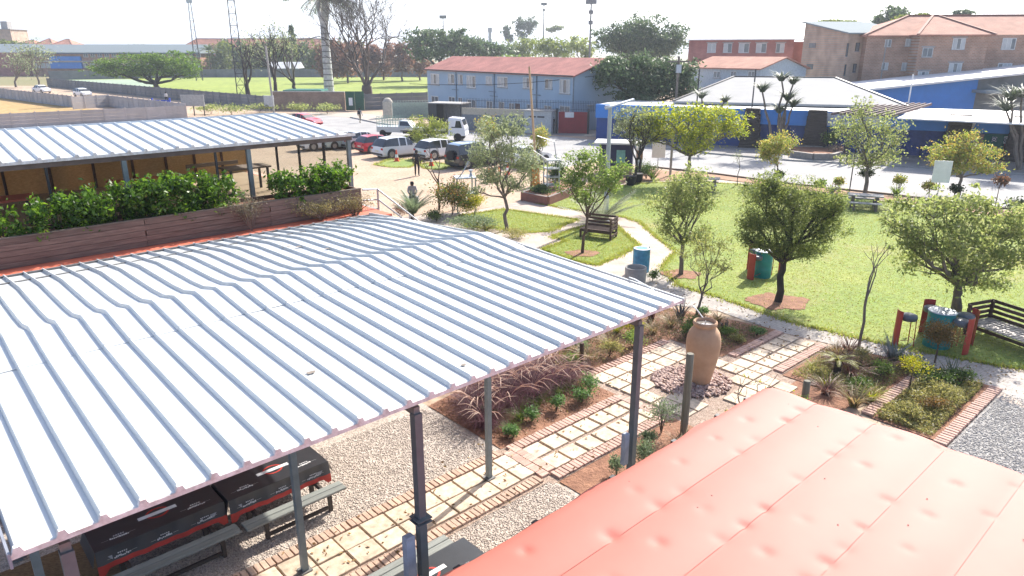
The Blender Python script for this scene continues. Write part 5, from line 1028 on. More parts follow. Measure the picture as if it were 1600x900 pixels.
# ------------------------------------------------------------------ buildings across the road and beyond
WF = pm('white_window_frame', (.7, .7, .68), rough=.5); PG = pm('window_glass', (.10, .12, .14), (.2, .2, .19), .6, .12, spec=.8); PC = pm('curtained_glass', (.5, .5, .48), (.36, .37, .37), .9, .3, spec=.6)
class Bld:
    def __init__(s, name, label, cat, p0, p1):
        s.p = Vector((p0[0], p0[1], 0)); d = Vector((p1[0] - p0[0], p1[1] - p0[1], 0)); s.L = d.length; s.d = d.normalized(); s.rz = math.atan2(d.y, d.x)
        s.t = thing(name, label, cat, s.p, s.rz)
    def h(s, px, py): return hit(px, py, s.p, s.d)
    def extr(s, prof, x0, x1, name, mt):       # profile in (y, z)
        n = len(prof); vs = [(x0, a, b) for a, b in prof] + [(x1, a, b) for a, b in prof]
        return MB().add(vs, [tuple(range(n)), tuple(range(2 * n - 1, n - 1, -1))] + [(i, n + i, n + (i + 1) % n, (i + 1) % n) for i in range(n)]).build(name, mt, s.t)
    def window(s, x0, y0, x1, y1, cols=2, pane=PG, frame=WF, sill=True, px=True, lintel=False):
        if px:
            (a, zb), (b, zt) = s.h(x0, y1), s.h(x1, y0)
        else: a, zb, b, zt = x0, y0, x1, y1
        if b < a: a, b = b, a
        w_ = b - a; t_ = max(.05, w_ * .05); mb = MB()
        for xx in np.linspace(a, b, cols + 1): mb.box((xx, -.035, (zb + zt) / 2), (t_, .07, zt - zb + t_))
        for zz in (zb, zt): mb.box(((a + b) / 2, -.033, zz), (w_, .066, t_))
        o = mb.build('window', frame, s.t)
        for i in range(cols): MB().box((a + w_ * (i + .5) / cols, -.012, (zb + zt) / 2), (w_ / cols - t_, .022, zt - zb - t_)).build('pane', pane if (i + int(x0)) % 3 else PG, o)
        if sill: MB().box(((a + b) / 2, -.06, zb - t_), (w_ + .2, .12, .07)).build('sill', M['concrete'], o)
        if lintel: MB().box(((a + b) / 2, -.015, zt + .14), (w_ + .4, .03, .14)).build('lintel', M['concrete'], o)
        return o
    def gable(s, D, ze, zr, wall, roof, ov=.45, x0=0, x1=None, th=.14):
        x1 = s.L if x1 is None else x1
        s.extr([(0, 0), (0, ze), (D / 2, zr - .16), (D, ze), (D, 0)][::-1], x0, x1, 'wall', wall); sl = (zr - ze) / (D / 2)
        s.extr([(-ov, ze - ov * sl), (D / 2, zr), (D / 2, zr - th), (-ov, ze - ov * sl - th)], x0 - ov, x1 + ov, 'roof', roof); s.extr([(D / 2, zr), (D + ov, ze - ov * sl), (D + ov, ze - ov * sl - th), (D / 2, zr - th)], x0 - ov, x1 + ov, 'roof', roof)
    def hip(s, x0, x1, y0, y1, ze, zr, roof, ins=None, ov=.5):
        x0 -= ov; x1 += ov; y0 -= ov; y1 += ov; ins = (y1 - y0) / 2 if ins is None else ins; ym = (y0 + y1) / 2
        v = [(x0, y0, ze), (x1, y0, ze), (x1, y1, ze), (x0, y1, ze), (x0 + ins, ym, zr), (x1 - ins, ym, zr), (x0, y0, ze - .16), (x1, y0, ze - .16), (x1, y1, ze - .16), (x0, y1, ze - .16)]
        for i_, j_ in ((0, 4), (1, 5), (4, 5)):
            if (Vector(v[i_]) - Vector(v[j_])).length > .5: MB().beam(Vector(v[i_]) + Vector((0, 0, .05)), Vector(v[j_]) + Vector((0, 0, .05)), .28, .12).build('ridge_cap', pm('dull_ridge_tile', (.3, .14, .1)), s.t)
        return MB().add(v, [(0, 1, 5, 4), (1, 2, 5), (2, 3, 4, 5), (3, 0, 4), (6, 7, 1, 0), (7, 8, 2, 1), (8, 9, 3, 2), (9, 6, 0, 3), (9, 8, 7, 6)]).build('roof', roof, s.t)
tile = brickmat('red_brown_roof_tiles', (.42, .17, .14), (.37, .145, .12), (.28, .11, .09), 3, .3, .33, 0, .03, .5)
tile2 = brickmat('pale_terracotta_tiles', (.46, .22, .15), (.40, .19, .13), (.3, .14, .1), 3, .3, .33, 0, .03, .4)
brk = brickmat('brown_face_brick', (.42, .21, .13), (.33, .155, .095), (.38, .28, .22), 1.7, .5, .2, 0, .03, .3, True); brk2 = brickmat('tan_face_brick', (.54, .36, .25), (.47, .30, .205), (.4, .33, .26), 1.7, .5, .2, 0, .03, .25, True); brk3 = brickmat('dark_red_brick', (.38, .16, .135), (.34, .135, .115), (.34, .19, .16), 1.7, .5, .2, 0, .02, .25, True)
zincg = pm('grey_sheet_roof', (.25, .29, .30), (.21, .245, .255), 1.5, .95, 0, spec=.1, stretch=(8, .2, 1)); zincw = pm('white_sheet_roof', (.72, .72, .71), (.62, .62, .61), .8, .5, .1)

# grey-blue two storey building
a, b = G(667, 107, 5.9), G(898, 117, 5.9)
B = Bld('office_building', 'pale blue grey two storey building with red tiled roof', 'building', a, b)
bluew = pm('pale_blue_grey_plaster', (.33, .44, .54), (.30, .40, .50), .5, .85)
r_ = G(938, 92, 7.5); D = 2 * abs((Vector((r_.x, r_.y, 0)) - B.p).dot(Vector((-B.d.y, B.d.x, 0)))); D = min(max(D, 9), 14)
B.gable(D, 5.95, 7.6, bluew, tile, .4)
for x0, y0, x1, y1 in ((674, 116, 686, 131), (701, 116, 710, 130), (716, 117, 723, 131), (730, 119, 743, 136), (760, 120, 769, 132), (778, 121, 793, 135), (818, 122, 833, 137), (852, 124, 863, 138), (875, 125, 891, 145)): B.window(x0, y0, x1, y1, 3 if x1 - x0 > 11 else 2, PC)
for x0, y0, x1, y1 in ((675, 151, 685, 161), (702, 152, 711, 162), (717, 153, 722, 163), (731, 157, 744, 169), (761, 159, 770, 170), (780, 160, 788, 171), (796, 162, 804, 173), (824, 164, 834, 175), (851, 166, 862, 177), (875, 167, 891, 176)): B.window(x0, y0, x1, y1, 2, PG)
s_, zt = B.h(806, 163); MB().box((s_ + .4, -.02, 1.15), (1.0, .04, 2.3)).build('door', pm('brown_door', (.16, .09, .06)), B.t)
for px in (714, 773, 839, 898.5):
    s_, _ = B.h(px, 150); MB().tube([(min(s_, B.L - .05), -.09, .3), (min(s_, B.L - .05), -.09, 5.6)], .07, 6).build('drain_pipe', pm('grey_drain_pipe', (.22, .26, .3)), B.t)
for px, py in ((712, 140), (770, 143), (772, 150), (838, 148)):
    s_, z_ = B.h(px, py); MB().tube([(s_ - .9, -.08, z_), (s_ + .9, -.08, z_ - .02)], .045, 6).build('drain_branch', MC['grey_drain_pipe'], B.t)
MB().lathe([(.05, 0), (.4, .12), (.42, .14)], 14, (B.L + .3, 2.0, 2.6)).build('satellite_dish', M['white'], B.t); MB().box((B.L / 2, -.42, 5.78), (B.L + .6, .1, .12)).build('gutter', M['dark'], B.t)
# boundary wall, hut, gate and carport before it
w0, w1 = G(722, 203), G(862, 209); B2 = Bld('boundary_wall', 'cream and grey boundary wall with dark palisade on top', 'wall', w0, w1)
MB().box((B2.L / 2, .12, .85), (B2.L, .24, 1.7)).build('lower_wall', pm('grey_lower_wall', (.2, .22, .24)), B2.t); MB().box((B2.L / 2, .12, 2.05), (B2.L, .2, .7)).build('upper_band', pm('cream_band', (.5, .44, .34)), B2.t); mb = MB()
for x in np.arange(0, B2.L + 5, .18): mb.box((x, .1, 2.9), (.035, .03, 1.1))
for z in (2.55, 3.2): mb.box((B2.L / 2 + 2.5, .1, z), (B2.L + 5, .04, .04))
mb.build('palisade', pm('slate_palisade', (.08, .10, .13)), B2.t)
B3 = Bld('gate_hut', 'pale guard hut with vent slots beside the red gate', 'hut', G(819, 208), G(861, 210)); MB().box((B3.L / 2, 1.0, 1.15), (B3.L, 2.0, 2.3)).build('wall', pm('pale_hut_wall', (.48, .5, .5)), B3.t); MB().box((B3.L / 2, 1.0, 2.36), (B3.L + .3, 2.3, .12)).build('roof', M['concrete'], B3.t)
for x in (.3, .62): MB().box((B3.L * x, -.02, 1.75), (B3.L * .26, .05, .16)).build('vent', M['dark'], B3.t)
B4 = Bld('red_gate', 'red steel double gate with white notice', 'gate', G(872, 208.5), G(917, 209.5)); rg = pm('red_gate_paint', (.33, .03, .035), (.27, .025, .03), 2, .5)
for k in range(2): MB().box((B4.L * (.25 + .5 * k), 0, 1.15), (B4.L * .49, .05, 2.2)).build('gate_leaf', rg, B4.t)
for k in range(9): MB().box((B4.L * (k + .5) / 9, -.04, 1.15), (.06, .03, 2.2)).build('rib', rg, B4.t)
MB().box((B4.L * .38, -.07, 1.95), (.95, .02, .55)).build('notice', M['white'], B4.t)
for x in (-.15, B4.L + .1): MB().box((x, 0, 1.3), (.2, .2, 2.6)).build('gate_post', M['dark'], B4.t)
B5 = Bld('carport_shed', 'black open sided shed at the left of the grey blue building', 'shed', G(670, 200), G(721, 202))
MB().box((B5.L / 2, 1.3, 2.75), (B5.L + .2, 2.8, .1)).build('roof', M['concrete'], B5.t); MB().box((B5.L * .13, .9, 1.35), (B5.L * .26, 1.8, 2.7)).build('dark_panel', M['dark'], B5.t); MB().box((B5.L / 2, 2.5, 1.35), (B5.L, .1, 2.7)).build('back_wall', pm('grey_back_wall', (.22, .23, .24)), B5.t)
for x in (.55, .98): MB().box((B5.L * x, .1, 1.35), (.12, .12, 2.7)).build('post', M['dark'], B5.t)
t = thing('stone_gate_post', 'pale stone gate post left of the green mesh', 'post', G(607, 184)); MB().box((0, 0, 1.1), (1.2, 1.0, 2.2), ch=.1).build('shaft', pm('pale_stone', (.5, .45, .38)), t); MB().lathe([(.55, 2.2), (.45, 2.4), (.2, 2.55)], 12).build('cap', MC['pale_stone'], t)
B6 = Bld('mesh_fence', 'pale green mesh fence behind the pickup', 'fence', G(614, 187), G(672, 186)); mb = MB()
for x in np.arange(0, B6.L, .35): mb.box((x, 0, 1.2), (.05, .04, 2.4))
for z in np.arange(.2, 2.5, .3): mb.box((B6.L / 2, .01, z), (B6.L, .04, .05))
mb.build('mesh', pm('pale_green_mesh', (.36, .45, .38)), B6.t); MB().box((B6.L / 2, .4, 1.1), (B6.L, .05, 2.0)).build('shade_cloth', pm('pale_shade_cloth', (.38, .44, .39)), B6.t)
# cable
pa, pb = at(640, 131, 92), at(945, 117, 79); pts = [pa.lerp(pb, k / 12) - Vector((0, 0, .5 * math.sin(k / 12 * 3.14))) for k in range(13)]
o = MB().tube(pts, .03, 4).build('overhead_cable', M['black']); tag(o, 'thin overhead cable across the grey blue building', 'cable')

# blue shop front
p0, p1 = G(930, 219), G(1720, 260.5); S_ = Bld('shop_front', 'bright blue shop with dark stone pillars across the road', 'shop', p0, p1)
zt = S_.h(1300, 174)[1]; zb = S_.h(1300, 198)[1]; blu = pm('bright_blue_paint', (.04, .22, .60), (.035, .19, .53), 1.2, .55); dbl = pm('dark_blue_shutter', (.015, .06, .24), (.012, .05, .2), 1.2, .5)
MB().box((S_.L / 2, 4, zb / 2), (S_.L, 7.6, zb)).build('lower_wall', dbl, S_.t); MB().box((S_.L / 2, .05, (zt + zb) / 2), (S_.L, .5, zt - zb)).build('fascia', blu, S_.t)
MB().box((S_.L / 2, 4.2, zt - .12), (S_.L, 7.8, .12)).build('flat_roof', zincw, S_.t)
stn = pm('dark_stacked_stone', (.085, .07, .062), (.04, .033, .03), 7, .9, bump=.8, bscale=9, stretch=(.5, .5, 5), dist=.1)
for px, wpx in ((1172, 26), (1272, 30), (1493, 30), (1592, 30)):
    s_, _ = S_.h(px, 225); w_ = wpx * .055; n = 14
    for k in range(n):
        z = (zt + .1) * k / n; ww = w_ * (1.25 - .4 * k / n); MB().box((s_ + rnd.uniform(-.03, .03), -.35, z + (zt + .1) / n / 2), (ww + rnd.uniform(-.06, .06), 1.0 - .3 * k / n, (zt + .1) / n - .02)).build('stone_course', stn, S_.t)
for px in (1215, 1425, 1455): s_, _ = S_.h(px, 225); MB().box((s_, -.012, 1.1), (1.5, .03, 2.2)).build('shutter_door', pm('shop_shutter', (.015, .045, .19)), S_.t)
s0, _ = S_.h(1291, 190); s1, _ = S_.h(1372, 195); zc = (zt + zb) / 2
sg = MB().box(((s0 + s1) / 2, -.24, zc), (s1 - s0, .06, (zt - zb) * .86)).build('sign_panel', pm('white_sign', (.66, .7, .74)), S_.t)
tm = textmesh('BARTE', .62, pm('blue_letter', (.03, .12, .45)), name='sign_lettering', bold=.012); o = obj('sign_lettering', tm, sg, ((s0 + s1) / 2 + .1, -.28, zc)); o.rotation_euler = (R(90), 0, 0)
mb = MB(); vs = []
for i in range(21):
    a = i / 20 * 6.2832
    for r in (.3, .34): vs.append((s0 + .75 + r * math.cos(a), -.275, zc + r * math.sin(a)))
mb.add(vs, [(2 * i, 2 * i + 2, 2 * i + 3, 2 * i + 1) for i in range(20)]); mb.box((s0 + .75, -.275, zc), (.16, .01, .16)); mb.build('sign_emblem', MC['blue_letter'], sg)
for x0, y0, x1, y1, nm, col in ((1530, 210, 1575, 250, 'green_door', (.01, .12, .10)), (1549, 214, 1558, 221, 'white_poster', (.6, .6, .58)), (1567, 213, 1578, 224, 'white_poster', (.62, .64, .66)), (1580, 213, 1590, 224, 'white_poster', (.5, .55, .65)), (1565, 225, 1583, 243, 'red_poster', (.3, .06, .08)), (1522, 210, 1538, 224, 'painted_panel', (.3, .2, .17))):
    a, zb_ = S_.h(x0, y1); b, zt_ = S_.h(x1, y0); dd = .02 if nm == 'green_door' else .05; MB().box(((a + b) / 2, -dd, (zb_ + zt_) / 2), (b - a, dd, zt_ - zb_)).build(nm, pm(nm + str(x0), col), S_.t)
for px, py in ((1553, 217.5), (1572, 218.5), (1585, 218.5)):
    s_, z_ = S_.h(px, py); vs = []; mb = MB()
    for i in range(15):
        a = i / 14 * 6.2832
        for r in (.13, .19): vs.append((s_ + r * math.cos(a), -.082, z_ + r * math.sin(a)))
    mb.add(vs, [(2 * i, 2 * i + 2, 2 * i + 3, 2 * i + 1) for i in range(14)]); mb.box((s_, -.082, z_), (.12, .01, .12)); mb.build('poster_emblem', pm('dark_emblem', (.05, .08, .16)), S_.t)
a, z_ = S_.h(1518, 192); MB().add([(a - .35, -.3, z_ - .4), (a + .15, -.5, z_ - .3), (a + .35, -.5, z_ + .35), (a - .2, -.3, z_ + .5), (a - .35, -.26, z_ - .4), (a + .15, -.46, z_ - .3), (a + .35, -.46, z_ + .35), (a - .2, -.26, z_ + .5)], [(0, 1, 2, 3), (7, 6, 5, 4), (0, 4, 5, 1), (1, 5, 6, 2), (2, 6, 7, 3), (3, 7, 4, 0)]).build('hanging_flag', M['white'], S_.t)
# grey hipped roof hall behind the shop
e0, e1 = G(1052, 158, 3.7), G(1418, 166, 3.7); Hh = Bld('hipped_hall', 'low hall with broad pale grey hipped roof behind the blue shop', 'building', e0, e1); ra, rb = G(1147, 120, 5.6), G(1305, 121.5, 5.6)
loc = lambda q: ((Vector((q.x, q.y, 0)) - Hh.p).dot(Hh.d), (Vector((q.x, q.y, 0)) - Hh.p).dot(Vector((-Hh.d.y, Hh.d.x, 0)))); (xa, ya), (xb, yb) = loc(ra), loc(rb); ym = (ya + yb) / 2
gr = pm('pale_grey_roof_sheet', (.37, .37, .36), (.33, .33, .32), .6, .95, 0, spec=.1, bump=.1, bscale=3)
v = [(0, 0, 3.7), (Hh.L, 0, 3.7), (Hh.L, 2 * ym, 3.7), (0, 2 * ym, 3.7), (xa, ym, 5.6), (xb, ym, 5.6), (0, 0, 3.5), (Hh.L, 0, 3.5), (Hh.L, 2 * ym, 3.5), (0, 2 * ym, 3.5)]
MB().add(v, [(0, 1, 5, 4), (1, 2, 5), (2, 3, 4, 5), (3, 0, 4), (6, 7, 1, 0), (7, 8, 2, 1), (8, 9, 3, 2), (9, 6, 0, 3)]).build('roof', gr, Hh.t); MB().box((Hh.L / 2, ym, 1.75), (Hh.L - 1, 2 * ym - 1, 3.5)).build('wall', M['concrete'], Hh.t); MB().beam((xa, ym, 5.65), (xb, ym, 5.65), .25, .1).build('ridge_cap', M['dark'], Hh.t); MB().beam((xb, ym, 5.65), (Hh.L, 0, 3.75), .25, .1).build('ridge_cap', M['dark'], Hh.t); MB().beam((xa, ym, 5.65), (0, 0, 3.75), .25, .1).build('ridge_cap', M['dark'], Hh.t)
# pergola rafters
t = thing('pergola', 'brown timber pergola rafters on the shop roof', 'pergola', (0, 0, 0))
for k in range(8):
    a = G(1300 + 13 * k, 178 + .5 * k, 3.55); b = G(1392 + 9 * k, 160.5 + .3 * k, 3.75); MB().beam(a, b, .14, .2).build('rafter', pm('mauve_timber', (.15, .10, .09)), t)
# white flat canopies at the right
Wc = Bld('flat_canopy', 'white flat roof canopy over the right part of the shop', 'canopy', G(1402, 184.5, 3.45), G(1680, 197.5, 3.45)); MB().box((Wc.L / 2, 4.5, 3.42), (Wc.L, 9, .1)).build('roof_slab', zincw, Wc.t)
for x in (.4, 1 * Wc.L - .4): MB().box((x, 8.5, 1.7), (.2, .2, 3.35)).build('post', M['concrete'], Wc.t)
# blue hall with mono pitch white roof
bh = Bld('blue_hall', 'bright blue hall with white roof sloping up to the right', 'building', at(1345, 150, 79), at(1700, 120, 79)); zA = bh.h(1350, 143)[1]; zB = bh.h(1690, 106)[1]; s1 = bh.h(1528, 130)[0]
zf = lambda x: zA + (zB - zA) * x / bh.L
MB().add([(0, 0, 0), (s1, 0, 0), (s1, 0, zf(s1)), (0, 0, zf(0)), (0, 9, 0), (s1, 9, 0), (s1, 9, zf(s1)), (0, 9, zf(0))], [(0, 1, 2, 3), (5, 4, 7, 6), (4, 0, 3, 7), (1, 5, 6, 2), (3, 2, 6, 7)]).build('blue_wall', blu, bh.t)
MB().add([(s1, .3, 0), (bh.L, .3, 0), (bh.L, .3, zf(bh.L)), (s1, .3, zf(s1)), (s1, 9, 0), (bh.L, 9, 0), (bh.L, 9, zf(bh.L)), (s1, 9, zf(s1))], [(0, 1, 2, 3), (5, 4, 7, 6), (1, 5, 6, 2), (3, 2, 6, 7)]).build('grey_wall', pm('dark_grey_wall', (.13, .14, .14), (.22, .23, .23), .7), bh.t)
MB().beam((-.8, 4.2, zf(0) + .12), (bh.L, 4.2, zf(bh.L) + .2), 10.4, .22).build('roof', zincw, bh.t); MB().box((bh.h(1570, 140)[0], -1.2, bh.h(1570, 142)[1]), (7, 2.5, .3)).build('side_canopy', zincg, bh.t)
# brown brick flats at the right edge
brkf = brickmat('coarse_brown_brick', (.43, .24, .16), (.33, .18, .115), (.42, .32, .25), 1.3, .5, .22, 0, .03, .4, True)
fb = Bld('brick_flats', 'brown brick three storey flats with terracotta tiled roof at right', 'building', at(1431, 100, 88), at(1680, 100, 86)); ze = fb.h(1480, 54)[1]; zr = fb.h(1480, 25)[1] + .3; xs_ = [fb.h(x, 80)[0] for x in (1541, 1600, 1372)]
MB().box((xs_[0] / 2, 6, ze / 2), (xs_[0], 12, ze)).build('wall', brkf, fb.t); MB().box(((xs_[0] + fb.L) / 2, 7.2, ze / 2), (fb.L - xs_[0], 12, ze)).build('wall', brkf, fb.t); xl = xs_[2] - .6; MB().box((xl / 2, 8.5, ze / 2), (-xl, 12, ze)).build('wall', brkf, fb.t)
fb.hip(0, xs_[0], 0, 12, ze, zr, tile2, xs_[0] / 2 + .2); fb.hip(xl, fb.L + 6, 2.6, 14, ze - .03, zr + .1, tile2, 7)
for x0, y0, x1, y1, c, pn in ((1487, 60, 1509, 77, 3, PC), (1481, 99, 1503, 115, 3, PC), (1440, 75, 1458, 89, 2, PG), (1433, 112, 1451, 124, 3, PC)): fb.window(x0, y0, x1, y1, c, pn, lintel=True)
fc = Bld('x', '', '', at(1431, 100, 89.2), at(1680, 100, 87.2)); bpy.data.objects.remove(fc.t); fc.t = fb.t
def offwin(dy, x0, y0, x1, y1, c, pn):
    q = Bld.__new__(Bld); n = Vector((-fb.d.y, fb.d.x, 0)); q.p = fb.p + n * dy; q.d = fb.d; q.t = fb.t; q.L = fb.L; o = q.window(x0, y0, x1, y1, c, pn, lintel=False); o.location = (0, dy, 0)
offwin(1.2, 1564, 60, 1588, 77, 3, PC); offwin(1.2, 1557, 99, 1581, 115, 3, PC)
for x0, y0, x1, y1 in ((1382, 62, 1393, 73), (1414, 61, 1426, 72), (1377, 98, 1388, 109), (1408, 98, 1420, 110)): offwin(2.5, x0, y0, x1, y1, 2, PC)
s_, _ = fb.h(1392, 100); MB().tube([(s_, 2.42, 4), (s_, 2.42, ze - .5)], .06, 6).build('drain_pipe', M['concrete'], fb.t)
# tan brick block with mono pitch roof
K = at(1318, 110, 92); dR = Vector((math.cos(R(12)), math.sin(R(12)), 0)); tb = Bld('tan_brick_block', 'tan brick block with sloping grey roof', 'building', K, K + dR * 9); sl = Vector((-dR.y, dR.x, 0)); q = hit(1251, 100, K, sl); Dp = q[0] if q[0] > 4 else 14
Dp = min(Dp, 40); zf_, zk = tb.h(1330, 53)[1], hit(1256, 37, K, sl)[1]
MB().add([(0, 0, 0), (9, 0, 0), (9, 0, zf_), (0, 0, zf_), (0, Dp, 0), (9, Dp, 0), (9, Dp, zk), (0, Dp, zk)], [(0, 1, 2, 3), (5, 4, 7, 6), (4, 0, 3, 7), (1, 5, 6, 2), (3, 2, 6, 7)]).build('wall', brk2, tb.t)
MB().beam((4.5, -.6, zf_ + .05), (4.5, Dp + .4, zk + .22), 9.8, .16).build('roof', zincg, tb.t)
for x0, y0, x1, y1 in ((1321, 68, 1326, 88), (1336, 67, 1343, 80), (1353, 67, 1359, 87), (1369, 67, 1375, 80), (1318, 101, 1322, 118), (1332, 100, 1338, 113), (1349, 98, 1354, 116), (1365, 97, 1370, 110)): tb.window(x0, y0, x1, y1, 1, PG, M['dark'])
ql = Bld.__new__(Bld); ql.p = tb.p; ql.d = sl; ql.t = tb.t
for x0, y0, x1, y1 in ((1264, 67, 1275, 75), (1260, 100, 1271, 108)):
    (a, zb_), (b, zt_) = ql.h(x0, y1), ql.h(x1, y0); MB().box((-.03, (a + b) / 2, (zb_ + zt_) / 2), (.06, abs(b - a), zt_ - zb_)).build('window', PG, tb.t)
# dark red building with white roof
rb_ = Bld('red_wall_building', 'dark red building with white roof and five windows', 'building', at(1074, 100, 113), at(1237, 100, 108)); ze = rb_.h(1150, 61)[1]; zr = ze + 3.0; rb_.extr([(0, 0), (0, ze), (12, zr), (12, 0)][::-1], 0, rb_.L, 'wall', brk3); rb_.extr([(-.5, ze), (12.3, zr + .15), (12.3, zr), (-.5, ze - .15)], -.5, rb_.L + 2.4, 'roof', zincw); MB().box((rb_.L + 1, 6, 4.8), (2.0, 8, 9.6)).build('wing_wall', brk3, rb_.t)
for x in (1112, 1137, 1161, 1188, 1219): rb_.window(x - 7, 68, x + 7 + (3 if 1150 < x < 1200 else 0), 82, 2, PC, lintel=True)
# small house with red tiled gable
hs = Bld('small_house', 'white house with pale red tiled gable roof', 'house', at(1078, 115, 95), at(1187, 115, 86)); D2 = 8.6; ze = hs.h(1187, 106)[1]; zr = ze + 1.2; hs.gable(D2, ze, zr, pm('pale_house_wall', (.45, .5, .53)), tile2, .35)
for x0, y0, x1, y1 in ((1115, 112, 1126, 121), (1142, 112, 1151, 119), (1169, 112, 1180, 120)): hs.window(x0, y0, x1, y1, 2, PG)

# far left buildings
fl_ = Bld('long_brick_block', 'long brown brick school block with grey roof and blue panel', 'building', at(48, 100, 262), at(312, 100, 262)); ze = fl_.h(150, 82)[1]; zr = fl_.h(150, 73)[1] + .8
MB().box((fl_.L / 2, 6, ze / 2), (fl_.L, 12, ze)).build('wall', brk, fl_.t); fl_.extr([(-1, ze), (6, zr), (13, ze), (13, ze - .3), (-1, ze - .3)], -1, fl_.L + 1, 'roof', zincg); MB().box((-12, 4, ze / 2), (24, 12, ze)).build('wing_wall', brk3, fl_.t); fl_.extr([(-2, ze - .2), (5, zr + .2), (12, ze)], -25, -.5, 'roof', zincg)
a, zb_ = fl_.h(82, 107); b, zt_ = fl_.h(127, 88); MB().box(((a + b) / 2, -.4, (zb_ + zt_) / 2), (b - a, .8, zt_ - zb_)).build('blue_panel', blu, fl_.t); MB().box((fl_.L / 2, -.5, fl_.h(100, 96)[1]), (fl_.L, 1, .5)).build('balcony_slab', pm('pale_slab', (.42, .36, .31)), fl_.t); MB().box((fl_.L / 2, -.3, ze - .2), (fl_.L, .7, .5)).build('blue_fascia', dbl, fl_.t)
for x in list(range(55, 80, 9)) + list(range(131, 310, 11)): fl_.window(x, 84, x + 6, 89, 2, PG); fl_.window(x, 99, x + 6, 106, 2, PC)
f2 = Bld('red_roof_block', 'brick block with long red tiled roof behind the sports field', 'building', at(288, 100, 300), at(520, 100, 300)); ze = f2.h(350, 76)[1]; zr = f2.h(350, 64)[1] + 1; MB().box((f2.L / 2, 6, ze / 2), (f2.L, 12, ze)).build('wall', brk, f2.t); f2.hip(0, f2.L, 0, 12, ze, zr, tile2, 5, 1)
for x in range(320, 515, 12): f2.window(x, 79, x + 6, 84, 1, PG); f2.window(x, 92, x + 6, 99, 1, PG)
for x0, x1, y0, lab in ((28, 55, 62, 'left'), (55, 82, 60, 'mid'), (82, 112, 61, 'right')):
    q = Bld('far_house', {'left': 'far red roofed house behind the long block, leftmost of three', 'mid': 'far red roofed house behind the long block, middle of three', 'right': 'far red roofed house behind the long block, rightmost of three'}[lab], 'house', at(x0, 72, 330), at(x1, 72, 330)); z1 = q.h(x0, 70)[1]; z2 = q.h(x0, y0)[1]; MB().box((q.L / 2, 5, z1 / 2), (q.L, 10, z1)).build('wall', brk2, q.t); q.hip(0, q.L, 0, 10, z1, z2, tile2, 4)
q = Bld('far_tower_block', 'hazy brown flats at the far left edge', 'building', at(-40, 72, 340), at(21, 72, 340)); z1 = q.h(0, 46)[1]; MB().box((q.L / 2, 6, z1 / 2), (q.L, 12, z1)).build('wall', brk2, q.t); MB().box((q.L * .7, 6, z1 + 1.8), (3, 3, 3.6)).build('roof_tank', M['concrete'], q.t)
MB().box((q.L / 2, 6, z1 + .1), (q.L + 1, 13, .3)).build('roof', M['concrete'], q.t)
q = Bld('far_water_tower', 'far grey tower above the trees', 'tower', at(762, 60, 420), at(769, 60, 420)); z1 = q.h(762, 48)[1]; MB().box((q.L / 2, 1, z1 / 2), (q.L * .7, 2, z1)).build('shaft', pm('hazy_concrete', (.4, .42, .44)), q.t); MB().box((q.L / 2, 1, z1 + .5), (q.L, 3, 2.4)).build('tank', MC['hazy_concrete'], q.t)

# ------------------------------------------------------------------ walls and fences on the left
vib = pm('pale_precast_concrete', (.43, .405, .40), (.36, .34, .335), .8, .9, orand=.08); vibg = pm('grey_precast_concrete', (.19, .195, .20), (.14, .145, .15), .5, .9, orand=.1)
def panelwall(name, lab, a, b, hgt, mt, pw=2.1, cat='wall'):
    d = (b - a); L_ = d.length; n = max(1, round(L_ / pw)); w_ = L_ / n; t = thing(name, lab, cat, (a.x, a.y, 0), math.atan2(d.y, d.x)); pmesh = MB()
    for k in range(4): pmesh.box((0, 0, hgt * (k + .5) / 4), (w_ - .1, .06, hgt / 4 - .015))
    me = pmesh.mesh('panel', mt); po = MB().box((0, 0, hgt / 2 + .04), (.14, .14, hgt + .08)).mesh('post', mt)
    for i in range(n): o = obj('panel', me, t, (w_ * (i + .5), 0, 0)); obj('post', po, t, (w_ * i, 0, 0))
    obj('post', po, t, (L_, 0, 0)); return t
panelwall('precast_wall', 'grey precast wall along the near side of the sports field', G(75, 135), G(426, 172), 1.95, vibg, 2.4)
panelwall('precast_wall', 'grey precast wall right of the green gate', G(571, 172), G(668, 168), 2.3, vibg, 2.4)
panelwall('precast_wall', 'far grey wall along the back of the sports field', G(78, 125), G(310, 121), 2.6, vibg, 5)
panelwall('precast_wall', 'far grey wall behind the field on the right', G(310, 121), G(690, 120), 2.6, vibg, 6)
panelwall('precast_fence', 'pale panel fence at the far left behind the bare earth', G(-60, 145), G(115, 168), 1.75, vib, 2.0, 'fence')
panelwall('precast_fence', 'pale panel fence turning towards the blue gate', G(115, 171), G(172, 167), 1.85, vib, 2.0, 'fence'); panelwall('precast_fence', 'pale panel fence running down to the billboard', G(172, 167), G(292, 183), 1.75, vib, 2.0, 'fence')
panelwall('precast_fence', 'nearest pale panel fence behind the pavilion roof', G(-60, 204), G(292, 184.5), 1.6, vib, 2.3, 'fence')
q = Bld('garden_wall', 'brown brick wall beside the dark green gate', 'wall', G(428, 172), G(540, 173)); MB().box((q.L / 2, .15, 1.3), (q.L, .3, 2.6)).build('wall', brickmat('rough_brown_brick', (.33, .21, .15), (.25, .155, .11), (.3, .25, .2), 2, .5, .25, 0, .03, .3, True), q.t); MB().box((q.L / 2, .15, 2.66), (q.L, .4, .12)).build('coping', M['concrete'], q.t)
q = Bld('green_gate', 'dark green sheet gate with white notice', 'gate', G(541, 173), G(570, 173)); gg = pm('dark_green_gate_paint', (.012, .085, .05), rough=.6)
for k in range(2): MB().box((q.L * (.25 + .5 * k), 0, 1.4), (q.L * .49, .08, 2.7)).build('gate_leaf', gg, q.t)
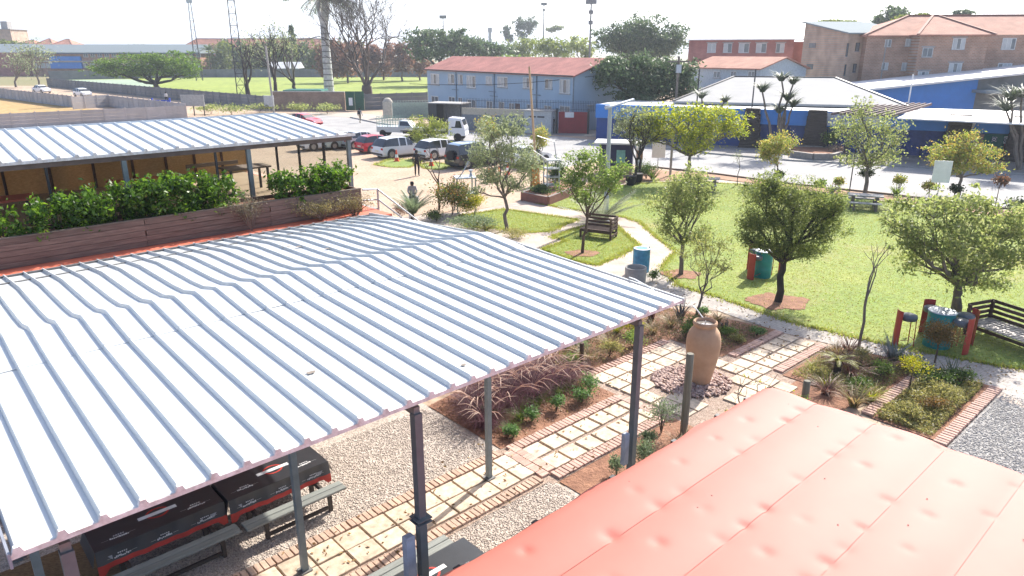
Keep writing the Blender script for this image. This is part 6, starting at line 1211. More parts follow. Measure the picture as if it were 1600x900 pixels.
MB().box((q.L * .28, -.07, 1.3), (.55, .03, 1.1)).build('notice', M['white'], q.t)
q = Bld('green_shed', 'low green roofed shed behind the brick wall', 'shed', at(446, 146, 122), at(500, 146, 122)); z1 = q.h(460, 142)[1]; MB().box((q.L / 2, 2, z1 / 2), (q.L, 4, z1 - .3)).build('wall', M['dark'], q.t); MB().box((q.L / 2, 2, z1), (q.L + .6, 4.6, .3)).build('roof', pm('green_shed_roof', (.04, .2, .16)), q.t)
q = Bld('white_tent', 'white tent roof across the sports field', 'tent', at(418, 108, 250), at(466, 108, 250)); z1 = q.h(440, 107)[1]; z2 = q.h(440, 97)[1]; q.extr([(0, z1), (4, z2), (8, z1)], 0, q.L, 'canopy', zincw); 
for x in (.3, q.L - .3): MB().box((x, 1, z1 / 2), (.3, .3, z1)).build('post', M['steel'], q.t)
q = Bld('blue_gate', 'small blue steel gate in the pale fence', 'gate', G(241, 171), G(268, 171)); MB().box((q.L / 2, -.2, .75), (q.L, .06, 1.3)).build('gate_leaf', pm('royal_blue_paint', (.02, .06, .4)), q.t)
for x in (0, q.L): MB().box((x, -.2, .85), (.2, .2, 1.7)).build('gate_post', MC['royal_blue_paint'], q.t)
q = Bld('billboard', 'blank grey billboard beside the field wall', 'billboard', G(286, 181), G(322, 181)); a, z1 = q.h(300, 148); _, z0 = q.h(300, 166); MB().box((q.L / 2, 0, (z0 + z1) / 2), (q.L, .08, z1 - z0)).build('board', pm('grey_board', (.42, .42, .41)), q.t)
for x in (.06, .5, .94): MB().box((q.L * x, .08, z1 / 2), (.12, .08, z1)).build('post', M['dark'], q.t)
q = G(507, 174); t = thing('utility_box', 'grey box on a leaning pole before the brick wall', 'utility pole', G(428, 176)); MB().tube([(0, 0, 0), (-.2, 0, 9)], .14, 8).build('pole', M['concrete'], t); MB().box((-.5, -.1, 1.6), (1.3, .5, 1.5)).build('box', M['steel'], t)
# masts
def lattice(lab, base, h, w0, w1, lean=0):
    t = thing('lattice_mast', lab, 'mast', base, R(20)); mt = pm('dark_mast_steel', (.06, .06, .065)); n = int(h / (w0 * 1.3)); c = [(-1, -1), (1, -1), (1, 1), (-1, 1)]; P_ = lambda i, k: Vector((c[k][0] * (w0 + (w1 - w0) * i / n) / 2, c[k][1] * (w0 + (w1 - w0) * i / n) / 2, h * i / n))
    for k in range(4): MB().beam(P_(0, k), P_(n, k), .16, .16).build('leg', mt, t)
    mb = MB()
    for i in range(n):
        for k in range(4): k2 = (k + 1) % 4; mb.beam(P_(i, k), P_(i + 1, k2), .07, .07); mb.beam(P_(i + 1, k), P_(i + 1, k2), .07, .07)
    mb.build('bracing', mt, t); return t
lattice('tall dark lattice mast rising beside the bare dark tree', G(378, 151), 30, 1.6, .9); t = lattice('far lattice floodlight mast with lamp at its top', G(312, 126), 21.5, 1.8, .7); MB().box((0, 0, 22), (1.6, 1.2, 1.1), ch=.2).build('lamp_head', M['steel'], t)
def mast(lab, px, ytop, Y, r, head=None, name='far_mast'):
    q = at(px, ytop, Y); t = thing(name, lab, 'mast', (q.x, Y, 0)); MB().tube([(0, 0, 0), (0, 0, q.z)], [r, r * .6], 8).build('pole', pm('hazy_mast', (.2, .21, .22)), t)
    if head: 
        for k in range(head): MB().box((0, 0, q.z - .3 - 2.2 * k), (2.4, .6, 1.1) if k == 0 else (1.0, .4, .8)).build('antenna', MC['hazy_mast'], t)
mast('far thin floodlight mast above the acacia trees', 692, 25, 260, .3, 1); mast('far mast with antenna above the hall of pines', 850, 5, 300, .35, 2); mast('dark slender mast behind the red tiled roof', 924, 0, 170, .3, 3)
q = at(1061, 88, 76); t = thing('power_pole', 'timber power pole with cross arm beside the dark tree', 'power pole', (q.x, 76, 0)); MB().tube([(0, 0, 0), (0, 0, q.z)], [.16, .12], 8).build('pole', M['barkg'], t); MB().box((0, 0, q.z - .5), (2.2, .12, .14)).build('cross_arm', M['barkg'], t); MB().box((0, -.2, q.z - 1.2), (.5, .4, .8)).build('transformer', M['steel'], t)
for px, y0, lab in ((1181, 108, 'thin dark pole on the grey roof, right of the gable house'), (1093, 108, 'thin dark pole on the grey roof, left end'), (1427, 116, 'pale thin pole in front of the blue hall')):
    a = at(px, y0, 66); o = MB().tube([(0, 0, 0), (0, 0, a.z)], .06, 6).build('thin_pole', M['dark'] if px < 1400 else M['white'], None, loc=(a.x, 66, 0)); tag(o, lab, 'pole')
for px, py, lab in ((1327, 252, ''),): pass
# stone edged bed before the shop
t = thing('stone_bed', 'curved pale stone bed in front of the blue shop', 'planter', (0, 0, 0)); pp = [G(x, y) for x, y in ((1235, 247), (1270, 252), (1300, 252), (1320, 246), (1318, 240), (1240, 238))]
for a, b in zip(pp, pp[1:]): MB().beam(a + Vector((0, 0, .3)), b + Vector((0, 0, .3)), .3, .6).build('wall', pm('pale_bed_stone', (.3, .27, .24)), t)
MB().prism([(q.x, q.y) for q in pp], .1, .5).build('soil_fill', M['soil'], t)

# ------------------------------------------------------------------ hills on the horizon
vs = []; fs = []; n = 120; rows = 5
for j in range(rows):
    for i in range(n + 1):
        x = -5200 + 10400 * i / n; y = 3600 + 420 * j; hgt = (math.sin(j / (rows - 1) * math.pi) ** .8) * (75 + 18 * math.sin(x * .0021 + 1) + 10 * math.sin(x * .0063) + 6 * math.sin(x * .021 + j) + nr.uniform(-3, 3)); vs.append((x, y, hgt - 2))
for j in range(rows - 1):
    for i in range(n): k = j * (n + 1) + i; fs.append((k, k + 1, k + n + 2, k + n + 1))
struct('hills', MB().add(vs, fs).mesh('hills', pm('far_wooded_hill', (.05, .075, .05), (.08, .095, .06), .004, .95), 60), 'low wooded hills on the horizon')
# ------------------------------------------------------------------ trees
def limb(mb, a, b, r0, r1, n=5, wob=.05, sides=6):
    a = Vector(a); b = Vector(b); d = (b - a).length; pts = [a.lerp(b, k / n) + (Vector((rnd.gauss(0, wob), rnd.gauss(0, wob), rnd.gauss(0, wob * .5))) * d if 0 < k < n else Vector((0, 0, 0))) for k in range(n + 1)]
    mb.tube(pts, [r0 + (r1 - r0) * k / n for k in range(n + 1)], sides, cap=False); return pts
def tree(lab, base, clumps, n, leaf_, mt, tr, bark=None, name='tree', cat='tree', fork=.4, sub=16, asp=.45, spread=.27, up=0, px=True, group=None, stems=1, tw=True, hollow=.45, trunk_lean=None):
    base = Vector((base[0], base[1], 0)); t = thing(name, lab, cat, base, 0, group); bark = bark or M['bark']; cl = []; near = base.y < 62; leaf = leaf_ * (.8 if near else .85); n = int(n * (1.55 if near else 1.3))
    for c in clumps:
        if px:
            q = at(c[0], c[1], base.y); k = (q - Vector((0, 0, CAMH))).length / F; rx, rz_ = c[2] * k, c[3] * k; dy = c[4] * k if len(c) > 4 else rnd.uniform(-.5, .5) * rx; cl.append((q.x - base.x, dy, q.z, rx, rx * .95, rz_))
        else: cl.append(c)
    vol = np.array([(c[3] * c[4] * c[5]) ** (2 / 3) for c in cl]); cnt = (n * vol / vol.sum()).astype(int); cs = []; mb = MB()
    zl = min(c[2] - c[5] * .6 for c in cl); zf_ = max(.3, zl * (1 if fork is None else 1)) ; cx = sum(c[0] for c in cl) / len(cl); cy = sum(c[1] for c in cl) / len(cl); zc_ = sum(c[2] for c in cl) / len(cl)
    zfork = zf_ * .85 + zc_ * .15 if fork is None else zc_ * fork * 1.2
    top = Vector((cx * .4, cy * .3, zfork))
    for s_ in range(stems):
        off = Vector((rnd.gauss(0, tr * .8), rnd.gauss(0, tr * .8), 0)) if stems > 1 else Vector((0, 0, 0)); limb(mb, off + Vector((0, 0, -.08)), top + off * .6, tr * (1 if stems == 1 else .7), tr * (.72 if stems == 1 else .5), 6, .025, 8)
    for c, k in zip(cl, cnt):
        C_ = np.array(c[:3]); rr3 = np.array(c[3:6]); ns = max(4, int(sub * (1 + .0 * k))); d = unit(ns); d[:, 2] = d[:, 2] * .9 + .1; scn = C_ + d * rr3 * nr.uniform(hollow, .92, (ns, 1))
        lp = limb(mb, top, C_ + np.array([0, 0, -rr3[2] * .2]), tr * .5, tr * .16, 4, .06, 5)
        if tw:
            for q in range(min(ns, 9)): limb(mb, lp[-1 - q % 3], scn[q], tr * .16, .006, 3, .06, 3)
        no = max(2, ns // 3); d2 = unit(no); d2[:, 2] = d2[:, 2] * .7 + .25; scn = np.concatenate([scn, C_ + d2 * rr3 * nr.uniform(1.0, 1.28, (no, 1))]); sp = np.concatenate([nr.uniform(.6, 1.15, ns), nr.uniform(.3, .6, no)]); wt = np.concatenate([np.full(ns, 1.), np.full(no, .38)]) * nr.uniform(.6, 1.4, ns + no)
        pick = nr.choice(ns + no, k, p=wt / wt.sum()); p_ = scn[pick] + nr.normal(0, 1, (k, 3)) * rr3 * spread * sp[pick][:, None]; cs.append(p_)
    cs = np.concatenate(cs); cs[:, 2] = np.maximum(cs[:, 2], .15)
    mb.build('trunk', bark, t, smooth=50); obj('crown', leafmesh('crown', cs, leaf, mt, asp, up), t); return t
def rs(s): rnd.seed(s); nr.seed(s)
lv_olive = leafmat('grey_olive_leaf', [(0.134, 0.168, 0.086), (0.205, 0.243, 0.127), (0.276, 0.311, 0.185), (0.092, 0.124, 0.064)], 0.48); lv_mid = leafmat('mid_green_leaf', [(0.071, 0.124, 0.028), (0.123, 0.199, 0.047), (0.185, 0.261, 0.069), (0.256, 0.299, 0.104)], 0.53)
lv_dense = leafmat('feathery_green_leaf', [(0.061, 0.091, 0.03), (0.11, 0.152, 0.049), (0.183, 0.226, 0.067), (0.256, 0.287, 0.091)], 0.58); lv_dry = leafmat('dry_olive_leaf', [(0.164, 0.211, 0.075), (0.256, 0.299, 0.11), (0.134, 0.181, 0.058), (0.349, 0.361, 0.162)], 0.56); lv_yel = leafmat('autumn_yellow_leaf', [(0.102, 0.162, 0.035), (0.225, 0.287, 0.047), (0.369, 0.398, 0.047), (0.164, 0.211, 0.058), (0.42, 0.411, 0.047)], 0.53)
lv_blue = leafmat('hazy_green_leaf', [(.045, .08, .04), (.08, .125, .06), (.12, .165, .08)], .35); lv_far = leafmat('far_yellow_green_leaf', [(.12, .16, .035), (.18, .22, .05), (.09, .13, .03)], .4); lv_fld = leafmat('acacia_leaf', [(0.043, 0.091, 0.018), (0.085, 0.152, 0.024), (0.146, 0.232, 0.043)], 0.48)
lv_rust = leafmat('rusty_leaf', [(.2, .11, .075), (.27, .16, .11), (.15, .09, .06)], .35); lv_cop = leafmat('copper_tipped_leaf', [(0.134, 0.195, 0.043), (0.207, 0.268, 0.061), (0.366, 0.268, 0.085), (0.244, 0.305, 0.067)], 0.5)
# --- garden trees
rs(1); tree('grey green feathery tree left of the brick planter', G(792, 360), [(768, 205, 26, 22), (800, 200, 22, 20), (760, 245, 28, 24), (800, 240, 30, 26), (825, 262, 24, 22), (770, 275, 26, 20), (800, 290, 24, 14), (745, 298, 10, 10)], 5200, .17, lv_olive, .1, M['barkg'], asp=.35, sub=14)
rs(2); tree('slender green tree in front of the slatted bench', G(910, 397), [(905, 265, 26, 24), (925, 250, 24, 22), (890, 290, 22, 18), (935, 280, 28, 22), (960, 290, 22, 16), (915, 310, 20, 14), (975, 265, 18, 14)], 3600, .15, lv_mid, .075, M['bark'], sub=13)
rs(3); tree('bushy brownish tree in the middle of the lawn', G(1064, 430), [(1060, 290, 30, 24), (1090, 285, 26, 22), (1040, 320, 28, 24), (1080, 325, 32, 26), (1105, 315, 18, 20), (1040, 355, 20, 18), (1085, 360, 28, 18), (1060, 375, 22, 12)], 5200, .13, lv_dry, .1, M['barkg'], sub=15)
rs(4); tree('thin young tree with airy pale leaves beside the path', G(1090, 492), [(1095, 375, 26, 18), (1120, 390, 22, 18), (1080, 395, 20, 16), (1105, 415, 26, 14), (1130, 415, 14, 10)], 900, .1, leafmat('pale_airy_leaf', [(.2, .23, .07), (.27, .28, .1), (.15, .18, .05)], .45), .05, M['barkg'], sub=10, fork=.3)
rs(5); tree('dense dark green rounded tree beside the grey path', G(1215, 473), [(1200, 305, 38, 28), (1245, 310, 36, 26), (1290, 320, 30, 30), (1185, 345, 32, 30), (1235, 350, 44, 36), (1285, 360, 38, 32), (1170, 370, 22, 20), (1215, 385, 36, 18), (1265, 395, 34, 18), (1305, 330, 16, 28), (1210, 290, 20, 18)], 17000, .14, lv_dense, .14, M['barkd'], sub=22, asp=.24, hollow=.2, spread=.26)
rs(6); tree('big spreading tree with brownish leaves at the right', G(1491, 508), [(1450, 330, 42, 26), (1510, 325, 46, 26), (1560, 345, 40, 28), (1410, 365, 36, 26), (1470, 370, 50, 34), (1540, 385, 50, 34), (1590, 400, 34, 30), (1440, 405, 38, 26), (1500, 425, 40, 24), (1560, 440, 36, 20), (1395, 345, 18, 16), (1600, 360, 30, 26)], 9500, .15, lv_dry, .15, M['barkg'], sub=17, hollow=.3, stems=3, spread=.2)
# bare sapling
def baretree(lab, base, h, r, depth, L0, spread, mt, name='bare_tree', leaves=None, nl=0, lsize=.1, n=(2, 3), up=.12, stems=1, lean=0.0, th=.3, br=.55):
    t = thing(name, lab, 'tree', (base[0], base[1], 0)); mb = MB(); tips = []; trunk = MB()
    for s in range(stems):
        p0 = Vector((rnd.uniform(-.4, .4) * (stems > 1), 0, 0)); top = Vector((lean + p0.x * 1.8, 0, h * th)); limb(trunk, p0 - Vector((0, 0, .1)), top, r, r * .75, 4, .03, 8)
        for k in range(n[1] + 1):
            a = rnd.uniform(0, 6.28); branchy(mb, top * rnd.uniform(.8, 1), Vector((math.cos(a) * spread, math.sin(a) * spread, 1)).normalized(), L0, r * br, depth, spread, n, .13, up, tips)
    trunk.build('trunk', mt, t, smooth=50); mb.build('branches', mt, t)
    if leaves: pk = [tips[rnd.randrange(len(tips))] for _ in range(nl)]; c = np.array([tuple(q) for q in pk]) + nr.normal(0, lsize * 2.2, (nl, 3)); obj('leaves', leafmesh('leaves', c, lsize, leaves, .5), t)
    return t
rs(7); baretree('leafless pale sapling at the corner of the right bed', G(1341, 545), 2.9, .045, 2, .7, .5, M['barkg'], 'bare_sapling', n=(2, 2), th=.62)
rs(8); baretree('leafless sapling in front of the parked cars', G(686, 328), 3.4, .07, 3, .75, .75, M['bark'], 'bare_sapling', n=(2, 2), th=.5)
rs(9); baretree('bare dark tree between kiosk and black pots', G(992, 288), 4.2, .11, 3, 1.2, .7, M['barkd'], 'bare_tree', lv_yel, 200, .12, th=.4)
# trees along the road
rs(10); tree('yellowing tree in front of the blue shop', G(1072, 285), [(1040, 185, 28, 18), (1080, 178, 28, 14), (1110, 180, 30, 16), (1145, 190, 24, 14), (1060, 205, 30, 18), (1100, 205, 34, 18), (1020, 210, 28, 18), (1080, 225, 32, 14), (1140, 205, 24, 12)], 6000, .22, lv_yel, .14, M['barkg'], sub=16)
rs(11); tree('grey leafy tree left of the yellowing tree', G(1000, 282), [(985, 185, 26, 16), (1015, 195, 26, 18), (975, 205, 20, 14), (1005, 215, 24, 14)], 2600, .2, lv_olive, .1, M['barkd'], sub=13, tw=True)
rs(12); tree('olive tree with twisted trunk in front of the shop sign', G(1352, 306), [(1345, 165, 14, 14), (1320, 195, 20, 14), (1355, 190, 26, 20), (1385, 195, 24, 18), (1395, 215, 18, 14), (1340, 215, 26, 18), (1370, 230, 30, 20), (1345, 250, 30, 16), (1385, 250, 22, 14)], 2600, .2, lv_dry, .13, M['barkg'], sub=15)
rs(13); tree('copper tipped green tree before the painted posters', G(1498, 305), [(1505, 222, 20, 14), (1485, 240, 28, 14), (1525, 240, 26, 16), (1505, 255, 34, 14), (1480, 262, 22, 10), (1540, 262, 20, 10)], 4200, .2, lv_cop, .11, M['barkg'], sub=15)
rs(14); tree('round topiary tree with coppery crown by the road', G(1216, 288), [(1216, 222, 22, 16), (1218, 240, 26, 20), (1205, 245, 16, 12)], 2600, .18, lv_cop, .07, M['barkg'], sub=14)
rs(15); tree('bushy light green conifer behind the white cars', G(672, 236), [(668, 195, 22, 14), (655, 212, 18, 16), (685, 210, 20, 18), (668, 222, 24, 12), (690, 225, 14, 8)], 3600, .24, leafmat('light_conifer_leaf', [(0.122, 0.171, 0.043), (0.207, 0.256, 0.061), (0.293, 0.317, 0.085)], 0.48), .13, M['barkd'], sub=16, asp=.3)
rs(16); tree('round copper green tree behind the steel shelf stand', G(845, 258), [(845, 212, 15, 12), (843, 224, 12, 10)], 1100, .18, lv_cop, .07, sub=10)
rs(17); tree('yellow topped small tree behind the grey green tree', G(765, 250), [(763, 195, 15, 12), (766, 210, 16, 12)], 1000, .2, lv_cop, .07, sub=10)
dk = leafmat('clipped_dark_leaf', [(.015, .03, .01), (.03, .055, .015), (.05, .075, .025)], .3)
for i, (x, y, r, st, mt, lab) in enumerate(((1216, 291, 9, .35, dk, 'dark clipped ball shrub under the round topiary tree'), (1349, 303, 11, .8, dk, 'dark clipped ball low on the twisted olive tree'), (1310, 301, 8, .35, lv_cop, 'coppery ball shrub left of the stone table'), (1450, 312, 10, .45, lv_cop, 'coppery ball shrub left of the tilted white board'), (1400, 322, 10, 1.1, lv_cop, 'coppery standard ball shrub behind the big spreading tree'), (1555, 322, 11, 1.0, leafmat('dusky_red_leaf', [(.12, .06, .035), (.18, .1, .05), (.08, .06, .03)], .3), 'dusky red ball shrub at the right road edge'), (1490, 312, 9, .3, dk, 'dark ball shrub at the foot of the copper tipped tree'), (1280, 300, 9, .2, lv_mid, 'low green shrub along the road behind the dense tree'), (1585, 345, 14, .3, dk, 'dark shrub at the far right of the earth strip'), (1075, 262, 8, .8, dk, 'dark clipped ball under the yellowing tree'))):
    q = G(x, y); k = q.length / F; rs(40 + i); bush(lab, q, r * k, r * k * 1.7, mt, 600, .14, 'ball_shrub', 'shrub', .5, 0, 'clipped shrubs along the road', st, 12)
for i, (x, y, h, mt, lab) in enumerate(((1400, 306, 1.0, grn, 'green spiky clump right of the stone table'), (1020, 282, 1.1, grn, 'green spiky clump beside the white notice board'), (1300, 302, .8, blg, 'grey green spiky clump left of the stone table'), (1165, 293, .5, grn, 'low bright green clump at the lawn edge'))): tuft(lab, G(x, y), h, 90, mt, .06, .7, 1)
for i, (x, y, h, lab) in enumerate(((1152, 290, 2.2, 'slim young tree at the edge of the road'), (1395, 262, 2.0, 'tiny young tree by the far footway'))):
    rs(60 + i); baretree(lab, G(x, y), h, .03, 1, .35, .5, M['barkg'], 'bare_sapling', lv_olive, 120, .08, (2, 2), th=.7)
# shrubs beside the canopy end
rs(70); palmlet('pale grey green palm shrub at the end of the canopy', G(645, 350), 40, 1.35, sge, .5, .35, leafl=.2, el0=.5, el1=1.45)
rs(71); bush('mixed leafy shrub with yellow tips beside the frame stand', G(706, 338), 1.2, 2.0, leafmat('mixed_shrub_leaf', [(.04, .08, .02), (.08, .13, .03), (.25, .24, .05), (.3, .14, .07), (.05, .1, .025), (.03, .06, .015)], .4), 5200, .12, sub=16)
rs(72); bush('yellow green shrub right of the frame stand', G(742, 338), .8, 1.3, ygl, 2000, .1); rs(73); bush('spreading sage ground shrub behind the canopy edge', G(738, 358), 1.3, .7, sge, 2200, .1); palmlet('low green cycad behind the canopy edge', G(760, 362), 16, .9, yel, .1)
rs(74); bush('reddish shrub near the stair railing', G(626, 343), .6, .9, leafmat('reddish_leaf', [(.2, .1, .07), (.26, .15, .1), (.14, .1, .06)], .3), 700, .09); bush('dark low shrub at the end of the canopy', G(682, 345), .7, .6, dkg, 900, .1)
rs(75); palmlet('arching silver palm beside the street light', G(938, 348), 30, 2.3, leafmat('silver_frond', [(.22, .25, .16), (.3, .32, .22), (.16, .2, .1)], .4), .1, .25, leafl=.2)
rs(76); bush('dark shrub on the brick planter', G(846, 311), .8, .9, dkg, 1400, .12); bush('tall dark shrub behind the shelf stand', G(873, 303), .8, 2.1, dkg, 2200, .13); bush('green shrub beside the guard kiosk pillar', G(1010, 280), .8, 1.2, dkg, 1500, .12)
bush('yellowish low shrub on the lawn edge by the canopy', G(800, 372), .9, .45, olv, 1200, .08)
bush('clipped green shrub in front of the shop pillar', G(1293, 240), .8, 2.0, lv_mid, 1200, .16); bush('flowering pink grey shrub on the stone bed', G(1305, 246), 1.0, 1.2, leafmat('pinkish_leaf', [(.3, .2, .18), (.2, .17, .1), (.38, .28, .25)], .3), 900, .15)
# mulch rings
for x, y, r in ((1216, 473, 1.05), (910, 397, .7), (1064, 430, .75)):
    q = G(x, y); sheet('mulch_ring', [q + Vector((r * math.cos(a) * (1 + .12 * math.sin(3 * a) + rnd.uniform(-.1, .1)), r * .8 * math.sin(a) * (1 + .1 * math.sin(5 * a) + rnd.uniform(-.1, .1)), 0)) for a in np.linspace(0, 6.283, 60)[:-1]], .045, M['soil'])
# aloe trees at the shop
def aloe(lab, px, base, tops, mt):
    q = G(*base); t = thing('aloe_tree', lab, 'tree', q); mb = MB(); cs = []; V_, F_ = [], []
    for (tx, ty, s) in tops:
        w_ = at(tx, ty, q.y); e = Vector((w_.x - q.x, rnd.uniform(-.3, .3), w_.z)); limb(mb, (0, 0, 0), (e.x * .4, 0, e.z * .5), .13, .1, 3, .03); limb(mb, (e.x * .4, 0, e.z * .5), e, .1, .06, 3, .03); v, f = blades(110, s * 1.15, .13, 1.0, .12, 0, 4, 1.3); o = len(V_); V_ += [(a + e.x, b + e.y, c + e.z - .1) for a, b, c in v]; F_ += [tuple(i + o for i in g) for g in f]
    mb.build('trunk', M['barkg'], t); obj('leaf_rosettes', npmesh('leaf_rosettes', V_, F_, mt), t)
al = leafmat('aloe_leaf', [(.04, .065, .035), (.08, .11, .06), (.12, .15, .09)], .2); rs(80)
aloe('tall single stemmed aloe tree before the stone pillar', 0, (1208, 241), [(1190, 142, 1.2)], al); aloe('tall branched aloe tree beside the blue fascia', 0, (1215, 242), [(1222, 125, 1.1), (1240, 130, 1.0), (1230, 155, 1.2), (1240, 165, 1.1), (1218, 175, 1.1)], al); aloe('aloe tree with thick trunk at the right edge', 0, (1592, 268), [(1578, 155, 1.3), (1600, 150, 1.3), (1575, 172, 1.2)], al); aloe('low aloe tree behind the yellowing tree', 0, (1100, 236), [(1097, 152, 1.0), (1133, 158, .8)], al)
# --- background trees
rs(90); tree('wide flat topped acacia on the sports field', G(247, 139), [(170, 110, 30, 9), (205, 100, 36, 12), (245, 92, 40, 12), (280, 102, 32, 13), (225, 112, 34, 10), (295, 115, 20, 9), (260, 108, 30, 9), (185, 116, 22, 6)], 8500, .62, lv_fld, .7, M['barkd'], 'acacia_tree', fork=.22, sub=16, up=.5, spread=.2)
rs(91); tree('large dark acacia behind the sports field', at(675, 110, 190), [(665, 60, 28, 12), (700, 62, 32, 14), (735, 68, 32, 12), (690, 80, 40, 12), (745, 82, 34, 10), (655, 82, 16, 12), (770, 80, 30, 10)], 6000, 1.1, lv_blue, .8, M['barkd'], 'acacia_tree', fork=.4)
rs(92); tree('big domed dark tree left of the red building', at(1005, 90, 150), [(958, 60, 26, 18), (1005, 46, 34, 18), (1048, 58, 27, 18), (985, 66, 34, 16), (1030, 66, 34, 16), (975, 80, 30, 12), (1040, 80, 30, 12), (1008, 78, 30, 12)], 11000, .7, lv_blue, .9, M['barkd'], sub=24, hollow=.3)
rs(93); tree('dark dense tree at the corner of the grey blue building', at(1000, 190, 80), [(962, 102, 24, 15), (1000, 97, 27, 14), (1038, 106, 27, 15), (1070, 115, 20, 20), (950, 120, 22, 22), (985, 125, 34, 26), (1030, 130, 36, 26), (1065, 140, 22, 16), (1000, 150, 40, 12)], 11000, .42, lv_blue, .45, M['barkd'], sub=26, hollow=.25)
for i, (px_, Y, cl, mt, lf, lab) in enumerate(((860, 210, [(850, 75, 22, 14), (880, 72, 20, 12), (868, 85, 28, 10)], lv_far, 1.0, 'yellow green tree behind the middle of the red tiled roof'), (810, 230, [(800, 78, 22, 12), (825, 72, 20, 12), (815, 88, 24, 8)], lv_far, 1.0, 'yellow green tree behind the left of the red tiled roof'), (905, 200, [(900, 72, 16, 14), (918, 80, 14, 12)], lv_dry, 1.0, 'dry looking tree right behind the red tiled roof'), (775, 215, [(770, 90, 22, 10), (795, 92, 18, 8)], lv_fld, 1.0, 'green tree low behind the left end of the red tiled roof'), (815, 380, [(812, 38, 10, 12), (825, 42, 9, 12), (832, 36, 8, 8), (815, 55, 8, 6)], lv_blue, 1.4, 'tall hazy eucalyptus above the red tiled roof'), (793, 380, [(791, 50, 7, 9), (795, 60, 6, 6)], lv_blue, 1.4, 'small hazy eucalyptus left of the taller one'), (868, 380, [(862, 46, 7, 4), (872, 44, 7, 3)], lv_olive, 1.4, 'hazy flat topped tree far behind the roof'), (457, 230, [(456, 50, 3.5, 10), (457, 62, 4, 8)], lv_blue, .8, 'narrow dark cypress behind the bare trees'), (1393, 150, [(1390, 26, 16, 9), (1400, 20, 12, 8), (1380, 32, 12, 6)], lv_blue, .9, 'bluish tree behind the tan brick block'), (1415, 140, [(1412, 34, 14, 6), (1440, 27, 12, 4)], lv_far, .8, 'yellow green tree behind the tiled flats'), (1508, 160, [(1508, 20, 9, 3)], lv_blue, .9, 'treetop above the ridge of the tiled flats'), (1280, 170, [(1255, 36, 14, 3), (1300, 37, 18, 4), (1330, 36, 14, 3)], lv_far, .9, 'low treetops above the tan brick block'))):
    rs(100 + i); q = at(px_, 120, Y); tree(lab, q, cl, 1500 if len(cl) > 2 else 800, lf, mt, .35, M['barkg'], 'background_tree', sub=12, fork=.5, group='trees in the background')
for i, (x0, x1, y0, y1, Y, mt, lf, k, lab) in enumerate(((330, 560, 62, 118, 270, lv_far, 1.3, 9, 'wood'), (500, 670, 60, 118, 215, lv_rust, 1.1, 6, 'rust'), (185, 245, 62, 72, 420, lv_far, 1.6, 3, 'l1'), (0, 32, 62, 72, 300, lv_far, 1.5, 2, 'l2'))):
    for j in range(k):
        rs(130 + 10 * i + j); cx = x0 + (x1 - x0) * (j + .5) / k; w_ = (x1 - x0) / k * .7; m2 = mt if (j % 2 == 0 or i == 1) else lv_blue; yt = y0 + rnd.uniform(0, 12)
        od = ['leftmost', 'second from the left', 'third from the left', 'fourth from the left', 'fifth from the left', 'sixth from the left', 'seventh from the left', 'eighth from the left', 'ninth from the left'][j]
        lb = {'wood': 'hazy tree in the belt behind the bare dark trees, %s', 'rust': 'rust leaved tree around the great bare tree, %s', 'l1': 'far yellow green tree above the long brick block, %s', 'l2': 'far yellow green tree at the left edge, %s'}[lab] % od
        hh = (y1 - yt) / 2; q = at(cx, 115, Y + rnd.uniform(-12, 12)); tree(lb, q, [(cx - w_ * .35, yt + hh * .9, w_ * .7, hh * .75), (cx + w_ * .4, yt + hh * .6, w_ * .65, hh * .6), (cx, yt + hh * 1.4, w_ * .9, hh * .6)], 1500 if i < 2 else 500, lf, m2, .3, M['barkg'], 'background_tree', sub=11, fork=.35, group='trees in the background')
# great bare tree and dark bare trees
rs(150); baretree('great bare tree behind the brick wall', G(573, 153), 22, .8, 7, 5.6, .6, pm('grey_brown_bark', (.08, .062, .052), (.05, .04, .034), 3), 'bare_tree', None, 0, .35, (2, 3), .1, 2, 0, .1, .34)
rs(151); baretree('small bare dark tree beside the lattice mast', G(388, 151), 11, .45, 3, 3.2, .65, M['barkd'], 'bare_tree', None, 0, n=(2, 2), th=.22)
rs(152); baretree('bare dark tree left of the palm mast', G(432, 150), 13, .42, 4, 3.6, .55, M['barkd'], 'bare_tree', lv_olive, 500, .45, (2, 3), th=.2)
rs(153); baretree('second bare dark tree nearest the palm mast', G(460, 142), 13, .42, 4, 3.8, .6, M['barkd'], 'bare_tree', lv_olive, 500, .45, (2, 3), th=.15)
rs(154); baretree('grey leafless bush at the far left behind the fence', G(25, 136), 9, .3, 4, 2.4, .7, M['barkg'], 'bare_tree', lv_olive, 700, .5, (2, 3), th=.15); baretree('thin grey tree at the left end of the long wall', G(62, 136), 12, .25, 4, 2.4, .45, M['barkg'], 'bare_tree', lv_olive, 600, .5, (2, 3), th=.25)
rs(155); palmlet('far date palm before the red roofed block', at(330, 112, 255), 40, 5.0, lv_blue, 7.0, .8, 'date_palm', 'palm', .16); 
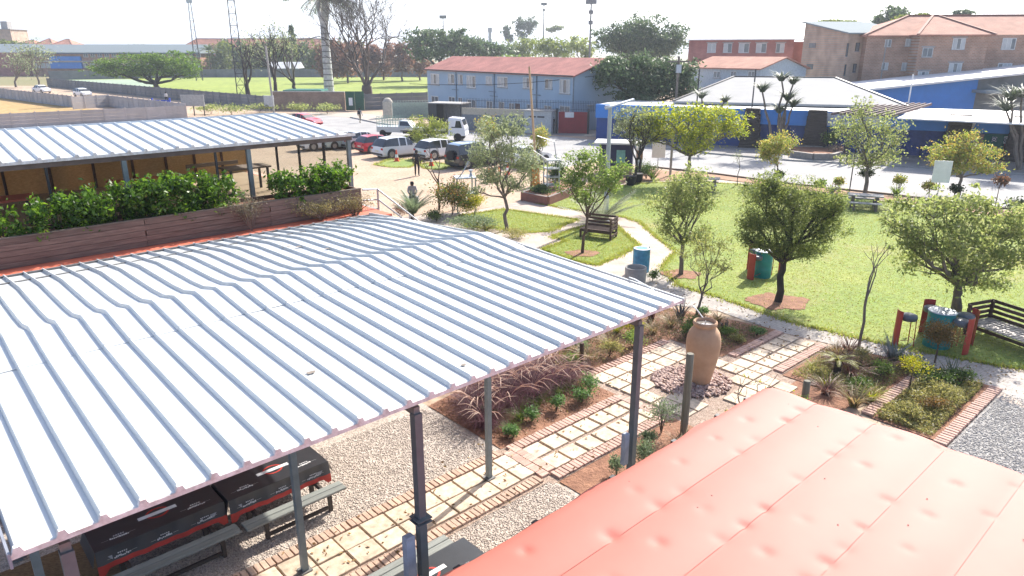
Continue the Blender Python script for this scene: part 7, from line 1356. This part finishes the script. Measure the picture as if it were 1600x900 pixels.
# palm shaped mast
q = G(515, 149); t = thing('palm_mast', 'pale mast disguised as a palm with banded trunk', 'mast', q); hb = at(505, 38, q.y).z; mb = MB(); mb.lathe([(1.0, 0), (.85, hb * .4), (.72, hb)], 18); pm_ = pm('pale_grey_mast_skin', (.5, .51, .52), (.4, .41, .42), .6, .8, fleck=2); mb.build('trunk', pm_, t, smooth=60)
for k in range(12): z = hb * (k + .6) / 12.3; r = 1.0 - .28 * z / hb; MB().lathe([(r + .02, z), (r + .05, z + .08), (r + .02, z + .16)], 18).build('band', pm('dark_band', (.15, .15, .16)), t)
MB().lathe([(.75, hb), (1.3, hb + 3.2), (1.0, hb + 5), (.7, hb + 6)], 16).build('bulb', pm_, t, smooth=60)
rs(160); vs = []; fs = []; mb = MB()
for i in range(26):
    a = i / 26 * 6.28 + rnd.uniform(-.1, .1); el = rnd.uniform(.0, .9); ln = rnd.uniform(6.5, 8.5); pts = [Vector((math.cos(a) * ln * s * math.cos(el * (1 - .3 * s)), math.sin(a) * ln * s * math.cos(el), hb + 4.5 + ln * (s * math.sin(el) - .45 * s * s))) for s in np.linspace(0, 1, 7)]
    mb.tube(pts, .09, 4, cap=False)
    for k in range(1, 7):
        for u in (.2, .5, .8):
            p_ = pts[k - 1].lerp(pts[k], u); d = (pts[k] - pts[k - 1]).normalized(); sd_ = d.cross(Vector((0, 0, 1))).normalized()
            for s in (-1, 1): tip = p_ + sd_ * s * .9 + d * .4 - Vector((0, 0, .9)); o = len(vs); vs += [p_ - d * .14, p_ + d * .14, tip]; fs.append((o, o + 1, o + 2))
obj('fronds', npmesh('fronds', [tuple(v) for v in vs], fs, lv_blue), t); mb.build('frond_stems', M['barkg'], t)
# weeds along the field wall
rs(170)
for i, (x, y) in enumerate(((330, 178), (362, 180), (405, 176), (470, 178), (512, 178))): bush('dry weeds along the field wall, %s clump' % ['leftmost', 'second', 'middle', 'fourth', 'rightmost'][i], G(x, y), 2.2, 1.5, lv_dry, 500, .3, 'weed_clump', 'weeds', .4, 0, 'weeds along the field wall')

# fallen leaves
rs(200); dl = leafmat('fallen_leaf', [(.22, .13, .06), (.34, .22, .09), (.16, .10, .05), (.4, .3, .1)], .2)
for pts, n_, z_, lab in ((UVp((3, 8.8), (20, 8.2), (20, 9.7), (13, 11.4), (3, 10.2)), 420, .075, 'fallen leaves scattered on the slab path'), (GREY, 500, .03, 'fallen leaves scattered on the grey path'), (L3, 900, .06, 'fallen leaves scattered on the large lawn')):
    c = scatter(pts, n_); tag(obj('fallen_leaves', leafmesh('fallen_leaves', np.c_[c, np.full(len(c), z_)], .075, dl, .5, .85)), lab, 'leaves', kind='stuff')
# ------------------------------------------------------------------ air
HZ = 1
if HZ:
    hm_ = bpy.data.materials.new('thin_haze'); hm_.use_nodes = True; N = hm_.node_tree.nodes; N.remove(N['Principled BSDF']); pv = N.new('ShaderNodeVolumePrincipled')
    pv.inputs['Color'].default_value = (.80, .88, 1, 1); pv.inputs['Density'].default_value = .0004; pv.inputs['Anisotropy'].default_value = .3; hm_.node_tree.links.new(pv.outputs[0], N['Material Output'].inputs['Volume'])
    o = MB().box((0, 2900, 79), (13000, 6200, 160)).build('haze', hm_); tag(o, 'thin pale haze over the town', 'haze', kind='stuff')
